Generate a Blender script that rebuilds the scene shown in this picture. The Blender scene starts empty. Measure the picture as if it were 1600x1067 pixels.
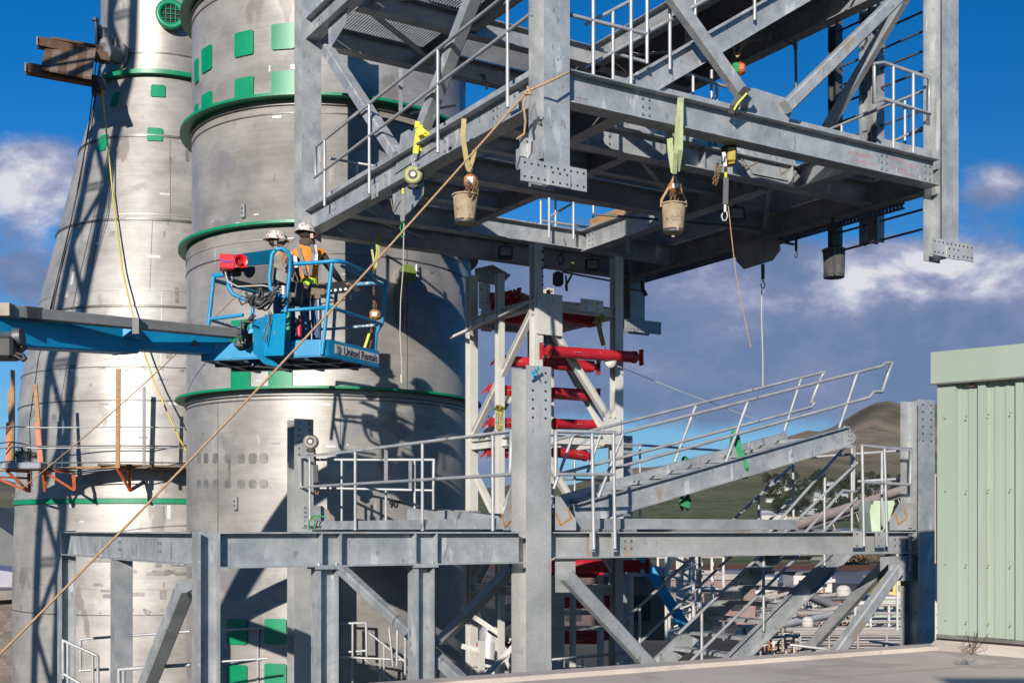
import bpy, bmesh, math, random
from mathutils import Vector, Matrix, noise
random.seed(7)
rnd = random.random
SC = bpy.context.scene
COL = SC.collection
EYE = 15.0                      # camera height above the yard; deck level is at the eye
F = 1877.0                      # focal length in pixels of the 1600 px wide photograph
V3 = Vector
# ------------------------------------------------------------------ camera, sky, sun
cam = bpy.data.cameras.new('camera'); camo = bpy.data.objects.new('camera', cam); COL.objects.link(camo)
camo.location = (0, 0, EYE); camo.rotation_euler = (math.radians(90), 0, 0)
cam.sensor_width = 36; cam.lens = F/1600*36
cam.shift_y = (829-533.5)/1600
cam.clip_start = 0.1; cam.clip_end = 40000
SC.camera = camo
SUN_EL, SUN_AZ = math.radians(18), math.radians(-15)     # azimuth measured from straight behind the camera, negative = to its left
trav = V3((-math.sin(SUN_AZ)*math.cos(SUN_EL), math.cos(SUN_AZ)*math.cos(SUN_EL), -math.sin(SUN_EL)))  # direction the light travels
sun = bpy.data.lights.new('sun', 'SUN'); suno = bpy.data.objects.new('sun', sun); COL.objects.link(suno)
sun.energy = 5.0; sun.angle = math.radians(0.5); sun.color = (1, .93, .84)
suno.location = (0, 0, 60); suno.rotation_euler = trav.to_track_quat('-Z', 'Y').to_euler()
SC.view_settings.view_transform = 'Standard'; SC.view_settings.look = 'None'
SC.view_settings.exposure = 0.40; SC.view_settings.gamma = 1.0
W = bpy.data.worlds.new('World'); SC.world = W; W.use_nodes = True
nt = W.node_tree; nt.nodes.clear()
def N(t, tree=None, **kw):
    n = (tree or nt).nodes.new(t)
    for k, v in kw.items(): setattr(n, k, v)
    return n
def L(a, b, tree=None): (tree or nt).links.new(a, b)
def M2(op, a, b=None, c=None, tree=None, clamp=False):
    n = N('ShaderNodeMath', tree); n.operation = op; n.use_clamp = clamp
    for i, x in enumerate((a, b, c)):
        if x is None: continue
        if isinstance(x, (int, float)): n.inputs[i].default_value = x
        else: L(x, n.inputs[i], tree)
    return n.outputs[0]
out = N('ShaderNodeOutputWorld'); bg = N('ShaderNodeBackground'); bg.inputs[1].default_value = 1.0
L(bg.outputs[0], out.inputs[0])
sky = N('ShaderNodeTexSky'); sky.sky_type = 'NISHITA'; sky.sun_disc = False
sky.sun_elevation = SUN_EL; sky.sun_rotation = math.radians(180)-SUN_AZ*-1
sky.air_density = 1.0; sky.dust_density = 0.35; sky.ozone_density = 2.5; sky.altitude = 100
SKY_STR = 0.060
tc = N('ShaderNodeTexCoord'); sp = N('ShaderNodeSeparateXYZ'); L(tc.outputs['Generated'], sp.inputs[0])
dy = M2('MAXIMUM', sp.outputs[1], 0.02)
gx = M2('DIVIDE', sp.outputs[0], dy); gz = M2('DIVIDE', sp.outputs[2], dy)      # tangent of azimuth and of elevation
def gauss(px, py, rx, ry):
    a = M2('POWER', M2('DIVIDE', M2('SUBTRACT', gx, (px-800)/F), rx/F), 2.0)
    b = M2('POWER', M2('DIVIDE', M2('SUBTRACT', gz, (829-py)/F), ry/F), 2.0)
    return M2('EXPONENT', M2('MULTIPLY', M2('ADD', a, b), -1.0))
def wnoise(sx, sz, scale, detail, rough=.55, off=0, dist=0.0):
    cb = N('ShaderNodeCombineXYZ'); L(M2('MULTIPLY', gx, sx), cb.inputs[0]); L(M2('MULTIPLY', gz, sz), cb.inputs[1]); cb.inputs[2].default_value = off
    n = N('ShaderNodeTexNoise'); n.inputs['Scale'].default_value = scale; n.inputs['Detail'].default_value = detail
    n.inputs['Roughness'].default_value = rough; n.inputs['Distortion'].default_value = dist
    L(cb.outputs[0], n.inputs['Vector']); return n.outputs[0]
def ssum(lst):
    s = lst[0]
    for x in lst[1:]: s = M2('ADD', s, x)
    return s
blobs = [(60, 250, 120, 70, .62), (20, 400, 130, 130, .8), (110, 560, 120, 90, .6), (1440, 460, 330, 85, 1.15), (1150, 560, 360, 120, 1.15),
         (900, 440, 240, 130, .85), (1560, 290, 90, 60, .7), (1200, 110, 70, 45, .45), (1550, 560, 260, 90, 1.0), (780, 740, 100, 50, .8), (680, 560, 300, 120, .8)]
env = ssum([M2('MULTIPLY', gauss(*b[:4]), b[4]) for b in blobs])
n1 = wnoise(1, 1.45, 7.5, 10, .6, 3.1, .25); n2 = wnoise(1, 1.6, 10.0, 10, .58, 8.7, .2); n3 = wnoise(1, 2.4, 3.0, 6, .5, 1.7)
den = M2('SUBTRACT', M2('MULTIPLY_ADD', n1, 1.3, env), 1.12)
mask = N('ShaderNodeMapRange'); mask.interpolation_type = 'SMOOTHSTEP'; L(den, mask.inputs[0])
mask.inputs[1].default_value = -.06; mask.inputs[2].default_value = .30; mask.inputs[4].default_value = .93
# cloud light: bright crowns high in a bank, grey-blue bases low in it
crown = ssum([M2('MULTIPLY', gauss(*b[:4]), b[4]) for b in [(1480, 420, 190, 45, .80), (1400, 460, 150, 25, .45), (1220, 500, 90, 30, .25), (60, 230, 130, 80, .50), (30, 390, 110, 150, .42), (1560, 280, 100, 60, .40), (1100, 440, 170, 50, .16), (1300, 500, 200, 30, .12), (780, 745, 120, 40, .5)]])
crown = M2('MULTIPLY', crown, M2('MULTIPLY_ADD', n2, 3.2, -.75))
lit = M2('ADD', M2('MULTIPLY', M2('SUBTRACT', n2, .44), 2.2), crown, clamp=True)
cr = N('ShaderNodeValToRGB'); L(lit, cr.inputs[0])
el = cr.color_ramp.elements; el[0].position = 0.05; el[0].color = (.115, .16, .275, 1); el[1].position = 1.0; el[1].color = (.58, .57, .60, 1)
e = cr.color_ramp.elements.new(.4); e.color = (.165, .195, .315, 1); e = cr.color_ramp.elements.new(.7); e.color = (.315, .33, .44, 1)
mul = N('ShaderNodeVectorMath', operation='SCALE'); L(sky.outputs[0], mul.inputs[0]); mul.inputs['Scale'].default_value = SKY_STR
hs = N('ShaderNodeHueSaturation'); hs.inputs['Saturation'].default_value = 1.15; hs.inputs['Value'].default_value = 1.0
tn = N('ShaderNodeVectorMath', operation='MULTIPLY'); L(mul.outputs[0], tn.inputs[0]); tn.inputs[1].default_value = (.52, .90, 1.34); L(tn.outputs[0], hs.inputs['Color'])
hzf = M2('MULTIPLY', M2('EXPONENT', M2('MULTIPLY', M2('ABSOLUTE', gz), -9.0)), .85)
hm = N('ShaderNodeMix'); hm.data_type = 'RGBA'; L(hzf, hm.inputs[0]); L(hs.outputs[0], hm.inputs[6]); hm.inputs[7].default_value = (.23, .36, .50, 1)
mx = N('ShaderNodeMix'); mx.data_type = 'RGBA'; L(mask.outputs[0], mx.inputs[0]); L(hm.outputs[2], mx.inputs[6]); L(cr.outputs[0], mx.inputs[7])
L(mx.outputs[2], bg.inputs[0])

# ------------------------------------------------------------------ mesh builder
class MB:
    def __init__(s): s.v = []; s.f = []; s.m = []; s.s = []; s.mi = 0
    def add(s, vs, fs, smooth=False):
        b = len(s.v); s.v += [tuple(x) for x in vs]
        for f in fs: s.f.append([b+i for i in f]); s.m.append(s.mi); s.s.append(smooth)
        return s
    def prism(s, prof, p0, p1, up=(0, 0, 1), caps=True, smooth=False):
        p0, p1 = V3(p0), V3(p1); d = (p1-p0).normalized(); up = V3(up)
        x = d.cross(up)
        if x.length < 1e-5: x = d.cross(V3((0, 1, 0)))
        x.normalize(); y = x.cross(d).normalized(); n = len(prof)
        vs = [p0+x*a+y*b for a, b in prof]+[p1+x*a+y*b for a, b in prof]
        fs = [[i, (i+1) % n, n+(i+1) % n, n+i] for i in range(n)]
        s.add(vs, fs, smooth)
        if caps: s.add(vs[:n], [list(range(n))[::-1]]); s.add(vs[n:], [list(range(n))])
        return s
    def bar(s, p0, p1, w, h, up=(0, 0, 1)):
        w /= 2; h /= 2
        return s.prism([(-w, -h), (w, -h), (w, h), (-w, h)], p0, p1, up)
    def hss(s, p0, p1, w, h, up=(0, 0, 1), r=.018):
        w /= 2; h /= 2
        return s.prism([(-w+r, -h), (w-r, -h), (w, -h+r), (w, h-r), (w-r, h), (-w+r, h), (-w, h-r), (-w, -h+r)], p0, p1, up)
    def ibeam(s, p0, p1, up=(0, 0, 1), d=.31, b=.2, tf=.016, tw=.010):
        D, B, T = d/2, b/2, tw/2
        return s.prism([(-B, -D), (B, -D), (B, -D+tf), (T, -D+tf), (T, D-tf), (B, D-tf), (B, D), (-B, D), (-B, D-tf), (-T, D-tf), (-T, -D+tf), (-B, -D+tf)], p0, p1, up)
    def chan(s, p0, p1, up=(0, 0, 1), d=.26, b=.075, t=.010, side=1):
        D = d/2; k = side
        pr = [(0, -D), (k*b, -D), (k*b, -D+t), (k*t, -D+t), (k*t, D-t), (k*b, D-t), (k*b, D), (0, D)]
        return s.prism(pr if k > 0 else pr[::-1], p0, p1, up)
    def ang(s, p0, p1, up=(0, 0, 1), a=.08, b=.08, t=.008, k=1):
        pr = [(0, 0), (k*a, 0), (k*a, t), (k*t, t), (k*t, b), (0, b)]
        return s.prism(pr if k > 0 else pr[::-1], p0, p1, up)
    def tube(s, pts, r=.021, n=10, closed=False):
        pts = [V3(p) for p in pts]; rr = r if isinstance(r, (list, tuple)) else [r]*len(pts)
        rings = []; ref = None
        for i, p in enumerate(pts):
            if closed: t = (pts[(i+1) % len(pts)]-pts[i-1])
            else:
                a = (p-pts[i-1]).normalized() if i else V3(); c = (pts[i+1]-p).normalized() if i < len(pts)-1 else V3(); t = a+c
            t.normalize()
            if ref is None: ref = t.cross(V3((0, 0, 1)) if abs(t.z) < .9 else V3((1, 0, 0))).normalized()
            x = (ref-t*ref.dot(t)).normalized(); ref = x; y = t.cross(x); k = 1.0
            if not closed and 0 < i < len(pts)-1:
                k = 1/max(.55, (p-pts[i-1]).normalized().dot(t))
            rings.append([p+(x*math.cos(q)+y*math.sin(q))*rr[i]*(k if k < 1.5 else 1.5) for q in [2*math.pi*j/n for j in range(n)]])
        vs = [v for R in rings for v in R]; m = len(pts)
        fs = [[i*n+j, i*n+(j+1) % n, ((i+1) % m)*n+(j+1) % n, ((i+1) % m)*n+j] for i in range(m if closed else m-1) for j in range(n)]
        s.add(vs, fs, True)
        if not closed: s.add(rings[0], [list(range(n))[::-1]]); s.add(rings[-1], [list(range(n))])
        return s
    def box(s, c, hx, hy, hz, ex=(1, 0, 0), ey=(0, 1, 0), ez=None, bev=0):
        c, ex, ey = V3(c), V3(ex).normalized(), V3(ey).normalized(); ez = V3(ez) if ez is not None else ex.cross(ey).normalized()
        if bev:
            b = bev
            pr = [(-hx+b, -hy), (hx-b, -hy), (hx, -hy+b), (hx, hy-b), (hx-b, hy), (-hx+b, hy), (-hx, hy-b), (-hx, -hy+b)]
            n = 8; vs = []
            for zz, k in ((-hz, b), (-hz+b, 0), (hz-b, 0), (hz, b)):
                for a, q in pr:
                    a2 = a-math.copysign(min(k, abs(a)), a); q2 = q-math.copysign(min(k, abs(q)), q)
                    vs.append(c+ex*a2+ey*q2+ez*zz)
            fs = [[r*n+i, r*n+(i+1) % n, (r+1)*n+(i+1) % n, (r+1)*n+i] for r in range(3) for i in range(n)]
            fs += [list(range(n))[::-1], [3*n+i for i in range(n)]]
            return s.add(vs, fs)
        vs = [c+ex*(a*hx)+ey*(b*hy)+ez*(g*hz) for g in (-1, 1) for a, b in ((-1, -1), (1, -1), (1, 1), (-1, 1))]
        return s.add(vs, [[3, 2, 1, 0], [4, 5, 6, 7], [0, 1, 5, 4], [1, 2, 6, 5], [2, 3, 7, 6], [3, 0, 4, 7]])
    def plate(s, pts, nrm, t):
        pts = [V3(p) for p in pts]; nrm = V3(nrm).normalized()*t; n = len(pts)
        vs = pts+[p+nrm for p in pts]
        return s.add(vs, [list(range(n))[::-1], list(range(n, 2*n))]+[[i, (i+1) % n, n+(i+1) % n, n+i] for i in range(n)])
    def lathe(s, prof, c, n=32, axis=(0, 0, 1), smooth=True, close=False, a0=0, a1=2*math.pi):
        c = V3(c); ax = V3(axis).normalized(); x = ax.cross(V3((0, 1, 0)) if abs(ax.y) < .9 else V3((1, 0, 0))).normalized(); y = ax.cross(x)
        full = abs(a1-a0-2*math.pi) < 1e-6; k = n if full else n+1
        vs = [c+ax*z+(x*math.cos(a0+(a1-a0)*j/n)+y*math.sin(a0+(a1-a0)*j/n))*r for r, z in prof for j in range(k)]
        m = len(prof)
        fs = [[i*k+j, i*k+(j+1) % k, ((i+1) % m)*k+(j+1) % k, ((i+1) % m)*k+j] for i in range(m if close else m-1) for j in range(n if full else n)]
        return s.add(vs, fs, smooth)
    def bolt(s, c, nrm, r=.014, h=.012, n=6):
        c, nrm = V3(c), V3(nrm).normalized()
        x = nrm.cross(V3((0, 0, 1)) if abs(nrm.z) < .9 else V3((1, 0, 0))).normalized()
        pr = [(math.cos(6.283*j/n)*r, math.sin(6.283*j/n)*r) for j in range(n)]
        return s.prism(pr, c, c+nrm*h, up=x)
    def build(s, name, mats, parent=None, sm=None):
        me = bpy.data.meshes.new(name)
        o = bpy.data.objects.new(name, me); COL.objects.link(o)
        off = V3(ORG[parent.name]) if parent is not None else V3((0, 0, 0))
        if parent is None and s.v:      # put the origin of a one-mesh thing at its base
            xs = [v[0] for v in s.v]; ys = [v[1] for v in s.v]; zs = [v[2] for v in s.v]
            off = V3(((min(xs)+max(xs))/2, (min(ys)+max(ys))/2, min(zs))); o.location = off
        me.from_pydata([tuple(V3(v)-off) for v in s.v], [], s.f)
        for m in (mats if isinstance(mats, (list, tuple)) else [mats]): me.materials.append(m)
        for p, i, sm_ in zip(me.polygons, s.m, s.s): p.material_index = i; p.use_smooth = sm_
        bm = bmesh.new(); bm.from_mesh(me)
        bmesh.ops.recalc_face_normals(bm, faces=bm.faces); bm.to_mesh(me); bm.free()
        me.update()
        if parent is not None: o.parent = parent
        ORG[o.name] = off
        return o
ORG = {}
def thing(name, label, cat, loc, group=None):
    o = bpy.data.objects.new(name, None); COL.objects.link(o); o.location = loc; o.empty_display_size = .2
    o['label'] = label; o['category'] = cat
    if group: o['group'] = group
    ORG[o.name] = V3(loc); return o
def tag(o, label, cat, group=None):
    o['label'] = label; o['category'] = cat
    if group: o['group'] = group
    return o
def struct(o): o['kind'] = 'structure'; return o
def copy_tree(o, parent=None):
    c = o.copy(); COL.objects.link(c); c.parent = parent; ORG[c.name] = ORG[o.name]
    for ch in list(o.children): copy_tree(ch, c)
    return c
# ------------------------------------------------------------------ measuring helpers
def P(px, py, Z): return V3(((px-800)/F*Z, Z, EYE+(829-py)/F*Z))
def Pz(px, py, z):                      # the point at relative height z seen at a pixel
    Z = z*F/(829-py); return P(px, py, Z)
A = V3((.8516, .5241, 0)).normalized(); B = V3((-A.y, A.x, 0))
class Frame:
    def __init__(s, x, y): s.x = x; s.y = y
    def S(s, u, v, z): return V3((s.x+u*A.x+v*B.x, s.y+u*A.y+v*B.y, EYE+z))
    def u_at(s, px, v):
        r = (px-800)/F; return (r*(s.y+v*B.y)-s.x-v*B.x)/(A.x-r*A.y)
    def v_at(s, px, u):
        r = (px-800)/F; return (r*(s.y+u*A.y)-s.x-u*A.x)/(B.x-r*B.y)
    def pa(s, px, py, v):
        u = s.u_at(px, v); Z = s.y+u*A.y+v*B.y; return s.S(u, v, (829-py)*Z/F)
    def pb(s, px, py, u):
        v = s.v_at(px, u); Z = s.y+u*A.y+v*B.y; return s.S(u, v, (829-py)*Z/F)
LO = Frame(.205, 12.8); UP = Frame(.384, 12.43)
UU, VV = 6.1, 6.58
# ------------------------------------------------------------------ materials
def mat(name, c1, c2=None, scale=3, rough=.5, metal=0, bump=0, stretch=(1, 1, 1), detail=6, spots=None, rvar=.1, bscale=None, pos=(.35, .65), vor=None, spec=None):
    m = bpy.data.materials.new(name); m.use_nodes = True; t = m.node_tree; b = t.nodes['Principled BSDF']
    b.inputs['Metallic'].default_value = metal; b.inputs['Roughness'].default_value = rough
    if spec is not None: b.inputs['Specular IOR Level'].default_value = spec
    KA = .74; c2 = c2 or c1; c1 = tuple(x*KA for x in c1); c2 = tuple(x*KA for x in c2); spots = [(a_, b_, tuple(x*KA for x in c_), d_) for a_, b_, c_, d_ in (spots or [])]
    tcn = N('ShaderNodeTexCoord', t); mp = N('ShaderNodeMapping', t); mp.inputs['Scale'].default_value = stretch; L(tcn.outputs['Object'], mp.inputs[0], t)
    n = N('ShaderNodeTexNoise', t); n.inputs['Scale'].default_value = scale; n.inputs['Detail'].default_value = detail; n.inputs['Roughness'].default_value = .6; L(mp.outputs[0], n.inputs['Vector'], t)
    r = N('ShaderNodeValToRGB', t); r.color_ramp.elements[0].position = pos[0]; r.color_ramp.elements[1].position = pos[1]
    r.color_ramp.elements[0].color = (*c1, 1); r.color_ramp.elements[1].color = (*c2, 1); L(n.outputs[0], r.inputs[0], t); col = r.outputs[0]
    if vor:
        vo = N('ShaderNodeTexVoronoi', t); vo.inputs['Scale'].default_value = vor[0]; L(tcn.outputs['Object'], vo.inputs['Vector'], t)
        bw = N('ShaderNodeRGBToBW', t); L(vo.outputs['Color'], bw.inputs[0], t)
        k = M2('MULTIPLY_ADD', bw.outputs[0], vor[1], 1-vor[1]*.5, tree=t)
        vm = N('ShaderNodeVectorMath', t, operation='SCALE'); L(col, vm.inputs[0], t); L(k, vm.inputs['Scale'], t); col = vm.outputs[0]
    for sc, thr, cc, st in (spots or []):
        mp2 = N('ShaderNodeMapping', t); mp2.inputs['Scale'].default_value = st; mp2.inputs['Location'].default_value = (sc, thr*3, 1.3); L(tcn.outputs['Object'], mp2.inputs[0], t)
        n2_ = N('ShaderNodeTexNoise', t); n2_.inputs['Scale'].default_value = sc; n2_.inputs['Detail'].default_value = 4; L(mp2.outputs[0], n2_.inputs['Vector'], t)
        mr = N('ShaderNodeMapRange', t); L(n2_.outputs[0], mr.inputs[0], t); mr.inputs[1].default_value = thr; mr.inputs[2].default_value = thr+.04
        mm = N('ShaderNodeMix', t); mm.data_type = 'RGBA'; L(mr.outputs[0], mm.inputs[0], t); L(col, mm.inputs[6], t); mm.inputs[7].default_value = (*cc, 1); col = mm.outputs[2]
    L(col, b.inputs['Base Color'], t)
    if rvar: L(M2('MULTIPLY_ADD', n.outputs[0], rvar*2, rough-rvar, tree=t), b.inputs['Roughness'], t)
    if bump:
        nb = N('ShaderNodeTexNoise', t); nb.inputs['Scale'].default_value = bscale or scale*4; nb.inputs['Detail'].default_value = 5; L(mp.outputs[0], nb.inputs['Vector'], t)
        bp = N('ShaderNodeBump', t); bp.inputs['Strength'].default_value = bump; bp.inputs['Distance'].default_value = .02; L(nb.outputs[0], bp.inputs['Height'], t); L(bp.outputs[0], b.inputs['Normal'], t)
    return m
G = dict(rough=.52, metal=.30, bump=.08, bscale=30, vor=(38, .13))
galv = [mat('galvanised_steel', (.335, .36, .375), (.52, .54, .545), 3.4, spots=[(5, .63, (.64, .65, .65), (1, 1, .3)), (11, .64, (.28, .30, .32), (1, 1, .5)), (2.6, .69, (.44, .36, .28), (1, 1, .5)), (26, .70, (.72, .73, .73), (1, 1, 1))], **G),
        mat('galvanised_steel_dull_shaded', (.30, .315, .325), (.46, .47, .475), 3.1, spots=[(6, .68, (.47, .48, .48), (1, 1, .3))], **G),  # duller copy, darkened to deepen the shade on underside steel
        mat('galvanised_steel_warm', (.40, .41, .41), (.57, .57, .56), 1.8, spots=[(3, .64, (.47, .40, .33), (1.4, 1.4, .25)), (9, .66, (.36, .37, .38), (1, 1, .5)), (24, .70, (.74, .74, .73), (1, 1, 1))], **G)]
galvt = mat('galvanised_tube', (.40, .41, .415), (.56, .565, .57), 4, rough=.5, metal=.35, bump=.03)
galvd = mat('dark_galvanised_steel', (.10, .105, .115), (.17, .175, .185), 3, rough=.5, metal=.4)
hole = mat('bolt_hole', (.015, .015, .018), rough=.8)
boltm = mat('bolt_steel', (.25, .27, .27), (.40, .42, .42), 20, rough=.4, metal=.6)
def steelmat(name, k):
    m = mat(name, (.34*k, .32*k, .295*k), (.50*k, .472*k, .44*k), 1.1, rough=.47, metal=.34, bump=.05, stretch=(1, 1, 1.6), bscale=5, rvar=.12,
            spots=[(2.6, .70, (.58, .55, .52), (1.2, 1.2, .35)), (7, .72, (.19, .18, .17), (1, 1, 2.5)), (.8, .62, (.32, .31, .31), (1, 1, 1.3)), (1.7, .66, (.29, .26, .235), (1, 1, .4)), (14, .735, (.62, .6, .57), (1, 1, .25))])
    t = m.node_tree; b = t.nodes['Principled BSDF']; src = b.inputs['Base Color'].links[0].from_socket     # fine rolled streaks running round the shell
    tcn = N('ShaderNodeTexCoord', t); mp = N('ShaderNodeMapping', t); mp.inputs['Scale'].default_value = (.5, .5, 26); L(tcn.outputs['Object'], mp.inputs[0], t)
    n = N('ShaderNodeTexNoise', t); n.inputs['Scale'].default_value = 1.5; n.inputs['Detail'].default_value = 8; L(mp.outputs[0], n.inputs['Vector'], t)
    k2 = M2('MULTIPLY_ADD', n.outputs[0], .36, .82, tree=t)
    vm = N('ShaderNodeVectorMath', t, operation='SCALE'); L(src, vm.inputs[0], t); L(k2, vm.inputs['Scale'], t); L(vm.outputs[0], b.inputs['Base Color'], t)
    return m
stainA = steelmat('stainless_shell', 1.0); stainB = steelmat('stainless_shell_plain', .97)
mark = mat('bare_weld_mark', (.20, .192, .185), (.33, .315, .30), 6, rough=.5, metal=.4); markw = mat('ground_clean_mark', (.66, .65, .63), (.8, .79, .77), 9, rough=.4, metal=.3)
seam = mat('weld_seam', (.13, .125, .12), (.2, .19, .18), 5, rough=.45, metal=.6)
green = mat('green_paint', (.0, .235, .105), (.0, .29, .135), 2.5, rough=.42, rvar=.05, spots=[(8, .70, (.0, .16, .08), (1, 1, 1)), (22, .72, (.12, .34, .22), (1, 1, .4))])
white = mat('cream_white_paint', (.58, .575, .53), (.67, .66, .62), 2.2, rough=.5, spots=[(5, .7, (.5, .48, .43), (1, 1, .4))])
red = mat('red_paint', (.42, .012, .022), (.58, .022, .035), 2.5, rough=.42, rvar=.08, spots=[(9, .66, (.28, .015, .02), (1, 1, 1)), (30, .68, (.55, .30, .27), (1, 1, 1)), (4, .66, (.50, .06, .06), (1, 1, 1))])
dred = mat('dark_red_paint', (.16, .01, .012), (.24, .02, .02), 2.5, rough=.4)
blue = mat('blue_lift_paint', (.0, .25, .50), (.0, .32, .60), 2.5, rough=.5, rvar=.05, spots=[(16, .67, (.30, .22, .17), (1, 1, 1)), (5, .66, (.05, .26, .42), (1, 1, .4))])
bluew = mat('worn_blue_paint', (.05, .24, .40), (.1, .32, .48), 8, rough=.5, spots=[(22, .52, (.62, .58, .52), (1, 1, 1))])
track = mat('grey_cable_track', (.20, .20, .195), (.27, .27, .26), 3, rough=.55)
black = mat('black_rubber', (.018, .018, .02), (.04, .04, .042), 8, rough=.6); dgrey = mat('dark_grey_plastic', (.045, .045, .05), (.08, .08, .085), 6, rough=.5)
hose = mat('grey_black_hose', (.05, .048, .046), (.12, .115, .11), 10, rough=.45)
rope = mat('tan_rope', (.40, .24, .12), (.55, .36, .2), 40, rough=.85); ropew = mat('pale_rope', (.55, .50, .42), (.68, .63, .55), 60, rough=.85); yellow = mat('yellow_hose', (.55, .45, .04), (.66, .54, .07), 10, rough=.4)
ystrap = mat('yellow_webbing', (.68, .62, .03), (.78, .72, .08), 20, rough=.7); gstrap = mat('pale_green_webbing', (.36, .42, .20), (.46, .50, .28), 16, rough=.85); tstrap = mat('tan_webbing', (.42, .31, .13), (.52, .41, .2), 20, rough=.85)
gsling = mat('green_webbing', (.01, .22, .07), (.03, .32, .12), 14, rough=.8); ostrap = mat('olive_webbing', (.20, .17, .015), (.30, .26, .03), 20, rough=.8)
wood = mat('raw_timber', (.34, .19, .085), (.48, .29, .14), 4, rough=.8, stretch=(1, 1, 6), bump=.2); woodd = mat('dark_old_timber', (.09, .05, .03), (.17, .095, .055), 3, rough=.85, stretch=(1, 3, 1), bump=.3)
plank = mat('weathered_plank', (.17, .125, .09), (.27, .20, .15), 5, rough=.85, stretch=(1, 1, 8), bump=.3)
canvas = mat('dirty_canvas', (.36, .27, .17), (.50, .39, .27), 5, rough=.9, bump=.5, bscale=30, spots=[(9, .64, (.24, .17, .11), (1, 1, 1))])
canvasg = mat('grey_canvas', (.06, .06, .058), (.13, .125, .12), 6, rough=.9); orangem = mat('orange_painted_steel', (.52, .10, .025), (.66, .15, .04), 6, rough=.5, spots=[(14, .66, (.25, .1, .05), (1, 1, 1))])
chain = mat('rusty_chain', (.16, .09, .055), (.3, .18, .1), 30, rough=.6, metal=.5); hoist = mat('worn_orange_hoist', (.42, .17, .05), (.6, .3, .1), 18, rough=.5, spots=[(20, .6, (.2, .1, .05), (1, 1, 1))])
marko = mat('orange_marker', (.42, .19, .03), (.55, .27, .05), 20, rough=.7); markr = mat('red_marker', (.5, .16, .17), rough=.7); markb = mat('brown_marker', (.28, .22, .17), (.36, .28, .2), 20, rough=.7)
sage = mat('sage_metal_siding', (.36, .435, .345), (.41, .48, .39), .9, rough=.5, rvar=.06, stretch=(1, 1, .25), spots=[(9, .75, (.38, .30, .2), (1, 1, .5)), (1.3, .62, (.35, .41, .33), (1, 1, .3)), (22, .70, (.40, .40, .33), (1, 1, .2)), (3.5, .63, (.39, .44, .36), (1.5, 1.5, .15))])
conc = mat('roof_concrete', (.58, .50, .425), (.74, .645, .555), .8, rough=.9, bump=.15, bscale=25, spots=[(3, .68, (.50, .43, .37), (1, 1, 1)), (.9, .56, (.54, .47, .40), (1, 1, 1)), (14, .68, (.44, .38, .32), (1, 1, 1))])
flash = mat('dark_flashing', (.12, .115, .10), (.2, .19, .17), 3, rough=.6); rust = mat('rust', (.25, .1, .04), (.4, .18, .08), 12, rough=.9)
skin = mat('skin', (.50, .27, .18), (.58, .33, .23), 12, rough=.55, rvar=.05); hoodie = mat('brown_cotton', (.095, .066, .052), (.14, .10, .08), 9, rough=.95, bump=.5, bscale=14); denim = mat('blue_denim', (.05, .115, .24), (.12, .22, .38), 9, rough=.9, bump=.4, bscale=30)
vesto = mat('orange_vest', (.85, .24, .01), (.95, .32, .02), 6, rough=.7); vestl = mat('lime_trim', (.45, .85, .02), (.55, .9, .05), 6, rough=.7); vestr = mat('reflective_tape', (.42, .42, .43), (.5, .5, .5), 9, rough=.35)
hat = mat('stickered_helmet', (.66, .58, .54), (.75, .7, .66), 3, rough=.35, spots=[(22, .56, (.32, .12, .12), (1, 1, 1)), (30, .62, (.12, .10, .12), (1, 1, 1))]); hairm = mat('dark_hair', (.03, .02, .015), (.06, .04, .03), 20, rough=.8)
paint = mat('white_sign', (.72, .70, .65), (.8, .78, .74), 5, rough=.5); ink = mat('black_ink', (.02, .02, .025), rough=.5)
olive = mat('tan_workwear', (.26, .22, .15), (.36, .31, .22), 8, rough=.95, bump=.4, bscale=14)
leather = mat('brown_leather', (.12, .075, .05), (.26, .18, .13), 20, rough=.7, bump=.4); purple = mat('lime_reel_cover', (.34, .36, .14), (.44, .45, .2), 10, rough=.5)
leaf = mat('leaf_green', (.02, .06, .02), (.05, .10, .04), 9, rough=.7); greyp = mat('grey_crate', (.28, .29, .33), rough=.6)
# ================================================================== helpers for steel modules
def wcol(par, S, u, v, z0, z1, d=.31, b=.305, web='b', m=0, holes_top=False, holes_bot=False, name='column'):
    """H column; web='b': web runs along b, flanges face the front."""
    mb = MB(); up = B if web == 'b' else A
    mb.ibeam(S(u, v, z0), S(u, v, z1), up=up, d=d, b=b, tf=.02, tw=.014)
    if holes_top or holes_bot:
        mb.mi = 1
        zs = [z1-.07-.095*i for i in range(6)] if holes_top else [z0+.06+.09*i for i in range(2)]
        for z in zs:
            if z > z1-.35 and holes_top and z > z1-.03: continue
            for du in (-.08, .08):
                p = S(u+du, v-d/2, z) if web == 'b' else S(u-d/2, v+du, z)
                n = -B if web == 'b' else -A
                mb.prism([(math.cos(6.283*j/8)*.014, math.sin(6.283*j/8)*.014) for j in range(8)], p, p+n*.0025, up=(0, 0, 1))
            p = S(u-.016, v-.05, z); mb.prism([(math.cos(6.283*j/8)*.013, math.sin(6.283*j/8)*.013) for j in range(8)], p, p-A*.006)
        mb.mi = 0
    return mb.build(name, [galv[m], hole], par)
def boltset(mb, c, n, ex, ey, nx, ny, sx, sy, r=.014, h=.014):
    mi = mb.mi; mb.mi = 1
    for i in range(nx):
        for j in range(ny): mb.bolt(c+ex*((i-(nx-1)/2)*sx)+ey*((j-(ny-1)/2)*sy), n, r, h)
    mb.mi = mi
Zu = V3((0, 0, 1))
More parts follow.
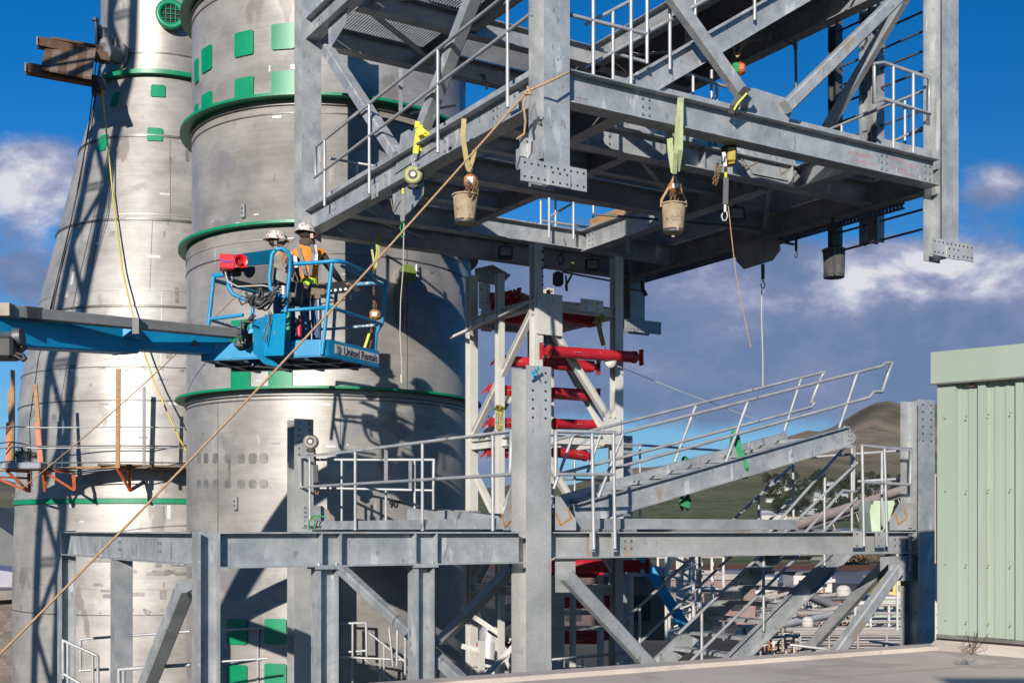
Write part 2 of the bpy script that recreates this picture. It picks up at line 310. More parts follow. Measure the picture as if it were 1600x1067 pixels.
def beam(par, p0, p1, d=.31, b=.2, m=0, name='beam', bolts=(), bn=None, stiff=()):
    mb = MB(); dr = (p1-p0).normalized(); n = bn or Zu.cross(dr)
    mb.ibeam(p0-Zu*(d/2), p1-Zu*(d/2), d=d, b=b, tf=.014, tw=.009)
    ln = (p1-p0).length
    for t in bolts: boltset(mb, p0+dr*(t if t >= 0 else ln+t)-Zu*(d*.5)+n*.005, n, dr, Zu, 2, 2 if d < .34 else 3, .09, .085)
    for t in stiff:
        c = p0+dr*t-Zu*(d/2)
        for sg in (1, -1): mb.box(c+n*sg*(b/4+.002), .006, b/4-.006, d/2-.0145, dr, n)
    return mb.build(name, [galv[m], boltm], par)
def rails(par, segs, posts, r=.021, name='handrail', m=None):
    mb = MB()
    for s in segs: mb.tube(s, r)
    for a, b in posts: mb.tube([a, b], r*.96)
    return mb.build(name, m or galvt, par)
def grating(par, S, u0, u1, v0, v1, z, name='grating', pitch=.036):
    mb = MB(); n = int((u1-u0)/pitch)
    for i in range(n+1):
        u = u0+(u1-u0)*i/n; mb.box(S(u, (v0+v1)/2, z-.016), .0025, (v1-v0)/2, .016, A, B)
    k = max(1, int((v1-v0)/.15))
    for j in range(k+1):
        v = v0+(v1-v0)*j/k; mb.box(S((u0+u1)/2, v, z-.004), (u1-u0)/2, .003, .003, A, B)
    return mb.build(name, galv[1], par)
def diamond(mb, c, ex, ey, n, r, m=None):      # a marker rectangle outline drawn on a plate
    q = [c+ex*.55*r+ey*r, c+ex*r-ey*.2*r, c-ex*.4*r-ey*r, c-ex*r+ey*.3*r]
    for i in range(4):
        if i == 3: continue
        a, b = q[i], q[(i+1) % 4]; mb.bar(a+n*.003, b+n*.003, .018, .004, up=n)
def stair(par, S, v0, v1, u0, z0, u1, z1, nt, tilt=0, name='stringer', m=0, tread='tread', td=.25):
    d = S(u1, 0, z1)-S(u0, 0, z0); ln = d.length; dr = d.normalized(); up = Zu-dr*dr.z; up.normalize()
    for v, sd in ((v0, 1), (v1, -1)):
        mb = MB(); mb.chan(S(u0, v, z0), S(u1, v, z1), d=.26, b=.07, side=-sd if False else sd)
        mb.mi = 1
        for i in range(nt):
            t = (i+.5)/nt*ln; c = S(u0, v, z0)+dr*t
            for k in (-.05, .05): mb.bolt(c+dr*k-Zu*.0+up*(k*.9), -B if sd > 0 else B, .009, .012)
        mb.build(name, [galv[m], boltm], par)
    tx = A*math.cos(tilt)+Zu*math.sin(tilt)
    tz = tx.cross(B)*-1 if tx.cross(B).z < 0 else tx.cross(B)
    for i in range(nt):
        t = (i+.5)/nt; c = S(u0+(u1-u0)*t, (v0+v1)/2, z0+(z1-z0)*t)+up*.02
        mb = MB(); hw = (v1-v0)/2-.012
        mb.box(c, td/2, hw, .003, tx, B); mb.box(c-tx*(td/2)-tz*.02, .003, hw, .022, tx, B); mb.box(c+tx*(td/2)-tz*.02, .003, hw, .022, tx, B)
        for k in range(1, 8): mb.box(c+tx*(td*(k/8-.5))-tz*.013, .002, hw, .012, tx, B)
        for sg in (-1, 1): mb.box(c+B*sg*(hw-.004)-tz*.03, td/2-.004, .003, .028, tx, B)
        mb.build(tread, galv[(i+1) % 2], par)

# ================================================================== lower steel module
S = LO.S; zt = -.012
low = thing('steel_platform', 'wide galvanised steel platform at eye level, on tall columns, with handrails', 'steel platform', S(0, 0, -15))
uF = -3.55; vG = 6.15
uF = LO.u_at(322, 0); uG_v = LO.v_at(104, uF)
wcol(low, S, 0, 0, -15, 1.735, m=2, holes_top=True)
wcol(low, S, UU, 0, -15, 1.728, m=0, holes_top=True)
wcol(low, S, 0, VV, -15, 1.70, m=2, holes_top=True)
wcol(low, S, UU, VV, -15, 1.70, m=1, holes_top=True)
wcol(low, S, uF, 0, -15, -.02, d=.2, b=.2, web='a', m=0); wcol(low, S, uF, uG_v, -15, 0, d=.2, b=.2, web='a', m=0)
wcol(low, S, uF, LO.v_at(190, uF), -15, zt-.31, d=.2, b=.2, m=1)
for px in (507.5, 658): wcol(low, S, LO.u_at(px, 0), 0, -15, zt-.35, d=.2, b=.2, web='a', m=0)
fx = [LO.u_at(p, 0) for p in (497, 527, 643, 676)]
beam(low, S(uF+.1, 0, zt), S(-.16, 0, zt), d=.33, b=.2, m=0, stiff=[u-uF-.1 for u in fx])
for p in (507.5, 658):
    u = LO.u_at(p, 0); mb = MB(); mb.box(S(u, 0, zt-.342), .13, .13, .012, A, B); mb.mi = 1
    for q in (-.09, .09): mb.bolt(S(u+q, -.07, zt-.316), Zu, .016, .02)
    mb.build('cap_plate', [galv[0], boltm], low)
beam(low, S(.16, 0, zt), S(UU-.16, 0, zt), d=.285, b=.2, m=2, bolts=[LO.u_at(980, 0)-.16, -.25], bn=-B)
beam(low, S(uF, .1, zt), S(uF, uG_v-.1, zt), d=.31, b=.2, m=0, bn=-A, bolts=[1.4, 3.05])
beam(low, S(uF+.1, uG_v, zt-.01), S(-.16, VV, zt-.01), d=.3, b=.18, m=1)
beam(low, S(0, .16, zt), S(0, VV-.16, zt), d=.3, b=.18, m=1)
beam(low, S(.16, VV, zt), S(UU-.16, VV, zt), d=.3, b=.18, m=1)
beam(low, S(UU, .16, zt), S(UU, VV-.16, zt), d=.3, b=.18, m=1)
for u, a, b in ((2.1, 2.5, VV-.1), (4.4, 2.5, VV-.1)): beam(low, S(u, a, zt-.004), S(u, b, zt-.004), d=.2, b=.12, m=1, name='joist')
for v in (1.2, 2.5): beam(low, S(.1, v, zt-.004), S(UU-.1, v, zt-.004), d=.22, b=.12, m=1, name='joist')
for a in ((.12, 2.0, 1.25, VV-.1), (4.5, 6.0, 1.25, VV-.1), (2.2, 4.3, 6.0, VV-.1), (2.2, 4.3, 1.25, 3.6), (.12, 1.5, .12, 1.1)):
    grating(low, S, *a, zt+.032, pitch=.05)
# toe plates
for pts, nm in (([S(.0, .25, .02), S(0, VV-.3, .02)], 0), ([S(.35, .22, .02), S(4.1, .22, .02)], 1), ([S(4.6, 2.5, .02), S(5.9, 2.5, .02)], 1), ([S(.3, VV-.4, .02), S(4.5, VV-.4, .02)], 1)):
    mb = MB(); mb.bar(pts[0]+Zu*.06, pts[1]+Zu*.06, .008, .12); mb.bar(pts[0]+Zu*.003, pts[1]+Zu*.003, .06, .008); mb.build('toe_plate', galv[nm], low)
# gusset plates
def gus(par, pts, n, m=0, name='gusset_plate', dia=None, t=.014, mk=None):
    mb = MB(); mb.plate(pts, n, t)
    if dia:
        mb.mi = 1
        for c, ex, ey, r in dia: diamond(mb, c+n*t, ex, ey, n, r)
    return mb.build(name, [galv[m], mk or marko], par)
n_ = -B
def pol(fr, v, pts): return [fr.pa(x, y, v) for x, y in pts]
def polb(fr, u, pts): return [fr.pb(x, y, u) for x, y in pts]
gus(low, pol(LO, -.012, [(866, 828), (866, 776), (875, 776), (899, 812), (899, 828)]), n_, 2, dia=[(LO.pa(879, 806, -.012), A, Zu, .10)])
gus(low, pol(LO, -.012, [(1390, 828), (1390, 812), (1405, 786), (1431, 786), (1431, 828)]), n_, 2, dia=[(LO.pa(1406, 806, -.012), A, Zu, .11)])
gus(low, pol(LO, -.012, [(866, 874), (898, 874), (898, 925), (866, 925)]), n_, 2)
gus(low, pol(LO, -.012, [(1388, 868), (1434, 868), (1434, 907), (1402, 907), (1388, 890)]), n_, 2)
gus(low, pol(LO, .0, [(1375, 868), (1387, 868), (1387, 880), (1375, 892)]), n_, 1)
gus(low, polb(LO, -.02, [(800, 828), (800, 760), (788, 805), (788, 828)]), -A, 1, dia=[(LO.pb(794, 806, -.03), -B, Zu, .12)])
gus(low, pol(LO, VV-.2, [(487, 828), (487, 790), (503, 790), (522, 808), (522, 828)]), n_, 1, dia=[(LO.pa(503, 812, VV-.2), A, Zu, .16)])
for px, py, nn in ((838-2.5, 0, 0),):
    mb = MB()
    for z in [-.18+.11*i for i in range(-7, 8)]:
        mb.bolt(S(-.012, -.06, z), -A, .014, .014)
    mb.build('bolt_row', boltm, low)
mb = MB(); mb.box(S(-.0, VV-.17, .22), .055, .006, .17, A, B); mb.mi = 1
for i in range(5): mb.bolt(S(0, VV-.177, .08+.068*i), n_, .016, .016)
mb.build('connection_plate', [galv[2], boltm], low)
for u, v, z, hz in ((UU-.16, -.02, .15, .11), (UU-.16, -.02, -.15, .12), (UU-.16, -.02, -.42, .11)):
    mb = MB(); mb.box(S(u-.04, v-.03, z), .028, .008, hz, A, B); mb.build('connection_plate', galv[2], low)
# braces
def brace(par, p0, p1, w, h, up=Zu, m=0, kind='hss', name='brace'):
    mb = MB(); d = (p1-p0).normalized()
    if kind == 'hss': mb.hss(p0, p1, w, h, up=up)
    else: mb.ibeam(p0, p1, up=up, d=w, b=h)
    return mb.build(name, [galv[m]], par)
mbk = lambda: MB()
brace(low, LO.pa(884, 898, -.10), LO.pa(1032, 1058, -.10), .13, .15, m=0)
brace(low, LO.pa(1403, 888, -.10), LO.pa(1285, 1050, -.10), .13, .15, m=0)
brace(low, LO.pb(1392, 872, UU), LO.pb(1235, 1045, UU), .13, .15, m=1)
brace(low, LO.pb(291, 915, uF), LO.pb(222, 1090, uF), .16, .16, m=0)
brace(low, LO.pb(528, 884, 0), LO.pb(745, 1085, 0), .14, .14, m=0)
brace(low, LO.pb(803, 884, 0), LO.pb(690, 1000, 0)+B*.0, .12, .12, m=1)
# handrails at deck level
def rl(fr, kind, k, pts): return [fr.pa(x, y, k) if kind == 'v' else fr.pb(x, y, k) for x, y in pts]
q = lambda pts: rl(LO, 'u', -.06, pts)
rails(low, [q([(470, 761), (470, 714), (800, 674), (797, 740)]), q([(470, 761), (800, 741)])],
      [tuple(q([(484, 713), (484, 824)])), tuple(q([(555, 704), (555, 828)])), tuple(q([(660, 691), (660, 829)])), tuple(q([(770, 678), (770, 829)]))])
mb = MB(); mb.bar(LO.pb(603, 699, -.03), LO.pb(603, 752, -.03), .05, .012, up=B); mb.build('flat_bar', galvt, low)
q = lambda pts: rl(LO, 'v', 5.55, pts)
q2 = lambda pts: [P(x, y, 18.6-(x-493)*.001) for x, y in pts]
rails(low, [q2([(490, 718), (678, 718), (677, 762)]), q2([(490, 762), (677, 766)])],
      [tuple(q2([(534, 719), (534, 824)])), tuple(q2([(603, 764), (603, 824)])), tuple(q2([(648, 719), (648, 822)])), tuple(q2([(677, 719), (677, 822)]))])
mb = MB(); mb.bar(P(641, 720, 18.3), P(641, 764, 18.3), .05, .012, up=B); mb.build('flat_bar', galvt, low)
q = lambda pts: rl(LO, 'v', -.14, pts)
rails(low, [q([(868, 744), (868, 674), (961, 676)]), q([(868, 741), (959, 741)])], [tuple(q([(925, 676), (928, 858)])), tuple(q([(958.5, 676), (961, 857)]))])
rails(low, [q([(1346, 696), (1423, 702), (1422, 757)]), q([(1347, 753), (1422, 757)])], [tuple(q([(1347, 697), (1350, 853)])), tuple(q([(1382, 699), (1386, 853)]))])
for px in (926, 960): mb = MB(); c = LO.pa(px, 846, -.115); mb.box(c, .035, .008, .11, A, B); mb.build('post_bracket', galv[2], low)
for px in (1341, 1375):
    mb = MB(); c = LO.pa(px, 843, -.115); mb.box(c, .085, .008, .10, A, B); boltset(mb, c-A*.04-B*.008, n_, A, Zu, 1, 2, .1, .15); mb.build('post_bracket', [galv[2], boltm], low)
# rails further back on the right and round the stair opening
q = lambda pts: rl(LO, 'u', UU+.05, pts)
q3 = lambda Z, pts: [P(x, y, Z) for x, y in pts]
rails(low, [q3(17.2, [(1268, 714), (1404, 704)]), q3(17.2, [(1340, 752), (1404, 748)])], [tuple(q3(17.2, [(1378, 706), (1378, 829)])), tuple(q3(17.2, [(1239, 717), (1240, 826)]))])
q = lambda pts: rl(LO, 'v', 1.15, pts)
rails(low, [q([(1334, 769), (1334, 697), (1319, 699), (1198, 836)]), q([(1334, 768), (1317, 766), (1254, 836)])], [tuple(q([(1289, 740), (1288, 832)])), tuple(q([(1331, 700), (1331, 832)]))])
q = lambda pts: rl(LO, 'v', VV-.3, pts)
rails(low, [q([(868, 690), (980, 694), (1130, 704), (1200, 708)]), q([(868, 748), (1010, 752)])], [tuple(q([(898, 692), (898, 828)])), tuple(q([(1000, 696), (1000, 829)]))])
# ---- stair going down from the stair opening
fu = lambda px, py, v: (LO.u_at(px, v), (829-py)*(LO.y+LO.u_at(px, v)*A.y+v*B.y)/F)
u1, z1 = fu(1312, 862, 1.15); u0, z0 = fu(1112, 1062, 1.15)
sl = (z1-z0)/(u1-u0)
stair(low, S, 1.15, 2.35, u0-.6, z0-.6*sl-.02, u1+.35, z1+.35*sl-.02, 11, m=0)
for v, pp in ((1.12, [(1200, 896), (1075, 1037)]), (2.38, [(1148, 888), (1020, 1031)])): pass
def strail(v, dz0, off=0):
    a = S(u0-.6, v, z0-.6*sl); b = S(u1+.3, v, z1+.3*sl)
    segs = [[a+Zu*.55, b+Zu*.55], [a+Zu*1.05, b+Zu*1.05]]
    posts = [(a+(b-a)*t, a+(b-a)*t+Zu*1.05) for t in (.12, .45, .8)]
    rails(low, segs, posts)
strail(1.1, 0); strail(2.40, 0)
# ---- the level below
zl = -2.75
for a in ((.1, 3.3, .2, 6.4), (uF+.1, -.2, 4.6, 6.5), (3.5, 6.0, 2.6, 6.4)): grating(low, S, *a, zl, name='lower_grating', pitch=.06)
for v in (3.0, VV): beam(low, S(uF+.1, v, zl-.03), S(-.16, v, zl-.03), d=.3, b=.18, m=1, name='lower_beam')
beam(low, S(.16, VV, zl-.03), S(UU-.16, VV, zl-.03), d=.3, b=.18, m=1, name='lower_beam')
q = q3
rails(low, [q(20, [(346, 984), (448, 979), (450, 1030)]), q(20, [(346, 1033), (450, 1026), (500, 1026)])], [tuple(q(20, [(403, 982), (403, 1080)])), tuple(q(20, [(429, 1030), (429, 1080)]))])
rails(low, [q(19.5, [(528, 1026), (600, 1029), (640, 1031)]), q(19.7, [(528, 974), (572, 972), (573, 1025)]), q(19.7, [(528, 1019), (573, 1016)])],
      [tuple(q(19.6, [(551, 974), (551, 1070)])), tuple(q(19.5, [(594, 1030), (594, 1080)]))])
rails(low, [q(19.5, [(576, 988), (612, 1016), (650, 1048)]), q(19.5, [(570, 1030), (615, 1066)])], [tuple(q(19.5, [(600, 1006), (600, 1070)])), tuple(q(19.4, [(608, 980), (614, 1040)]))])
rails(low, [q(19, [(620, 1040), (621, 983), (640, 983)])], [tuple(q(19, [(633, 990), (633, 1070)]))])
rails(low, [q(15.3, [(99, 1060), (99, 1000), (152, 1024)]), q(15.3, [(99, 1052), (125, 1067)])], [tuple(q(15.3, [(106, 1003), (106, 1085)])), tuple(q(15.3, [(145, 1022), (145, 1085)])), tuple(q(15.3, [(153, 1024), (153, 1085)]))])
rails(low, [q(17, [(126, 1050), (126, 998), (297, 986)]), q(17, [(124, 1047), (170, 1045)])], [], r=.02)
rails(low, [q(12.6, [(186, 1085), (186, 1045), (297, 1038)])], [tuple(q(12.6, [(193, 1046), (193, 1090)]))])
rails(low, [q(15, [(676, 1040), (725, 1055), (800, 1067)])], [tuple(q(15, [(678, 975), (678, 1060)]))])
rails(low, [q(18, [(862, 1030), (930, 1024), (1012, 1015)]), q(18, [(935, 1026), (1137, 872)]) if False else q(18, [(862, 1045), (1010, 1040)])], [tuple(q(18, [(874, 1030), (874, 1062)])), tuple(q(18, [(910, 1030), (910, 1062)]))])
rails(low, [q(17.5, [(1228, 1024), (1228, 1006), (1292, 1014)])], [tuple(q(17.5, [(1241, 1008), (1241, 1040)]))])
rails(low, [q(20, [(1358, 1001), (1406, 1008)])], [tuple(q(20, [(1381, 1004), (1381, 1030)]))])
rails(low, [q(19, [(1200, 996), (1250, 992)])], [tuple(q(19, [(1240, 992), (1240, 1030)]))])
# blue tarp strap tied to the near column
mb = MB()
for k in range(7):
    a = P(838, 578, 12.55); t = V3((random.uniform(-.07, .09), random.uniform(-.03, .0), random.uniform(-.06, .05)))
    mb.plate([a, a+t, a+t+V3((.015, -.01, -.03)), a+V3((.01, 0, -.02))], V3((0, -1, 0)), .003)
tag(mb.build('plastic_ribbon', mat('blue_ribbon', (.02, .25, .42)), None), 'scrap of bright blue ribbon tied at the top of the nearest short column', 'ribbon')

# ================================================================== stair flight laid on the deck, waiting to be lifted
st = thing('stair_flight', 'loose galvanised stair flight with sloping handrails lying low across the platform deck', 'stair', S(.9, .5, .1))
va, vb = .62, 1.72
ua, za = fu(898, 805, va); ub, zb = fu(1324, 681, va)
sl2 = (zb-za)/(ub-ua)
stair(st, S, va, vb, ua, za, ub, zb, 14, tilt=-.10, m=0, td=.24)
mb = MB(); mb.plate([LO.pa(x, y, va-.004) for x, y in ((1318, 665), (1326, 667), (1338, 683), (1333, 692), (1318, 697))], n_, .008)
boltset(mb, LO.pa(1328, 681, va-.012), n_, A, Zu, 2, 3, .05, .06, .008, .006); mb.build('end_plate', [galv[2], hole], st)
q = lambda pts: rl(LO, 'v', va-.03, pts)
rails(st, [q([(958, 679.5), (1378, 572), (1383, 567), (1394, 565), (1378, 612), (1365, 612), (1358, 621), (958, 732)])],
      [tuple(q(p)) for p in ([(974, 676), (935, 777)], [(1169, 626), (1134, 722)], [(1340, 582), (1311, 669)])])
q = lambda pts: rl(LO, 'v', vb+.03, pts)
rails(st, [q([(868, 687), (1284, 582), (1288, 580), (1283, 590), (1267, 627), (1273, 629), (1268, 636), (868, 742)])],
      [tuple(q(p)) for p in ([(895, 681), (865, 764)], [(942, 668), (918, 738)], [(1087, 634), (1054, 722)], [(1252, 591), (1225, 674)])])
def webbing(mb, pts, w, n, t=.006):
    for a, b in zip(pts[:-1], pts[1:]): mb.bar(a, b, w, t, up=n)
mb = MB(); z_ = 15.3
webbing(mb, [P(1146, 672, z_), P(1150, 690, z_-.05), P(1157, 715, z_-.08), P(1160, 748, z_-.1)], .055, V3((0, -1, .1)))
webbing(mb, [P(1151, 674, z_), P(1157, 700, z_-.1), P(1167, 730, z_-.12), P(1166, 747, z_)], .045, V3((0, -1, .3)))
webbing(mb, [P(1146, 672, z_), P(1143, 690, z_+.1), P(1140, 712, z_+.2)], .05, V3((.3, -1, .3)))
mb.tube([P(1146, 680, z_), P(1152, 677, z_-.05), P(1154, 690, z_-.05), P(1147, 694, z_-.05), P(1146, 684, z_)], .018, 6)
tag(mb.build('lifting_sling', gsling), 'green webbing sling wrapped over the handrail and stringer of the loose stair flight', 'sling')
mb = MB(); z_ = 16.2
for i in range(9):
    a = P(1071+random.uniform(-8, 8), 775+random.uniform(-5, 6), z_); b = P(1071+random.uniform(-9, 8), 798-random.uniform(0, 8), z_-.1); webbing(mb, [a, (a+b)/2+V3((.03*random.uniform(-1, 1), -.05, 0)), b], .04, V3((random.uniform(-.5, .5), -1, .2)))
tag(mb.build('bundled_sling', gsling), 'green webbing sling knotted in a bundle beneath the loose stair flight', 'sling')
mb = MB(); webbing(mb, [P(1069, 713, 16.5), P(1075, 718, 16.4), P(1076, 726, 16.4)], .05, V3((.2, -1, .4))); webbing(mb, [P(1066, 715, 16.5), P(1071, 726, 16.4)], .04, V3((-.2, -1, .4)))
tag(mb.build('green_strap', gsling), 'small loop of green strap caught on the far stringer of the loose stair flight', 'sling')
# stacked beams lying on deck behind the left handrail
g = 'loose steel members laid on the deck'
for (x0, y0, x1, y1, Z0, Z1, h, lab) in ((643, 804, 745, 808, 16.6, 15.8, .17, 'short dull steel box member lying on the deck between the left handrail posts'),
                                        (688, 806, 786, 812, 15.9, 15.1, .15, 'scuffed bright steel tube lying on the deck nearest the short column'),
                                        (480, 817, 640, 822, 17.9, 16.6, .09, 'long thin steel angle lying on the deck behind the left handrail posts')):
    mb = MB(); mb.hss(P(x0, y0, Z0), P(x1, y1, Z1), h, h); tag(mb.build('steel_member', galv[1]), lab, 'steel member', g)

# ================================================================== upper steel module, hanging
S2 = UP.S; zu = 4.78; db = .34
up_ = thing('hanging_steel_module', 'upper galvanised steel floor module hanging above the platform, splice plates at its feet', 'steel module', S2(0, 0, 3.4))
zc = 3.57
ztop = 8.6
wcol(up_, S2, 0, 0, zc, ztop, m=0, holes_bot=True); wcol(up_, S2, UU, 0, zc-.05, ztop, m=0, holes_bot=True)
wcol(up_, S2, 0, VV, zc, ztop, m=0, holes_bot=True); wcol(up_, S2, UU, VV, zc, ztop, m=1, holes_bot=True)
def splice(u, v, z, w, h, m=2, dv=-.17, nb=0):
    nb = nb or (10 if w > .5 else 3)
    mb = MB(); c = S2(u, v+dv, z); mb.box(c, w/2, .010, h/2, A, B); mb.mi = 1
    for i in range(nb):
        for j in (-.3, .3):
            p = c-B*.010+A*((i-(nb-1)/2)*w/nb)+Zu*(j*h)
            mb.prism([(math.cos(6.283*k/8)*.013, math.sin(6.283*k/8)*.013) for k in range(8)], p, p-B*.002)
    mb.build('splice_plate', [galv[m], hole], up_)
splice(-.05, 0, UP.pa(845, 270, -.17).z-EYE, .80, .23); splice(.0, 0, zc+.02, .26, .16, dv=-.172-.02)
splice(UU+.02, 0, UP.pa(1475, 388, -.17).z-EYE, .80, .22); splice(UU+.0, 0, zc-.0, .26, .15, dv=-.172-.02)
splice(UU+.1, VV, zc+.02, .8, .22, dv=-.17, m=1); splice(UU+.1, VV, zc+.05, .8, .22, dv=.17, m=1)
splice(0, VV, zc+.02, .8, .22)
for dv in (.17,): splice(0, 0, UP.pb(790, 262, 0).z-EYE, .5, .2, dv=dv)
mb = MB(); mb.box(S2(-.165, .12, zc+.33), .01, .25, .11, A, B); mb.build('splice_plate', [galv[0], hole], up_)
# floor 1 framing
fb = UP.u_at(1012, 0)
beam(up_, S2(.155, 0, zu), S2(UU-.155, 0, zu), d=db, b=.22, m=0, bn=n_, bolts=[UP.u_at(1008, 0)-.155, UP.u_at(1380, 0)-.155, -.12])
beam(up_, S2(0, .16, zu-.02), S2(0, VV-.16, zu-.02), d=db, b=.22, m=0, bn=-A, bolts=[.9, 3.0, 5.4])
beam(up_, S2(UU, .16, zu), S2(UU, VV-.16, zu), d=db, b=.2, m=1)
beam(up_, S2(.155, VV, zu), S2(UU-.155, VV, zu), d=db, b=.2, m=1)
beam(up_, S2(.11, 1.15, zu), S2(UU-.1, 1.15, zu), d=.30, b=.2, m=0, bn=n_, bolts=[1.45, 3.6], stiff=[2.9, 3.35, 4.4], name='cross_beam')
beam(up_, S2(4.66, .1, zu-.005), S2(4.66, 1.05, zu-.005), d=.30, b=.2, m=1, name='cross_beam')
beam(up_, S2(1.0, .1, zu-.005), S2(1.0, 1.05, zu-.005), d=.30, b=.2, m=1, name='cross_beam')
beam(up_, S2(4.2, 1.25, zu-.005), S2(4.2, 5.3, zu-.005), d=.34, b=.2, m=0, name='cross_beam', bn=-A, bolts=[2.4, 3.9])
beam(up_, S2(.11, 5.4, zu-.005), S2(UU-.1, 5.4, zu-.005), d=.30, b=.2, m=0, name='cross_beam')
beam(up_, S2(.11, 3.0, zu-.008), S2(4.1, 3.0, zu-.008), d=.30, b=.2, m=1, name='cross_beam')
beam(up_, S2(2.0, 1.25, zu-.01), S2(2.0, 2.9, zu-.01), d=.24, b=.15, m=1, name='joist')
beam(up_, S2(2.0, 3.1, zu-.01), S2(2.0, 5.3, zu-.01), d=.24, b=.15, m=1, name='joist')
beam(up_, S2(4.3, 3.2, zu-.01), S2(UU-.1, 3.2, zu-.01), d=.24, b=.15, m=1, name='joist')
beam(up_, S2(.1, 4.2, zu-.01), S2(1.9, 4.2, zu-.01), d=.24, b=.15, m=1, name='joist')
beam(up_, S2(.1, 2.1, zu-.01), S2(4.1, 2.1, zu-.01), d=.20, b=.12, m=1, name='joist')
for k, (ux, vx, uy, vy) in enumerate(((2.1, 1.3, 4.1, 2.9), (.2, 5.5, 2, 6.4), (4.3, 1.3, 5.9, 3.1))):
    mb = MB(); mb.ang(S2(ux, vx, zu-.22), S2(uy, vy, zu-.22), a=.06, b=.06); mb.build('plan_brace', galv[1], up_)
for a in ((.12, .95, .12, 1.1), (4.75, 6.0, .1, 1.1), (.12, 4.1, 1.2, 2.95), (4.2, 6.0, 1.2, 6.5), (.12, 4.15, 5.45, 6.5), (.12, 1.95, 3.0, 5.35)):
    grating(up_, S2, *a, zu+.034)
# toe plates
for a, b in ((S2(.9, .1, zu), S2(4.7, .1, zu)), (S2(.05, .3, zu), S2(.05, VV-.3, zu)), (S2(5.0, .02, zu), S2(5.95, .02, zu)), (S2(UU, .4, zu), S2(UU, VV-.3, zu)), (S2(1.0, 1.2, zu), S2(4.6, 1.2, zu))):
    mb = MB(); mb.bar(a+Zu*.075, b+Zu*.075, .008, .13); mb.build('toe_plate', galv[0], up_)
mb = MB(); mb.box(S2(4.22, 4.0, zu+.08), .02, 1.2, .075, A, B); mb.build('timber_edge', wood, up_)
# splays: chevron braces and gussets
gus(up_, pol(UP, -.012, [(1150, 183), (1164, 138), (1178, 139), (1233, 156), (1238, 170), (1228, 198)]), n_, 0)
gus(up_, pol(UP, 1.135, [(1146, 228), (1230, 236), (1247, 262), (1236, 284), (1176, 272)]), n_, 0, dia=[(UP.pa(1168, 246, 1.13), A, Zu, .16), (UP.pa(1225, 254, 1.13), A, Zu, .16)], mk=markb)
gus(up_, polb(UP, -.01, [(618, 272), (628, 210), (640, 203), (652, 210), (684, 226), (690, 225)]), -A, 0)
gus(up_, polb(UP, .03, [(612, 286), (618, 335), (634, 338), (650, 322), (662, 305), (664, 262)]), -A, 0, dia=[(UP.pb(620, 312, .02), -B, Zu, .15)], mk=markb)
gus(up_, polb(UP, UU, [(1150, 388), (1216, 372), (1220, 390), (1208, 407), (1163, 421), (1151, 408)]), -A, 1)
gus(up_, [P(742, 420, 19.6), P(770, 414, 19.6), P(798, 430, 19.6), P(782, 447, 19.6), P(742, 440, 19.6)], V3((0, -1, 0)), 1)
brace(up_, UP.pa(1172, 165, -.09), UP.pa(1036, -25, -.09), .13, .15)
brace(up_, UP.pa(1228, 168, -.09), UP.pa(1430, -30, -.09), .13, .15)
vq = UP.v_at(1280, UU)
brace(up_, UP.pb(1276, 228, UU), UP.pb(1418, -12, UU), .13, .15, m=0)
brace(up_, UP.pb(512, 78, 0), UP.pb(622, 246, 0), .17, .15, m=0)
brace(up_, UP.pb(655, 216, 0), UP.pb(745, -18, 0), .17, .15, m=0)
mb = MB(); mb.plate(polb(UP, .02, [(513, 15), (545, 0), (540, 40), (515, 80)]), -A, .012); mb.build('gusset_plate', [galv[0]], up_)
# conduit and flood lamps below the floor
for a, b in ((UP.pa(895, 110, .3), UP.pa(900, 110, .3)),): pass
for p in ((619, 81, 20.5), (1150, 336, 17.2), (790, 395, 19.5), (628, 374, 19), (925, 415, 20)):
    mb = MB(); c = P(*p); mb.box(c, .12, .09, .10, bev=.02); mb.mi = 1; mb.box(c-V3((0, .092, 0)), .085, .004, .065); mb.mi = 0; mb.tube([c+Zu*.1, c+Zu*.3], .015)
    mb.build('flood_lamp', [dgrey, mat('lamp_glass', (.35, .36, .36), rough=.2)], up_)
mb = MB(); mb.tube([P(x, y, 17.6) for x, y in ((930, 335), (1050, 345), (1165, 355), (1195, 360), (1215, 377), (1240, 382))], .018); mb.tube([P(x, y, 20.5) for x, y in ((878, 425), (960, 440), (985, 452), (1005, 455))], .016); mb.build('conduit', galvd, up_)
# floor 1 handrails
q = lambda pts: rl(UP, 'u', -.14, pts)
rails(up_, [q([(493, 276), (493, 229), (815, -27)]), q([(491, 278), (830, 22)])],
      [tuple(q(p)) for p in ([(507, 218), (507, 322)], [(577, 162), (577, 303)], [(684, 77), (684, 239)], [(793, -10), (793, 168)])])
for p in ((580, 300), (688, 232), (796, 162)):
    mb = MB(); c = UP.pb(p[0]+4, p[1], -.115); mb.box(c-B*.03, .008, .09, .09, A, B); boltset(mb, c-B*.08-A*.008, -A, B, Zu, 1, 2, .1, .11); mb.build('post_bracket', [galv[2], boltm], up_)
mb = MB()
for x, y0, y1 in ((626, 108, 176),): mb.bar(UP.pb(x, y0, -.05), UP.pb(x, y1, -.05), .05, .012, up=B)
mb.build('flat_bar', galvt, up_)
q = lambda pts: rl(UP, 'v', -.02, pts)
rails(up_, [q([(892, 24), (1012, 54)]), q([(892, -35), (1012, -7)])], [tuple(q(p)) for p in ([(927, -20), (927, 122)], [(986, -8), (986, 136)], [(1011, -5), (1011, 100)])])
q = lambda pts: rl(UP, 'v', 1.18, pts)
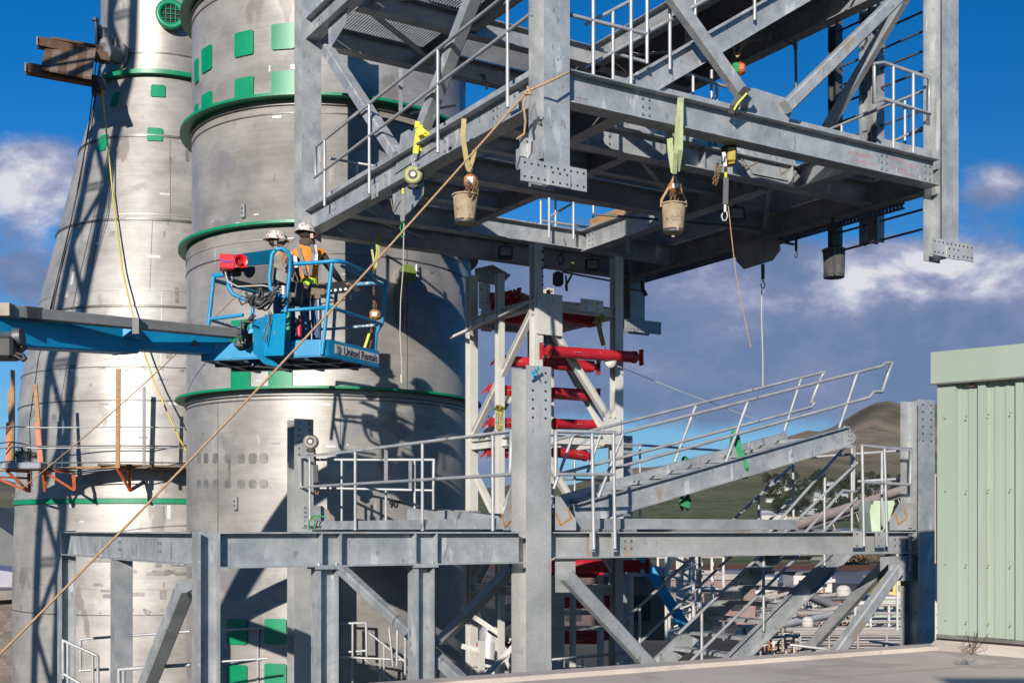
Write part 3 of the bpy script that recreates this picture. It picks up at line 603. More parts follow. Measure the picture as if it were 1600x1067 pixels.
rails(up_, [q([(900, 68), (1012, 98)]), q([(1040, 110), (1083, 118), (1128, 134), (1190, 150)]), q([(960, 165), (1128, 196), (1200, 210)])],
      [tuple(q(p)) for p in ([(1083, 118), (1083, 245)], [(1112, 110), (1112, 250)], [(1120, 130), (1120, 240)])])
q = lambda pts: rl(UP, 'v', -.0, pts)
rails(up_, [q([(1366, 100), (1380, 98), (1452, 122), (1452, 178), (1380, 156), (1366, 160), (1366, 104)]), q([(1366, 160), (1380, 154), (1452, 178)])],
      [tuple(q(p)) for p in ([(1396, 105), (1396, 240)], [(1427, 115), (1427, 247)])])
q = lambda pts: rl(UP, 'u', UU-.1, pts)
rails(up_, [q([(1290, 205), (1441, 143)]), q([(1310, 262), (1441, 200)])], [tuple(q(p)) for p in ([(1414, 158), (1414, 225)], [(1315, 195), (1315, 280)])], r=.02)
q = lambda pts: rl(UP, 'v', VV-.25, pts)
rails(up_, [q([(845, 308), (965, 325)]), q([(845, 345), (965, 362)]), q([(860, 338), (905, 312)])], [tuple(q(p)) for p in ([(845, 308), (845, 372)], [(868, 311), (868, 376)], [(927, 320), (927, 378)], [(963, 325), (963, 380)])])
q = lambda pts: rl(UP, 'v', 5.2, pts)
rails(up_, [], [tuple(q(p)) for p in ([(858, 306), (858, 372)], [(896, 308), (896, 374)])])
rails(up_, [q3(19.6, [(715, 111), (760, 117), (760, 140)]), q3(19.6, [(640, 178), (712, 165)]), q3(19.4, [(515, 248), (600, 262)])], [tuple(q3(19.6, [(725, 113), (725, 150)])), tuple(q3(19.4, [(558, 254), (558, 290)]))])
# hand-written fitters' marks in red on the long front beam
random.seed(14); mb = MB()
for row, (x0, x1, y0) in enumerate(((1325, 1362, 238), (1330, 1366, 250), (1392, 1412, 247), (1392, 1415, 262), (1416, 1432, 258), (1414, 1430, 272))):
    x = x0
    while x < x1:
        yy = y0+(x-x0)*.24; h_ = random.uniform(1.6, 3.4)
        mb.tube([UP.pa(x, yy+h_, -.008), UP.pa(x+random.uniform(.3, 1.5), yy-h_, -.008), UP.pa(x+random.uniform(1.2, 2.6), yy+random.uniform(-1, 1)*h_, -.008)], .0022, 4); x += random.uniform(2.2, 3.8)
for x in (905, 915): mb.tube([UP.pa(x-3, 152+(x-905)*.24, -.008), UP.pa(x+3, 153.5+(x-905)*.24, -.008)], .003, 4); mb.tube([UP.pa(x, 152.5+(x-905)*.24, -.008), UP.pa(x, 159+(x-905)*.24, -.008)], .003, 4)
mb.build('marker_writing', markr, up_)
# ---- floor 2
z2 = 7.62
beam(up_, S2(0, .16, z2), S2(0, VV-.16, z2), d=.32, b=.2, m=0, name='upper_beam', bn=-A, bolts=[5.9])
beam(up_, S2(.155, VV, z2), S2(UU-.155, VV, z2), d=.32, b=.2, m=1, name='upper_beam')
beam(up_, S2(UU, .16, z2), S2(UU, VV-.16, z2), d=.32, b=.2, m=1, name='upper_beam')
beam(up_, S2(.155, 5.1, z2-.01), S2(UU-.1, 5.1, z2-.01), d=.3, b=.2, m=1, name='upper_beam')
beam(up_, S2(4.2, .16, z2-.01), S2(4.2, VV-.16, z2-.01), d=.3, b=.2, m=1, name='upper_beam')
beam(up_, S2(1.95, 3.6, z2-.01), S2(1.95, VV-.1, z2-.01), d=.26, b=.15, m=1, name='upper_beam')
for a in ((.12, 1.9, 5.2, 6.5), (2.0, 4.1, 5.2, 6.5), (.12, 1.9, 3.7, 5.0), (4.3, 6.0, 1.2, 6.5)): grating(up_, S2, *a, z2+.034, name='upper_grating', pitch=.045)
for (ux, vx, uy, vy) in ((.2, 5.2, 1.9, 6.4), (4.3, 5.0, 6.0, 3.0), (4.3, 3.0, 6.0, 5.0), (.3, 5.0, 1.8, 3.8)):
    mb = MB(); mb.ang(S2(ux, vx, z2-.22), S2(uy, vy, z2-.22), a=.10, b=.10); mb.build('plan_brace', galv[1], up_)
# landing plate with perforated edge under the head of the upper stair
mb = MB(); mb.box(S2(5.15, 3.85, z2+.045), .95, 2.7, .006, A, B); mb.build('landing_plate', galv[1], up_)
stair(up_, S2, .12, 1.06, 1.25, 4.86, 5.2, 7.45, 12, m=0)
for v in (.06, 1.12):
    a = S2(1.25, v, 4.86); b = S2(5.2, v, 7.45)
    rails(up_, [[a+Zu*1.05, b+Zu*1.05], [a+Zu*.55, b+Zu*.55]], [(a+(b-a)*t, a+(b-a)*t+Zu*1.05) for t in (.1, .42, .75)])
# rods and posts of the tall guard frame at the far right corner
gf = thing('rod_guard_frame', 'dark tall guard frame of parallel rods on three posts, behind the right-hand column', 'guard frame', UP.S(UU+.5, 1, 3.4))
ug = UU+.45
for px, y0, y1, w in ((1305, -20, 430, .16), (1355, -20, 382, .18), (1371, -20, 380, .13)):
    mb = MB(); p, r_ = UP.pb(px, y1, ug), UP.pb(px, y0, ug); r_.x, r_.y = p.x, p.y
    mb.ibeam(p, r_, up=B, d=w, b=.14); mb.build('post', galv[1] if px > 1310 else galvd, gf)
a0, a1 = UP.v_at(1303, ug), UP.v_at(1441, ug)
for i in range(17):
    z = 4.12+.27*i
    if z > 8.1: break
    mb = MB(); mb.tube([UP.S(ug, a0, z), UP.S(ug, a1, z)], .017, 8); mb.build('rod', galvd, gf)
# perforated cable ladder under the right edge beam
ct = thing('cable_ladder', 'dark perforated cable ladder slung under the right edge of the upper floor', 'cable ladder', UP.S(UU+.15, .5, 4.3))
for dz in (0, .07):
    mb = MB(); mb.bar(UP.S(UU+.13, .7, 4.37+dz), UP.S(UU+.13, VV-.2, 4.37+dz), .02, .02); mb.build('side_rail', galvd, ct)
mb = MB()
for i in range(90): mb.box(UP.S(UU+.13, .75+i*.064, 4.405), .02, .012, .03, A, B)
o = mb.build('rungs', galvd, ct)
# ================================================================== white pipe tower with red arms
TW = Frame(P(838, 0, 17.5).x, 17.5)
T = TW.S; tu, tv = 1.45, 1.9
tw = thing('pipe_support_tower', 'cream white bolted steel tower with red arms, rising inside the platform to the hanging floor', 'support tower', T(0, 0, -15))
def wm(par, p0, p1, d, b, up, name, m=white, kind='i'):
    mb = MB()
    if kind == 'i': mb.ibeam(p0, p1, up=up, d=d, b=b, tf=.012, tw=.01)
    elif kind == 'a': mb.ang(p0, p1, up=up, a=d, b=b, t=.012)
    else: mb.bar(p0, p1, d, b, up=up)
    return mb.build(name, m, par)
for u, v, top in ((0, 0, 4.18), (tu, 0, 4.15), (0, tv, 4.05), (tu, tv, 4.0)): wm(tw, T(u, v, -15), T(u, v, top), .15, .145, B, 'column')
for u, v in ((-.05, .95), (.95, 1.6)): wm(tw, T(u, v, -15), T(u, v, 3.9 if u < 0 else 3.5), .11, .11, B, 'inner_post')
mb = MB()
mb.mi = 0
for z in [4.05-.12*i for i in range(5)]:
    p = T(.05, -.092, z); mb.prism([(math.cos(6.283*k/8)*.018, math.sin(6.283*k/8)*.018) for k in range(8)], p, p-B*.002)
mb.build('bolt_holes', hole, tw)
for z in (3.3, 1.35, -.9, -2.2):
    wm(tw, T(.08, 0, z), T(tu-.08, 0, z), .14, .12, Zu, 'girt'); wm(tw, T(0, .08, z), T(0, tv-.08, z), .14, .12, Zu, 'girt')
    wm(tw, T(.08, tv, z), T(tu-.08, tv, z), .14, .12, Zu, 'girt'); wm(tw, T(tu, .08, z), T(tu, tv-.08, z), .14, .12, Zu, 'girt')
for a, b in ((T(.06, -.03, 3.2), T(tu-.06, -.03, 1.55)), (T(.06, .0, 1.2), T(tu-.06, .0, -.6)), (T(-.02, .06, 3.2), T(-.02, tv-.06, 1.5)), (T(0, .1, -.9), T(0, tv-.1, .9)), (T(0, tv-.1, -1.0), T(0, .1, -2.6)),
             (T(.1, tv, 1.3), T(tu-.1, tv, 3.1)), (T(tu, .1, 1.3), T(tu, tv-.1, 3.2)), (T(.1, tv, -.8), T(tu-.1, tv, 1.2)), (T(0, .1, 1.2), T(0, tv-.1, -.7))):
    wm(tw, a, b, .10, .08, Zu, 'diagonal')
for u, z, w_, h_ in ((.17, 3.15, .22, .30), (1.3, 1.5, .16, .2)):
    mb = MB(); mb.box(T(u, -.095, z), w_, .008, h_, A, B); boltset(mb, T(u, -.104, z+.1), -B, A, Zu, 2, 2, .1, .2, .012, .008); mb.build('gusset_plate', [white, boltm], tw)
wm(tw, T(-.25, 2.05, 3.05), T(0, -.15, 3.35), .06, .06, Zu, 'rail', kind='a')
for x, y, w_, h_ in ((757, 463, .1, .2), (760, 500, .09, .18), (925, 478, .20, .09)):
    mb = MB(); mb.box(P(x, y, 18.8 if x < 800 else 17.6), w_/2*2, .01, h_, A, B); boltset(mb, P(x, y, 18.7 if x < 800 else 17.5), -B, A, Zu, 2, 2, w_, h_, .012, .006); mb.build('splice_plate', [white, hole], tw)
# red arms : tubes with end lugs, standing out from the tower
def arm(p0, p1, r, sq=False, name='red_arm'):
    mb = MB()
    if sq: mb.hss(p0, p1, r*2, r*2, r=.03)
    else:
        mb.tube([p0, p1], r, 20)
        for p, s in ((p0, 1), (p1, -1)): mb.tube([p, p+(p1-p0).normalized()*.03*s], r*1.12, 20)
    d = (p1-p0).normalized()
    for p, s in ((p0, -1), (p1, 1)):
        mb.box(p+d*s*.07, .07, .012, .05, d, B); mb.box(p+d*s*.12, .012, .04, .12, d, B)
    mb.mi = 1
    for p, s in ((p0, -1), (p1, 1)):
        for dz in (-.09, .09): mb.bolt(p+d*s*.12-B*.04+Zu*dz, -B, .014, .02)
    mb.mi = 2; mb.box(p0+d*.5-V3((0, r+.0015, 0)), .05, .0015, .03, d, Zu)
    return mb.build(name, [red, boltm, paint], tw)
arm(P(857, 549, 17.3), P(992, 558, 18.1), .085)
arm(P(852, 567, 18.4), P(925, 573, 18.8), .085, True); arm(P(782, 563, 18.6), P(838, 568, 18.0), .085)
arm(P(768, 608, 18.8), P(800, 611, 18.4), .08, True); arm(P(862, 614, 18.3), P(926, 618, 18.8), .085, True)
arm(P(866, 662, 18.3), P(928, 664, 18.8), .08); arm(P(768, 660, 18.8), P(798, 661, 18.4), .075, True)
arm(P(866, 706, 18.6), P(915, 712, 19), .08); arm(P(766, 706, 18.8), P(796, 708, 18.4), .075, True)
arm(P(762, 487, 19.3), P(838, 500, 18.3), .13, True); arm(P(768, 467, 18.9), P(800, 463, 18.8), .09); arm(P(808, 480, 18.6), P(850, 468, 18.2), .09); arm(P(853, 485, 18.3), P(928, 498, 18.9), .13, True); arm(P(862, 478, 18.6), P(925, 484, 19.0), .09)
arm(P(850, 884, 19), P(1000, 884, 19), .10); arm(P(860, 893, 19.5), P(930, 893, 19.8), .09)
arm(P(760, 1014, 19), P(800, 1010, 19), .11); arm(P(862, 940, 19.6), P(940, 940, 19.9), .1, True); arm(P(862, 990, 19.6), P(940, 988, 19.9), .09); arm(P(862, 1000, 19.2), P(930, 1000, 19.5), .06)
for i, x in enumerate((765, 790, 812)):     # rust brown saddle blocks on the top red frame
    mb = MB(); c = P(x, 468-i*2, 18.9); mb.plate([c+V3((-.16, 0, -.08)), c+V3((.1, 0, -.08)), c+V3((.2, 0, .0)), c+V3((-.1, 0, .13))], V3((0, 1, 0)), .25); mb.build('saddle_block', [mat('brown_saddle', (.3, .2, .05), (.4, .28, .08), 6)] if i == 0 else bpy.data.materials['brown_saddle'], tw)
mb = MB(); mb.hss(P(872, 1060, 18.9), P(872, 900, 18.9), .2, .2); mb.build('inner_post', white, tw)
mb = MB(); mb.tube([P(764, 1040, 18.6), P(765, 990, 18.6), P(780, 965, 18.7), P(820, 950, 18.9)], .16, 20); mb.build('bent_pipe', galvt, tw)
for (x0, y0, x1, y1, Z) in ((722, 950, 850, 972, 17.8), (720, 1012, 752, 1020, 17.6), (738, 966, 795, 1004, 17.7), (752, 1067, 830, 985, 17.2), (862, 960, 975, 960, 18.6), (862, 984, 975, 984, 18.6)):
    wm(tw, P(x0, y0, Z), P(x1, y1, Z+.05), .07, .07, Zu, 'low_rail', kind='a')
for x, y0, y1, Z in ((752, 1000, 1060, 17.6), (783, 875, 915, 17.5), (783, 932, 1060, 17.5), (895, 905, 1060, 19), (938, 900, 1060, 19.3), (985, 880, 1060, 19.5)):
    wm(tw, P(x, y1, Z), P(x, y0, Z), .08, .07, B, 'low_post', kind='bar')
# ================================================================== silo B (big cylinder) and stack A (cone)
def curved(mb, c, ang0, ang1, z0, z1, Rf, off, t, n=6, rc=.04, bulge=0):
    """plate wrapped on a shell of radius Rf(z), rounded corners"""
    outl = []
    for (sx, sz) in ((-1, -1), (1, -1), (1, 1), (-1, 1)):
        for k in range(4):
            outl.append(None)
    am, aw = (ang0+ang1)/2, (ang1-ang0)/2; zm, zh = (z0+z1)/2, (z1-z0)/2
    R0 = Rf(zm); ra = rc/R0; vs = []; m = 12; cols = []
    for i in range(m+1):
        s = -1+2*i/m; a = am+aw*s; e = max(0, abs(s)*aw-(aw-ra))/ra
        h = zh-rc*(1-math.sqrt(max(0, 1-e*e))); cols.append((a, zm-h, zm+h))
    for a, za_, zb_ in cols:
        for z, o in ((za_, off), (za_, off+t), (zb_, off+t), (zb_, off)):
            R = Rf(z)+o; vs.append((c[0]+R*math.sin(a), c[1]-R*math.cos(a), EYE+z))
    fs = []
    for i in range(m):
        for k in range(4): fs.append([i*4+k, i*4+(k+1) % 4, (i+1)*4+(k+1) % 4, (i+1)*4+k])
    fs += [[3, 2, 1, 0], [m*4+k for k in range(4)]]
    mb.add(vs, fs)
cB = ((517-800)/F*22.5, 22.5)
RB = lambda z: 2.52 if z > 5.06 else 2.615
silo = thing('silo', 'wide stainless steel cylindrical silo with green flange rings, directly behind the lift basket', 'silo', (cB[0], cB[1], 0))
def shell(par, c, prof, m, n=160, name='shell'):
    mb = MB(); mb.lathe([(r, EYE+z) for z, r in prof], (c[0], c[1], 0), n)
    return mb
mb = shell(silo, cB, [(-15, 2.6), (2.2, 2.615), (5.05, 2.615), (5.06, 2.52), (9.3, 2.52), (14, 2.52), (14.01, 0)], None)
mb.mi = 1
random.seed(11)
def angpx(c, R, px, toward=True):      # angle on a shell (0 = towards -Y) seen at pixel column
    r = (px-800)/F; best = 0; bd = 9
    for i in range(-900, 901):
        a = i/10*math.pi/180; x = c[0]+R*math.sin(a); y = c[1]-R*math.cos(a)
        if math.cos(a)*1 - 0 < -.1: continue
        d = abs(x/y-r); nrm = (math.sin(a), -math.cos(a))
        if nrm[0]*x+nrm[1]*y < 0 and d < bd: bd = d; best = a
    return best
def cylpt(c, R, px, py):
    a = angpx(c, R, px); y = c[1]-R*math.cos(a); return a, (829-py)*y/F
def marks(mb, c, Rf, n, pxr, pyr, dark=True, seed=1):
    random.seed(seed); mb.mi = 1 if dark else 2
    for _ in range(n):
        px, py = random.uniform(*pxr), random.uniform(*pyr); R = 2.6
        try: a, z = cylpt(c, Rf((829-py)/F*c[1]), px, py)
        except Exception: continue
        w, h = random.choice([(.05, .02), (.03, .10), (.10, .03), (.16, .035), (.03, .03), (.07, .07)]); Rr = Rf(z)
        curved(mb, c, a-w/Rr/2, a+w/Rr/2, z-h/2, z+h/2, Rf, -.002, .004, rc=.004)
marks(mb, cB, RB, 26, (310, 700), (300, 780), True, 5); marks(mb, cB, RB, 22, (310, 560), (40, 760), False, 6)
# footprints of removed clips, in two rows low on the shell
for px in (311, 322, 337, 356, 377, 395, 412):
    for py, hh in ((716, 16), (756, 13)):
        a, z = cylpt(cB, RB(1), px, py); mb.mi = 1; w = .16; curved(mb, cB, a-w/5.2, a+w/5.2, z-hh*.0055, z+hh*.0055, RB, -.002, .004, rc=.05); mb.mi = 1
a, z = cylpt(cB, RB(1), 358, 736); curved(mb, cB, a-.013, a+.013, z-.24, z+.24, RB, -.002, .004, rc=.01)
mb.build('shell', [stainB, mark, markw], silo)
def ring(par, c, z, R, ov, th, m=green, name='flange_ring', lip=.05):
    mb = MB(); n = 160
    mb.lathe([(R-.01, EYE+z), (R+ov, EYE+z), (R+ov, EYE+z+th), (R-.01, EYE+z+th)], (c[0], c[1], 0), n, close=True, smooth=False)
    mb.build(name, m, par)
    if lip:
        mb = MB(); mb.lathe([(R-.01, EYE+z-.10), (R+.035, EYE+z-.10), (R+.035, EYE+z-.085), (R-.01, EYE+z-.085)], (c[0], c[1], 0), n, close=True, smooth=False)
        mb.build('weld_bead', seam, par)
def hoop(par, c, z, R, h=.02, o=.012, m=None):
    mb = MB(); mb.lathe([(R-.02, EYE+z-h/2), (R+o, EYE+z-h/2), (R+o, EYE+z+h/2), (R-.02, EYE+z+h/2)], (c[0], c[1], 0), 160, close=True, smooth=False); mb.build('seam_hoop', m or seam, par)
ring(silo, cB, 2.34, 2.615, .20, .04); ring(silo, cB, 5.07, 2.56, .20, .045); ring(silo, cB, 7.18, 2.52, .21, .045); ring(silo, cB, 9.34, 2.52, .21, .045)
for z in (2.18, 4.84, 4.6, 6.95, 9.1): hoop(silo, cB, z, RB(z), m=seam if z != 4.84 else stainB)
for a_ in (-62, -38, 12, 38):       # vertical seams
    a = math.radians(a_); mb = MB(); za_, zb_ = (-6, 2.2) if a_ in (12, -38) else (2.4, 5.0)
    curved(mb, cB, a-.002, a+.002, za_, zb_, RB, -.002, .005, rc=.001); mb.build('seam_line', seam, silo)
def patches(par, c, Rf, lst, t=.03):
    for x0, y0, x1, y1 in lst:
        zm = (829-(y0+y1)/2)/F*(c[1]-Rf(0)); R = Rf(zm)
        a0, zA = cylpt(c, R, x0, y1); a1, zB = cylpt(c, R, x1, y0); am, zb0 = cylpt(c, R, (x0+x1)/2, y1); _, zb1 = cylpt(c, R, (x0+x1)/2, y0)
        mb = MB(); curved(mb, c, a0, a1, zb0, zb1, Rf, -.01, t+.01, rc=.022); mb.build('green_pad', green, par)
patches(silo, cB, RB, [(368, 50, 397, 88), (425, 38, 461, 78), (368, 122, 397, 161), (425, 112, 461, 151), (317, 74, 332, 112), (317, 146, 332, 184), (306, 94, 311.5, 130), (306, 164, 311, 192),
                       (362, 560, 392, 609), (420, 556, 457, 605), (362, 500, 392, 545), (356, 967, 387, 1006), (414, 966, 448, 1006), (356, 1038, 387, 1075), (414, 1036, 448, 1075)])
for px, py in ((376, 328), (370, 786), (650, 424)):     # small lugs
    a, z = cylpt(cB, RB(z if False else 1), px, py); R = RB(z); c_ = V3((cB[0]+(R+.03)*math.sin(a), cB[1]-(R+.03)*math.cos(a), EYE+z)); nn = V3((math.sin(a), -math.cos(a), 0)); tt = V3((math.cos(a), math.sin(a), 0))
    mb = MB(); mb.box(c_, .04, .03, .12, tt, nn, bev=.015); mb.mi = 1; mb.box(c_+Zu*.03+nn*.031, .012, .002, .02, tt, nn); mb.box(c_-Zu*.04+nn*.031, .012, .002, .02, tt, nn); mb.build('lifting_lug', [galv[1], hole], silo)
a, z = cylpt(cB, RB(3), 625, 432); nn = V3((math.sin(a), -math.cos(a), 0)); c_ = V3((cB[0]+2.6*math.sin(a), cB[1]-2.6*math.cos(a), EYE+z))
mb = MB(); mb.tube([c_, c_+nn*.28], .13, 24); mb.build('nozzle', stainB, silo); mb = MB(); mb.tube([c_+nn*.28, c_+nn*.31], .15, 24); mb.build('nozzle_cap', mat('lime_cap', (.16, .24, .04), (.22, .30, .07), 8), silo)
# hand written mark on the shell
def text3(s, c, ex, ey, h, m, name, par, depth=.002, bold=0):
    cu = bpy.data.curves.new(name, 'FONT'); cu.body = s; cu.size = h; cu.extrude = depth; cu.align_x = 'CENTER'; cu.align_y = 'CENTER'; cu.offset = bold
    tmp = bpy.data.objects.new('tmp', cu); COL.objects.link(tmp); dg = bpy.context.evaluated_depsgraph_get(); me = bpy.data.meshes.new_from_object(tmp.evaluated_get(dg)); bpy.data.objects.remove(tmp)
    ex, ey = V3(ex).normalized(), V3(ey).normalized(); ez = ex.cross(ey); off = ORG[par.name] if par else V3()
    for v in me.vertices: v.co = V3(c)+ex*v.co.x+ey*v.co.y+ez*v.co.z-off
    me.materials.clear(); me.materials.append(m); o = bpy.data.objects.new(name, me); COL.objects.link(o)
    if par: o.parent = par
    ORG[o.name] = off; return o
a, z = cylpt(cB, RB(1), 617, 788); nn = V3((math.sin(a), -math.cos(a), 0)); tt = V3((math.cos(a), math.sin(a), 0))
text3('90°', V3((cB[0]+2.625*math.sin(a), cB[1]-2.625*math.cos(a), EYE+z)), tt, Zu, .16, ink, 'written_mark', silo, bold=.004)

text3('3', UP.S(.05, -.158, 4.18), A, Zu, .07, markb, 'written_mark', up_, bold=.001)
# ---- stack A
ZA = 30.0; cA = ((262-800)/F*ZA, ZA)
def pr(y, left): return ((829-y)*ZA/F, (262-left)/F*ZA)
profA = [(-15, 3.56), pr(985, 37), pr(860, 38), pr(800, 41), pr(640, 46), pr(600, 50), pr(485, 75), pr(367, 104), pr(230, 138), pr(155, 160), pr(120, 163), pr(0, 163), (18, 1.58), (18.01, 0)]
profA = sorted(profA)
def RA(z):
    for (z0, r0), (z1_, r1) in zip(profA[:-1], profA[1:]):
        if z0 <= z <= z1_: return r0+(r1-r0)*(z-z0)/(z1_-z0+1e-9)
    return profA[0][1]
stk = thing('exhaust_stack', 'tall tapering stainless steel stack narrowing upward, at the left behind the lift boom', 'stack', (cA[0], cA[1], 0))
mb = shell(stk, cA, profA, None)
def marksA(mb, n, pxr, pyr, mi, seed, dims=None):
    random.seed(seed); mb.mi = mi
    for _ in range(n):
        px, py = random.uniform(*pxr), random.uniform(*pyr); R = RA((829-py)/F*(ZA-2)); 
        if abs(px-262) > R/ZA*F*.9: continue
        a, z = cylpt(cA, R, px, py); w, h = random.choice(dims or [(.12, .04), (.05, .16), (.22, .05), (.3, .07), (.05, .05), (.12, .12), (.08, .3)])
        curved(mb, cA, a-w/R/2, a+w/R/2, z-h/2, z+h/2, RA, -.002, .005, rc=.004)
marksA(mb, 34, (60, 295), (180, 900), 1, 3); marksA(mb, 25, (60, 295), (300, 820), 2, 4)
marksA(mb, 13, (120, 295), (868, 935), 1, 9, [(.5, .09), (.35, .08), (.25, .07), (.15, .2)])
marksA(mb, 22, (90, 290), (572, 580), 1, 12, [(.06, .05), (.1, .04)]); marksA(mb, 14, (110, 290), (950, 960), 1, 13, [(.06, .05), (.1, .04)])
mb.build('shell', [stainA, mark, markw], stk)
zAt = lambda py: (829-py)*(ZA-RA((829-py)/F*(ZA-2)))/F       # height of a hoop whose nearest point shows at py
ring(stk, cA, zAt(117), 1.6, .20, .10, lip=0); ring(stk, cA, zAt(786), RA(zAt(786)), .05, .10, lip=0)
for py, hh in ((82, .03), (212, .05), (343, .05), (478, .05), (335, .03), (453, .02), (573, .02), (625, .03), (776, .06), (920, .03), (961, .02)):
    hoop(stk, cA, zAt(py), RA(zAt(py)), hh, .03 if hh > .04 else .012, seam if py not in (335, 453, 776, 920) else stainA)
for px, y0, y1 in ((266, 215, 340), (252, 455, 570), (256, 790, 925), (146, 345, 455), (180, 572, 625), (236, 345, 455)):
    R = RA(zAt((y0+y1)/2)); a = angpx(cA, R, px); mb = MB(); curved(mb, cA, a-.0025, a+.0025, zAt(y1), zAt(y0), RA, -.002, .006, rc=.001); mb.build('seam_line', seam if px != 252 else markw, stk)
patches(stk, cA, RA, [(233, 128, 258, 149), (228, 197, 254, 219), (166, 140, 177, 164), (148, 208, 162, 235)])
# round porthole nozzle with a green grille
a, z = cylpt(cA, 1.58, 262, 22); a = math.radians(14); nn = V3((math.sin(a), -math.cos(a), 0)); tt = V3((math.cos(a), math.sin(a), 0))
c_ = P(267, 23, 28.35); mb = MB(); mb.tube([c_-nn*.3, c_-nn*0], .33, 36); mb.build('nozzle', stainA, stk)
mb = MB(); mb.lathe([(.22, 0), (.35, 0), (.35, .05), (.22, .05)], c_, 40, axis=nn, close=True); mb.build('porthole_ring', green, stk)
mb = MB(); mb.tube([c_+nn*.002, c_+nn*.006], .22, 36); mb.build('porthole_opening', hole, stk)
mb = MB()
for k in (-.11, -.0, .11):
    h_ = math.sqrt(.22**2-k*k); mb.tube([c_+nn*.03+tt*k-Zu*h_, c_+nn*.03+tt*k+Zu*h_], .009, 6); mb.tube([c_+nn*.03+Zu*k-tt*h_, c_+nn*.03+Zu*k+tt*h_], .009, 6)
mb.build('grille', green, stk)
for (px, py, Z, r, nx, ln) in ((178, 90, 28.6, .19, (-.6, -.8, 0), .5), (172, 62, 28.9, .16, (-.85, -.5, 0), .45)):
    n3 = V3(nx).normalized(); c_ = P(px+12, py, Z); mb = MB(); mb.tube([c_-n3*.2, c_+n3*ln], r, 24); mb.tube([c_+n3*.05, c_+n3*.09], r*1.7, 24); mb.tube([c_+n3*(ln-.04), c_+n3*ln], r*1.6, 24); mb.build('nozzle', stainA, stk)
mb = MB(); mb.tube([P(150, 84, 28.5), P(152, 60, 28.5), P(150, 32, 28.5)], .05, 10); mb.tube([P(149, 34, 28.5), P(150, 29, 28.5)], .08, 10); mb.tube([P(163, 46, 28.5), P(164, 80, 28.5)], .12, 12); mb.build('vent_pipe', galvd, stk)
# bracket platform at the top left, two timbers carrying short planks
tb = thing('timber_bracket_platform', 'small dark timber platform of short planks on two bearers, jutting left high on the stack', 'timber platform', P(120, 100, 28))
mb = MB(); mb.bar(P(60, 67, 27.4), P(170, 92, 28.2), .26, .20); mb.build('bearer', woodd, tb); mb = MB(); mb.bar(P(42, 108, 26.4), P(152, 128, 27.4), .26, .20); mb.build('bearer', woodd, tb)
for p in ((60.3, 67, 27.38), (42.3, 108, 26.38)): mb = MB(); mb.box(P(*p), .012, .115, .095, V3((1, .1, 0)), V3((-.1, 1, 0))); mb.build('cut_end', wood, tb)
for i in range(6):
    x = 79+i*13; mb = MB(); mb.bar(P(x, 64+i*2.6, 28.0), P(x-8, 109+i*2.6, 26.4), .18, .05); mb.build('plank', plank if i % 2 else woodd, tb)
for i in range(3): mb = MB(); mb.bar(P(80-2*i, 62+i*3, 27.9+i*.1), P(160, 76+i*3, 28.3), .22, .05); mb.build('plank', woodd, tb)
for i, (x0, y0, x1, y1) in enumerate(((151, 92, 124, 290), (156, 95, 127, 300), (158, 100, 75, 520))):
    mb = MB(); mb.tube([P(x0, y0, 27.5), P((x0+x1)/2+2, (y0+y1)/2, 27), P(x1, y1, 26.5)], .012, 6)
    if i < 2: mb.tube([P(x1, y1, 26.5), P(60, 560, 26.0), P(46, 660, 26), P(50, 760, 26)], .010, 6)
    tag(mb.build('hanging_cable', black), ['dark hoist cable hanging nearest the sky edge of the stack', 'second dark hoist cable just right of the outermost one', 'thin dark line running down the left edge of the stack shell'][i], 'cable', 'cables hanging from the timber platform')
mb = MB(); mb.box(P(155, 135, 27.4), .12, .12, .2, bev=.04); mb.tube([P(155, 125, 27.3), P(160, 140, 27.3)], .12, 12); mb.build('clamp', galvd, tb)
# yellow hose
mb = MB(); pts = [(157, 110, 27), (160, 150, 26.7), (164, 185, 26.4), (170, 240, 26.1), (176, 300, 25.9), (183, 360, 25.7), (191, 420, 25.5), (202, 470, 25.4), (213, 510, 25.3), (225, 550, 25.2), (240, 595, 25.1), (262, 645, 25), (280, 685, 24.9), (298, 716, 24.8)]
zs_ = lambda x, y: min(27.6, ZA-math.sqrt(max(.1, RA((829-y)/F*27.5)**2-((x-262)/F*28)**2))-.42) if y > 150 else 27.3
mb.tube([P(x, y, zs_(x, y)) for x, y, z_ in pts], .019, 8); tag(mb.build('yellow_hose', yellow), 'thin yellow hose hanging from the timber platform down across the stack', 'hose')

# ---- suspended scaffold round the stack (left), planks on orange brackets
sc_ = thing('bracket_scaffold', 'orange bracket scaffold with timber planks and uprights wrapped round the stack below the boom', 'scaffold', P(120, 730, 26))
def sp_(px, py, Z): return P(px, py, Z)
ringR = RA(1.5)
pk = [(-20, 735, 25.3), (60, 733, 25.6), (110, 731, 25.7), (190, 729, 25.9), (240, 731, 26.0), (300, 732, 26.3)]
for i in range(len(pk)-1):
    for k, dy in enumerate((0, .22, .44)):
        a, b = P(*pk[i]), P(*pk[i+1]); mb = MB(); mb.bar(a+V3((-.05, dy-.02*k, .01*k)), b+V3((.12, dy, .012*k)), .21, .045); mb.build('plank', plank if (i+k) % 2 else wood, sc_)
for (x, y) in ((205, 726), (175, 726), (258, 728)):
    mb = MB(); mb.bar(P(x-22, y, 25.7), P(x+28, y+1, 26.0), .22, .04); mb.build('plank', plank, sc_)
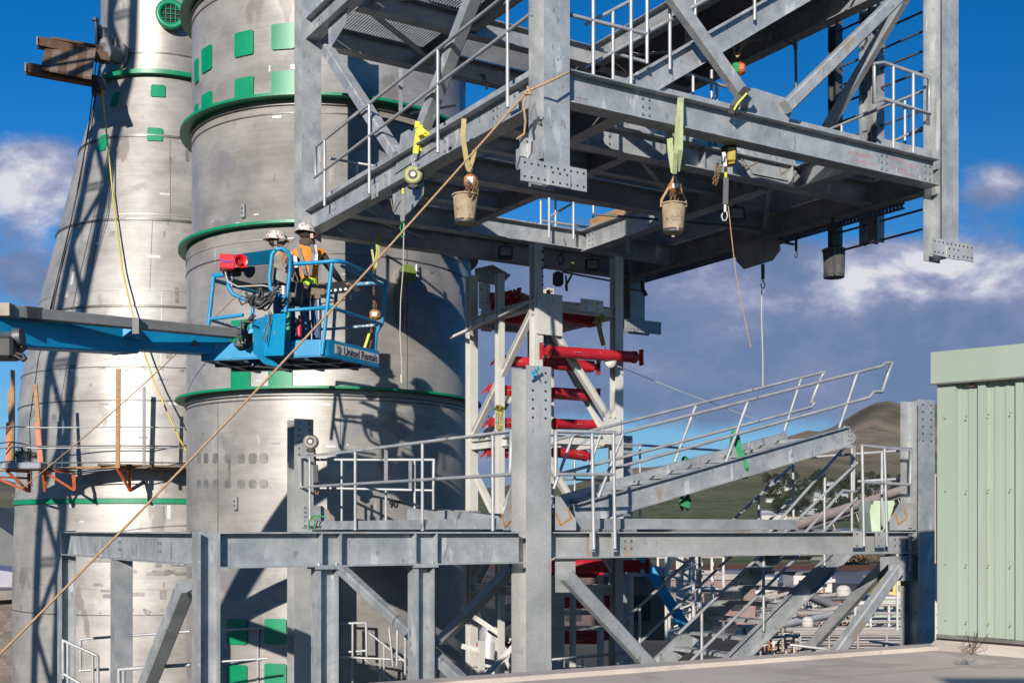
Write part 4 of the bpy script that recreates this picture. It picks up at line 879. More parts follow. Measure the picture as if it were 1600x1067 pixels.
for (bx, by, tx_, ty_) in ((183, 731, 203, 766), (66, 735, 116, 766), (66, 735, 70, 767), (10, 735, 46, 768), (-10, 745, 46, 768)):
    mb = MB(); Zb = 25.4; mb.bar(P(bx, by, Zb), P(tx_, ty_, Zb+.3), .05, .05); mb.bar(P(tx_, ty_, Zb+.3), P(tx_-1, by+5, Zb+.5), .065, .05); mb.bar(P(bx, by, Zb), P(tx_, by+2, Zb+.5), .045, .045); mb.build('bracket', orangem, sc_)
mb = MB(); mb.bar(P(203, 766, 25.7), P(225, 753, 26.3), .06, .06); mb.build('bracket', galvd, sc_)
for (x0, y0, x1, y1, m_, w) in ((184, 731, 185, 577, wood, .09), (184, 731, 185, 660, orangem, .08), (225, 727, 225, 604, galvd, .06), (66, 732, 55, 600, wood, .08), (64, 732, 58, 660, orangem, .09), (20, 726, 20, 578, wood, .08), (18, 728, 15, 608, wood, .07), (12, 730, 13, 660, orangem, .08)):
    mb = MB(); mb.bar(P(x0, y0, 25.3), P(x1, y1, 25.3), w, w*.5, up=V3((0, 1, 0))); mb.build('upright', m_, sc_)
for (y0, y1, m_) in ((666, 667, galvt), (690, 696, galvd), (698, 699, galvt), (720, 722, galvd)):
    mb = MB(); mb.tube([P(-5, y0+3, 25), P(16, y0, 25.25), P(60, y1+1, 25.25), P(186, y1, 25.3), P(298, y1+1, 26.2)], .014, 6); mb.build('guard_wire', m_, sc_)
pl = thing('potted_plant', 'bushy green plant in a grey tub standing on the orange scaffold at the left edge', 'plant', P(38, 726, 25.4))
mb = MB(); mb.lathe([(.13, 0), (.16, .28), (.17, .28), (.0, .27)], P(37, 726, 25.4), 20); mb.build('tub', greyp, pl)
mb = MB(); random.seed(3)
for i in range(260):
    a = random.uniform(0, 6.283); r = random.uniform(.03, .22); c = P(38, 713, 25.4)+V3((math.cos(a)*r*1.1, math.sin(a)*r, random.uniform(-.05, .14)*(1.2-r*2)+(.05 if r < .1 else -.02)))
    d = V3((math.cos(a), math.sin(a), random.uniform(-.6, .9))).normalized()*random.uniform(.06, .16); s_ = d.cross(V3((random.uniform(-1, 1), random.uniform(-1, 1), 1))).normalized()*.012
    mb.add([c-s_, c+s_, c+d], [[0, 1, 2]])
mb.build('foliage', leaf, pl)
mb = MB(); mb.box(P(38, 728, 25.3), .42, .2, .07, bev=.02); tag(mb.build('tool_tray', greyp), 'flat grey tray on the orange scaffold under the plant tub', 'tray')

# ---- crane boom standing left of the picture, whose lattice shadow falls on the stack
def shpt(px, py, t):
    z0 = (829-py)/F*(ZA-1.5); R = RA(z0); a, z = cylpt(cA, R, px, py)
    return V3((cA[0]+R*math.sin(a), cA[1]-R*math.cos(a), EYE+z))-trav*t
crane = thing('crane_boom', 'lattice boom of a crane standing out of the picture to the left', 'crane', (-13, 16, 0))
lo_, hi_ = shpt(72, 960, 15.5), shpt(188, 40, 15.5)
d = (hi_-lo_).normalized(); lo2 = lo_-d*12; hi2 = hi_+d*9; px_ = d.cross(trav).normalized(); py_ = d.cross(px_)
w0 = .36
def ch(t, i, j): 
    c = lo2+(hi2-lo2)*t; return c+px_*w0*i+py_*w0*j
n = 24
for i, j in ((-1, -1), (1, -1), (1, 1), (-1, 1)): mb = MB(); mb.tube([ch(0, i, j), ch(1, i, j)], .14, 8); mb.build('chord', red if False else dred, crane)
mb = MB()
for k in range(n):
    t0, t1 = k/n, (k+1)/n
    for (a, b) in (((-1, -1), (1, -1)), ((-1, 1), (1, 1))):
        mb.tube([ch(t0, *(a if k % 2 else b)), ch(t1, *(b if k % 2 else a))], .06, 6)
        if k % 3 == 0: mb.tube([ch(t0, *a), ch(t0, *b)], .04, 6)
mb.build('lacing', dred, crane)
# ================================================================== boom lift
lift = thing('boom_lift', 'bright blue boom lift with its basket raised beside the silo, two workers aboard', 'boom lift', P(340, 545, 15.8))
Pf = P
def tb_(pts, r=.024, m=blue, name='rail', par=None, n=10):
    mb = MB(); mb.tube([P(*p) for p in pts], r, n); return mb.build(name, m, par or lift)
# boom sections: blue box beams with the grey cable track on top
mb = MB(); bq = (P(203, 531.5, 14.9)-P(0, 518, 13.35)).normalized(); mb.hss(P(0, 518, 13.35)-bq*6, P(203, 531.5, 14.9), .30, .345); mb.build('outer_boom', blue, lift)
mb = MB(); mb.hss(P(190, 530.5, 14.8), P(352, 541, 15.9), .24, .255); mb.mi = 0; mb.build('inner_boom', blue, lift)
mb = MB(); mb.hss(P(186, 529.5, 14.78), P(190, 529.8, 14.81), .33, .375); mb.build('boom_collar', blue, lift)
mb = MB()
mb.hss(P(13, 487, 13.2), P(366, 521, 15.6), .13, .125, r=.01); mb.build('cable_track', track, lift)
mb = MB(); mb.hss(P(36, 489, 13.33), P(62, 491.5, 13.5), .15, .14, r=.01); mb.build('track_cover', dgrey, lift)
mb = MB(); mb.bar(P(203, 499, 14.35), P(217, 499, 14.4), .04, .03); mb.bar(P(213, 497, 14.35), P(213, 522, 14.35), .08, .06, up=V3((0, 1, 0))); mb.build('track_clamp', dgrey, lift)
mb = MB(); mb.box(P(5, 485, 13.15), .10, .08, .07); mb.build('track_end', mat('track_end_rust', (.2, .12, .08), (.3, .28, .2), 14), lift)
mb = MB(); mb.box(P(207, 522, 14.75), .09, .14, .07, bev=.02); mb.build('wear_pad', blue, lift)
mb = MB(); c = P(300, 537, 15.45)
for dx in (-.04, .05): mb.tube([c+V3((dx, -.02, 0)), c+V3((dx, -.08, 0))], .035, 12)
mb.build('pivot_bolts', galvd, lift)
mb = MB(); mb.hss(P(-60, 537, 12.9), P(30, 527, 13.2), .2, .13, r=.03); mb.tube([P(24, 527, 13.1), P(35, 526, 13.1)], .095, 20); mb.mi = 1; mb.box(P(2, 545, 13.1), .18, .15, .12, bev=.03)
mb.plate([P(-20, 552, 13.1), P(18, 556, 13.1), P(36, 540, 13.1), P(28, 533, 13.1), P(-20, 533, 13.1)], V3((0, 1, 0)), .15); mb.build('lift_cylinder', [galvd, black], lift)
mb = MB(); mb.tube([P(12, 552, 13), P(25, 556, 13), P(36, 563, 13), P(40, 560, 13), P(36, 554, 13), P(25, 552, 13)], .018, 6); mb.build('cable_loop', black, lift)
# jib knuckle and rotator
mb = MB(); mb.bar(P(352, 541, 15.9), P(372, 546, 15.75), .1, .16); mb.bar(P(372, 546, 15.7), P(400, 566, 15.7), .10, .13); mb.bar(P(398, 566, 15.7), P(455, 572, 16.3), .12, .10); mb.build('jib_arm', mat('dark_blue_steel', (.0, .06, .13), (.02, .1, .2), 5, rough=.4), lift)
mb = MB(); mb.plate([P(x, y, 15.3+(y-530)*.0025+(x-400)*.003) for x, y in ((395, 500), (421, 492), (424, 505), (421, 558), (440, 574), (412, 568), (396, 552))], V3((0, 1, 0)), .2)
mb.plate([P(x, y, 15.3) for x, y in ((388, 515), (410, 510), (414, 517), (388, 521))], V3((0, 1, 0)), .12); mb.build('rotator_bracket', blue, lift)
mb = MB(); mb.plate([P(x, y, 15.34-(x-413)*.008+(y-530)*.001) for x, y in ((413, 492), (447, 489), (446, 501), (443, 555), (413, 556), (412, 540), (418, 506))], V3((0, 1, 0)), .05); mb.bolt(P(432, 496, 15.31), V3((0, -1, 0)), .03, .01); mb.build('mounting_plate', blue, lift)
# basket
zb_ = 273*15.3/F
NR, NL, FR_, FL_ = P(508, 556, 15.3), P(317, 564, 15.7), P(590, 580, 16.35), P(381, 585, 16.75)
for p in (NR, NL, FR_, FL_): p.z = EYE+zb_
mb = MB(); mb.plate([NL, NR, FR_, FL_], Zu, .03); mb.build('floor', mat('basket_floor', (.03, .04, .05), (.08, .1, .12), 9, metal=.4, spots=[(9, .66, (.3, .34, .36), (1, 1, 1))]), lift)
mb = MB()
for t in (.12, .36, .6, .85): mb.bar(NL.lerp(NR, t)-Zu*.02, FL_.lerp(FR_, t)-Zu*.02, .05, .04)
for t in (.3, .7): mb.bar(NL.lerp(FL_, t)-Zu*.03, NR.lerp(FR_, t)-Zu*.03, .05, .04)
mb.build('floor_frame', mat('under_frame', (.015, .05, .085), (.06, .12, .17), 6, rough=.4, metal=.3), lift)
th = .20
def wall_(a, b, name='toe_board', h=th):
    mb = MB(); d = (b-a).normalized(); n = d.cross(Zu); mb.plate([a, b, b+Zu*h, a+Zu*h], n, .025); mb.bar(a+Zu*h, b+Zu*h, .04, .02); mb.bar(a, b, .05, .02)
    return mb.build(name, blue, lift)
cr1, cr2 = NR.lerp(NL, .045), NR.lerp(FR_, .05)
wall_(NL, cr1, h=.2); wall_(cr2, FR_, h=.21)
mb = MB(); k = 6; arc = [cr1.lerp(NR, t).lerp(NR.lerp(cr2, t), t) for t in [i/k for i in range(k+1)]]
for a, b in zip(arc[:-1], arc[1:]): mb.plate([a, b, b+Zu*.205, a+Zu*.205], (b-a).cross(Zu), .025); mb.bar(a, b, .05, .02)
mb.build('toe_board', blue, lift); wall_(FR_, FL_, h=.15); wall_(FL_, NL, h=.15)
e2 = (FR_-cr2).normalized(); nn = e2.cross(Zu); sg = mb = MB(); so = lambda s, z: cr2+e2*s+Zu*z+nn*.004
LL = (FR_-cr2).length
fr0 = cr2+nn*.028
def sgn(s, z): return fr0+e2*s+Zu*z
mb = MB(); mb.plate([sgn(LL*.10, .055), sgn(LL*.985, .045), sgn(LL*.985, .165), sgn(LL*.10, .175)], nn, .003)
plate_ = mb.build('name_sign', paint, lift)
c0 = sgn(LL*.61, .103)+nn*.004
lt = text3('United Rentals', c0, e2, Zu, .14, ink, 'sign_lettering', plate_, bold=.002)
of_ = ORG[plate_.name]; ws_ = [(v.co+of_-c0).dot(e2) for v in lt.data.vertices]; kx = LL*.68/(max(ws_)-min(ws_))
for v in lt.data.vertices: r_ = (v.co+of_-c0).dot(e2); v.co += e2*(r_*(kx-1))
mb = MB(); cc = sgn(LL*.175, .108)+nn*.0035; mb.lathe([(.028, 0), (.05, 0), (.05, .003), (.028, .003)], cc, 24, axis=nn, close=True, smooth=False, a0=0, a1=math.pi*2)
mb.mi = 0; mb.build('sign_emblem', mat('sign_blue', (.04, .12, .25)), plate_)
mb = MB(); mb.box(cc-e2*.03+nn*.004, .028, .0015, .05, e2, nn); mb.build('sign_emblem', mat('sign_grey', (.32, .31, .29)), plate_)
# railing
tb_([(454, 413, 15.42), (500, 410, 15.32), (520, 408, 15.28), (530, 408, 15.3), (540, 411, 15.4), (603, 440, 16.7), (601, 443, 16.8), (535, 447, 16.95), (398, 455, 17.1), (334, 438, 15.8), (334, 431, 15.7), (366, 428, 15.7)], .026)
tb_([(534, 416, 15.4), (600, 446, 16.7)], .022)
tb_([(440, 486, 15.42), (455, 484.5, 15.4), (518, 480, 15.3), (526, 483, 15.4), (597, 507, 16.7)], .023)
tb_([(325, 499, 15.7), (380, 492, 15.6)], .024)
tb_([(329, 500, 15.8), (386, 517, 17.0), (520, 514, 16.9), (597, 507, 16.8)], .02, bluew)
tb_([(536, 446, 16.9), (603, 441, 16.72)], .027, bluew)
for pts in ([(519, 408, 15.3), (503, 554, 15.27)], [(603, 440, 16.7), (597, 505, 16.7), (588, 520, 16.75), (585, 560, 16.8)], [(334, 431, 15.7), (326, 505, 15.7), (319, 560, 15.68)], [(526, 447, 16.9), (520, 535, 16.9)], [(398, 455, 17.1), (388, 560, 17.1)], [(443, 500, 15.35), (438, 556, 15.33)]):
    tb_(pts, .025, bluew if pts[0][0] == 526 else blue, 'post')
tb_([(446, 465, 15.3), (430, 458, 15.3), (422, 450, 15.3), (421, 432, 15.3), (425, 398, 15.3), (431, 390, 15.3), (440, 388, 15.3), (450, 394, 15.32), (454, 405, 15.35), (453, 425, 15.38), (447, 475, 15.38), (446, 488, 15.38)], .026, name='guard_loop')
tb_([(357, 430, 15.6), (357, 448, 15.5), (364, 460, 15.5), (388, 470, 15.5)], .026, name='guard_loop')
# control console, panels, siren
mb = MB(); mb.plate([P(x, y, 15.75-(x-367)*.006+(y-400)*.012) for x, y in ((367, 398), (430, 389), (424, 412), (370, 416))], V3((0, 1, 0)), .04); mb.build('console_cover', blue, lift)
mb = MB(); mb.plate([P(x, y, 15.45) for x, y in ((366, 418), (424, 414), (447, 428), (445, 441), (396, 444), (352, 432))], V3((0, 1, -.1)), .32); mb.mi = 1
mb.plate([P(x, y, 15.4) for x, y in ((431, 420), (449, 427), (447, 443), (431, 437))], V3((0, 1, 0)), .1); mb.build('control_console', [black, dgrey], lift)
sb = MB(); c = P(355, 411, 15.35); sb.box(c, .095, .10, .095, V3((1, .25, 0)), V3((-.25, 1, 0)), bev=.012); siren = sb.build('siren_box', mat('signal_red', (.72, .01, .02), (.8, .02, .03), 4, rough=.35), lift)
text3('Genie', c+V3((.012, -.1055, .0)).copy(), V3((1, .25, 0)), Zu, .058, mat('sign_violet', (.12, .08, .5)), 'box_lettering', siren, bold=.0015)
mb = MB(); mb.lathe([(.035, 0), (.085, .07), (.09, .09), (.082, .09), (.03, .01)], P(374, 410, 15.3), 20, axis=(.45, -.9, .0)); mb.build('horn', bpy.data.materials['signal_red'], lift)
mb = MB(); mb.tube([P(374, 410, 15.28), P(375, 410.5, 15.2)], .028, 12); mb.build('horn_core', red, lift)
mb = MB(); mb.tube([P(368, 408, 15.4), P(368.5, 408.5, 15.26)], .034, 16); mb.build('beacon', mat('beacon_blue', (.01, .06, .22), rough=.15), lift)
mb = MB(); mb.box(P(362, 437, 15.45), .012, .012, .09); mb.box(P(360, 427, 15.5), .09, .04, .02); mb.build('siren_bracket', greyp, lift)
# hoses: a tangle of looping black lines at the back of the rotator
random.seed(21)
for i in range(26):
    x0, y0 = random.uniform(384, 402), random.uniform(455, 470); x1, y1 = random.uniform(404, 436), random.uniform(446, 468); xm = random.uniform(386, 420); ym = random.uniform(476, 505)
    if i > 17: x0, y0, x1, y1, xm, ym = random.uniform(372, 384), random.uniform(520, 535), random.uniform(386, 400), random.uniform(490, 505), random.uniform(366, 384), random.uniform(500, 515)
    Z_ = random.uniform(15.05, 15.3); pts = []
    for k in range(9):
        t = k/8; x = (1-t)**2*x0+2*t*(1-t)*xm+t*t*x1; y = (1-t)**2*y0+2*t*(1-t)*ym+t*t*y1
        pts.append((x+math.sin(t*9+i)*1.8, y+math.cos(t*8+i*2)*1.6, Z_+math.sin(t*3)*.05))
    tb_(pts, random.choice([.011, .014, .018]), hose if i % 4 else black, 'hose', n=6)
for pts in ([(392, 470, 15.2), (378, 476, 15.1), (372, 466, 15.1), (378, 462, 15.1), (388, 470, 15.1)], [(424, 488, 15.2), (424, 505, 15.2), (418, 522, 15.2), (413, 535, 15.2)], [(421, 486, 15.2), (420, 500, 15.2), (410, 530, 15.2)], [(352, 425, 15.3), (356, 440, 15.3), (372, 448, 15.3), (410, 446, 15.3), (440, 452, 15.3)]):
    tb_(pts, .009, hose if pts[0][0] != 352 else ropew, 'hose', n=6)
mb = MB(); mb.box(P(388, 530, 15.5), .05, .06, .08, bev=.02); mb.build('valve', black, lift)
mb = MB(); mb.box(P(378, 538, 15.5), .09, .06, .05, bev=.02); mb.mi = 1; mb.tube([P(372, 532, 15.3), P(380, 535, 15.3)], .035, 10); mb.build('valve_block', [black, ropew], lift)
mb = MB(); mb.tube([P(443, 447, 15.35), P(443, 466, 15.35)], .035, 14); mb.mi = 1; mb.tube([P(443, 466, 15.35), P(443, 478, 15.35)], .028, 12); mb.build('filter_bottle', [galvt, dgrey], lift)

# ================================================================== workers
def person(label, J, Ed, cls, loc, mats):
    """J: name->(Vector, radius); one skinned body, coloured by the nearest bone"""
    par = thing('person', label, 'person', loc)
    names = list(J); me = bpy.data.meshes.new('tmpbody'); me.from_pydata([J[n][0]-V3(loc) for n in names], [(names.index(a), names.index(b)) for a, b in Ed], [])
    o = bpy.data.objects.new('tmpbody', me); COL.objects.link(o)
    sk = o.modifiers.new('s', 'SKIN'); 
    if not me.skin_vertices: me.skin_vertices.new()
    for i, n in enumerate(names):
        r = J[n][1]; r = (r, r) if not isinstance(r, tuple) else r
        me.skin_vertices[0].data[i].radius = r; me.skin_vertices[0].data[i].use_root = (i == 0)
    sk.use_smooth_shade = True; sk.branch_smoothing = .6
    ss = o.modifiers.new('u', 'SUBSURF'); ss.levels = 2; ss.render_levels = 2
    dg = bpy.context.evaluated_depsgraph_get(); m2 = bpy.data.meshes.new_from_object(o.evaluated_get(dg)); bpy.data.objects.remove(o)
    segs = [((J[a][0]-V3(loc)), (J[b][0]-V3(loc)), c) for a, b, c in cls]
    keys = [k for k in mats]
    m2.materials.clear()
    for k in keys: m2.materials.append(mats[k])
    tors = []
    for p in m2.polygons:
        best = 9; bc = None
        for a, b, c in segs:
            ab = b-a; t = max(0, min(1, (p.center-a).dot(ab)/ab.length_squared)); d = (p.center-a-ab*t).length
            if c == 'head': d -= .03
            if d < best: best = d; bc = c; bt = t
        p.material_index = keys.index(bc if bc != 'torso' else 'torso'); p.use_smooth = True
        if bc == 'torso': tors.append(p.index)
    body = bpy.data.objects.new('body', m2); COL.objects.link(body); body.parent = par; ORG[body.name] = V3(loc)
    return par, body, tors
def garment(par, body, tors, loc, keep, matf, mats, name='vest', off=.018):
    m = body.data; mb = MB(); m.calc_loop_triangles() if False else None
    nrm = {v.index: v.normal for v in m.vertices}
    for i in tors:
        p = m.polygons[i]
        if not keep(p.center): continue
        mb.mi = matf(p.center)
        mb.add([m.vertices[j].co+nrm[j]*off+V3(loc) for j in p.vertices], [list(range(len(p.vertices)))], True)
    return mb.build(name, mats, par)
def helmet(par, c, fwd, r=.125, lab='helmet'):
    c = V3(c); f = V3(fwd).normalized(); up = Zu; sdir = f.cross(up); mb = MB()
    n, m = 24, 8; vs = []; 
    for i in range(m+1):
        th_ = math.pi/2*i/m
        for j in range(n):
            a = 2*math.pi*j/n; rr = r*math.cos(th_)**.8
            vs.append(c+f*(math.cos(a)*rr*1.18)+sdir*(math.sin(a)*rr*.98)+up*(math.sin(th_)*r*.98))
    fs = [[i*n+j, i*n+(j+1) % n, (i+1)*n+(j+1) % n, (i+1)*n+j] for i in range(m) for j in range(n)]
    mb.add(vs, fs, True)
    br = []       # brim all round, longer in front
    for k, (kr, dz) in enumerate(((1.0, .0), (1.22, -.012), (1.22, -.020), (1.0, -.012))):
        for j in range(n):
            a = 2*math.pi*j/n; ex = kr+(.18*(max(0, math.cos(a))**3) if 0 < k < 3 else 0)
            br.append(c+f*(math.cos(a)*r*1.18*(1+(ex-1)*.75))+sdir*(math.sin(a)*r*.98*(1+(ex-1)*.75))+up*dz)
    mb.add(br, [[i*n+j, i*n+(j+1) % n, ((i+1) % 4)*n+(j+1) % n, ((i+1) % 4)*n+j] for i in range(4) for j in range(n)], True)
    mb.bar(c-f*r*1.0+up*.03, c+f*r*.3+up*r*1.0, .03, .012, up=V3((.2, 0, 1)))
    return mb.build(lab, hat, par)
def hand(J, Ed, cls, side, wrist, d, curl, key):
    d = V3(d).normalized(); lat = d.cross(V3(curl)).normalized(); cu = V3(curl).normalized()
    J['palm'+side] = (wrist+d*.06, (.034, .02)); Ed.append((key, 'palm'+side)); cls.append((key, 'palm'+side, 'hand'))
    for i, (o, ln) in enumerate(((-.03, .065), (-.010, .078), (.010, .072), (.03, .056))):
        a, b, c = ('f%d%s%s' % (i, q_, side) for q_ in 'abc')
        J[a] = (wrist+d*.095+lat*o, .0095); J[b] = (wrist+d*(.095+ln*.55)+lat*o*1.1+cu*.012, .0088); J[c] = (wrist+d*(.095+ln*.85)+lat*o*1.1+cu*.040, .0075)
        Ed += [('palm'+side, a), (a, b), (b, c)]; cls += [('palm'+side, a, 'hand'), (a, b, 'hand'), (b, c, 'hand')]
    J['t1'+side] = (wrist+d*.055-lat*.042+cu*.01, .011); J['t2'+side] = (wrist+d*.085-lat*.052+cu*.035, .009)
    Ed += [('palm'+side, 't1'+side), ('t1'+side, 't2'+side)]; cls += [('palm'+side, 't1'+side, 'hand'), ('t1'+side, 't2'+side, 'hand')]
def worker(label, Z, hx, fy, head, neck, chest, hipc, sh, el, wr, feet, face, mats, skew, hd, cu):
    loc = P(hx, fy, Z); loc.z = EYE+zb_+.03
    J = {}; Ed = []; cls = []
    def add(n, p, r): J[n] = (P(*p) if isinstance(p, tuple) else p, r)
    add('pelvis', hipc, (.165, .12)); 
    hp = J['pelvis'][0]; ch_ = P(*chest); nk = P(*neck); hdp = P(*head); lat = V3(skew).normalized()
    J['waist'] = (hp.lerp(ch_, .4), (.155, .115)); J['chest'] = (ch_, (.18, .13)); J['upper'] = (ch_.lerp(nk, .6), (.125, .10)); J['neck'] = (nk, .058); J['jaw'] = (nk.lerp(hdp, .5), (.070, .075)); J['skull'] = (hdp, (.082, .095)); J['crown'] = (hdp+Zu*.085, (.06, .07))
    f = V3(face).normalized(); J['nose'] = (hdp+f*.112-Zu*.035, .013); J['chin'] = (nk.lerp(hdp, .42)+f*.065, .028)
    Ed += [('pelvis', 'waist'), ('waist', 'chest'), ('chest', 'upper'), ('upper', 'neck'), ('neck', 'jaw'), ('jaw', 'skull'), ('skull', 'crown'), ('skull', 'nose'), ('jaw', 'chin')]
    cls += [('pelvis', 'waist', 'torso'), ('waist', 'chest', 'torso'), ('chest', 'upper', 'torso'), ('neck', 'jaw', 'head'), ('jaw', 'skull', 'head'), ('skull', 'crown', 'head'), ('skull', 'nose', 'head')]
    for i, sd in enumerate('LR'):
        s, e, w = (V3(P(*x)) for x in (sh[i], el[i], wr[i]))
        J['sh'+sd] = (s, .078); J['am'+sd] = (s.lerp(e, .5), .062); J['el'+sd] = (e, .052); J['fa'+sd] = (e.lerp(w, .5), .050); J['wr'+sd] = (w, .034)
        Ed += [('upper', 'sh'+sd), ('sh'+sd, 'am'+sd), ('am'+sd, 'el'+sd), ('el'+sd, 'fa'+sd), ('fa'+sd, 'wr'+sd)]
        cls += [('upper', 'sh'+sd, 'torso'), ('sh'+sd, 'el'+sd, 'arm'), ('el'+sd, 'wr'+sd, 'arm')]
        hand(J, Ed, cls, sd, w, hd[i], cu[i], 'wr'+sd)
        ft = P(*feet[i]); ft.z = EYE+zb_+.06
        k_ = -1 if i == 0 else 1
        hpj = hp+lat*.095*k_-Zu*.06; kn = hpj.lerp(ft, .5)+f*.03
        J['hp'+sd] = (hpj, .098); J['kn'+sd] = (kn, .066); J['cf'+sd] = (kn.lerp(ft, .35), .066); J['an'+sd] = (ft+Zu*.06, .046); J['to'+sd] = (ft+f*.17+Zu*.01, .04)
        Ed += [('pelvis', 'hp'+sd), ('hp'+sd, 'kn'+sd), ('kn'+sd, 'cf'+sd), ('cf'+sd, 'an'+sd), ('an'+sd, 'to'+sd)]
        cls += [('pelvis', 'hp'+sd, 'leg'), ('hp'+sd, 'kn'+sd, 'leg'), ('kn'+sd, 'an'+sd, 'leg'), ('an'+sd, 'to'+sd, 'boot')]
    par, body, tors = person(label, J, Ed, cls, loc, mats)
    return par, body, tors, loc, J
base = dict(leg=denim, boot=leather, hand=skin, head=skin)
f2 = V3((.55, .8, 0))
p2, b2, t2, l2, J2 = worker('worker in brown hooded top and orange vest, back turned, reaching right', 16.15, 484, 563,
    (478, 364, 16.1), (480, 381, 16.15), (483, 412, 16.15), (484, 456, 16.15), [(464, 395, 16.05), (501, 396, 16.2)], [(458, 428, 16.4), (520, 424, 16.4)], [(474, 444, 16.7), (533, 441, 16.65)],
    [(478, 563, 16.05), (493, 563, 16.25)], f2, dict(torso=hoodie, arm=hoodie, **base), (.8, -.5, 0), [V3((.6, .7, -.1)), V3((.75, .6, -.05))], [V3((0, 0, -1)), V3((0, 0, -1))])
vst = lambda l: (lambda c: 0 if c.z+l.z > EYE+3.02 else 1)
garment(p2, b2, t2, l2, lambda c: c.z > .98, lambda c: (1 if c.z < 1.10 else 0), [vesto, vestl], 'vest')
garment(p2, b2, t2, l2, lambda c: .86 < c.z < .97, lambda c: 0, [leather], 'tool_belt', off=.035)
def strapband(par, body, tors, loc, cond, m, name, off=.028): return garment(par, body, tors, loc, cond, lambda c: 0, [m], name, off)
mb = MB()
for dx, top, bot in ((.055, 1.46, 1.12), (.135, 1.44, 1.12), (-.08, 1.44, 1.12)): pass
c2 = lambda x, y, Z: P(x, y, Z)
for seg in ([(487, 382, 15.98), (490, 396, 15.95), (486, 414, 15.95), (484, 430, 15.96)], [(466, 386, 15.98), (470, 400, 15.96), (475, 420, 15.96), (478, 432, 15.97)]):
    mb = MB(); webbing(mb, [P(*s_) for s_ in seg], .05, V3((0, -1, 0))); mb.build('harness_strap', dgrey, p2)
for seg in ([(492, 383, 15.99), (494, 398, 15.96), (493, 414, 15.96)], [(461, 400, 16.0), (463, 418, 15.98)]):
    mb = MB(); webbing(mb, [P(*s_) for s_ in seg], .045, V3((0, -1, 0))); mb.build('reflective_band', vestr, p2)
mb = MB(); mb.lathe([(.075, -.01), (.105, .03), (.11, .07), (.08, .085)], P(480, 384, 16.12), 20); mb.build('hood', hoodie, p2)
helmet(p2, P(478, 362.5, 16.1), V3((.5, .85, -.05)))
mb = MB(); mb.lathe([(.045, 0), (.092, .03), (.098, .09), (.09, .12)], P(478.5, 374, 16.1), 20); mb.build('hair', hairm, p2)
for i in range(5):
    x, y = 474+i*7.5, 452+(i % 2)*6; mb = MB(); mb.box(P(x, y, 15.95), .045, .03, .085, bev=.015); mb.build('tool_pouch', leather, p2)
for i, x in enumerate((484, 497)): mb = MB(); mb.tube([P(x, 462, 15.95), P(x+1, 500, 15.95)], .012, 6); mb.build('spud_wrench', galvt, p2)
mb = MB(); mb.lathe([(.05, -.05), (.062, 0), (.05, .05)], P(478, 345, 16.0), 8) if False else mb.box(P(488, 370, 16.05), .02, .05, .03); mb.build('red_ear_guard', red, p2)
p1, b1, t1, l1, J1 = worker('worker in tan shirt behind the console, face turned right under a helmet', 16.4, 441, 563,
    (433, 377, 16.35), (436, 393, 16.4), (441, 424, 16.4), (443, 465, 16.4), [(424, 408, 16.3), (458, 408, 16.5)], [(420, 440, 16.5), (464, 436, 16.8)], [(436, 452, 16.9), (468, 452, 17.0)],
    [(436, 563, 16.3), (450, 563, 16.5)], V3((.95, .25, 0)), dict(torso=olive, arm=olive, **base), (.8, -.4, 0), [V3((.4, .8, 0)), V3((.4, .8, 0))], [V3((0, 0, -1)), V3((0, 0, -1))])
garment(p1, b1, t1, l1, lambda c: c.z > .95 and abs(c.x+.02) > .07, lambda c: (1 if c.z < 1.12 else 0), [vesto, vestl], 'vest')
for seg in ([(428, 402, 16.2), (436, 410, 16.18), (445, 425, 16.18)], [(452, 402, 16.25), (446, 412, 16.2), (438, 428, 16.18)]):
    mb = MB(); webbing(mb, [P(*s_) for s_ in seg], .05, V3((0, -1, 0))); mb.build('harness_strap', dgrey, p1)
helmet(p1, P(432.5, 374, 16.35), V3((-.9, -.2, .05)))
mb = MB(); mb.lathe([(.05, 0), (.088, .03), (.092, .075)], P(430.5, 385.5, 16.36), 20); mb.build('hair', hairm, p1)
mb = MB(); mb.box(P(431, 380, 16.2), .028, .02, .035, bev=.01); mb.build('ear_muff', dgrey, p1)
mb = MB(); mb.box(P(441, 377, 16.3), .035, .06, .014); mb.build('safety_glasses', ink, p1)
# things in the basket
mb = MB(); mb.lathe([(.0, 0), (.08, .0), (.115, .10), (.105, .30), (.0, .32)], P(461, 478, 15.75), 20); mb.tube([P(456, 442, 15.75), P(461, 425, 15.75), (P(467, 442, 15.75))], .012, 6)
tag(mb.build('tool_bag', dgrey), 'dark grey round tool bag hanging inside the basket rail between the workers', 'tool bag')
mb = MB(); mb.tube([P(468, 500, 15.75), P(467, 548, 15.75)], .035, 12); mb.tube([P(468, 493, 15.75), P(468, 500, 15.75)], .02, 8); tag(mb.build('red_canister', red), 'slim red canister standing in the basket behind the blue side wall', 'canister')
mb = MB(); mb.box(P(455, 520, 15.9), .10, .06, .20, bev=.03); tag(mb.build('navy_bag', mat('navy_cloth', (.01, .02, .07), (.03, .05, .12), 8)), 'navy bag slumped in the basket beside the red canister', 'bag')
mb = MB(); mb.box(P(449, 505, 15.7), .04, .04, .24, V3((1, .2, 0)), V3((0, 1, 0)), bev=.015); tag(mb.build('green_bag', mat('mint_cloth', (.05, .32, .2), (.1, .42, .28), 8)), 'narrow mint green cloth hanging in the basket left of the navy bag', 'cloth')
mb = MB(); mb.bar(P(505, 452, 16.3), P(560, 446, 16.9), .05, .16); mb.mi = 1
for i in range(6): mb.bolt(P(508+i*8, 455-i*.8, 16.25+i*.09), V3((0, -1, 0)), .02, .004)
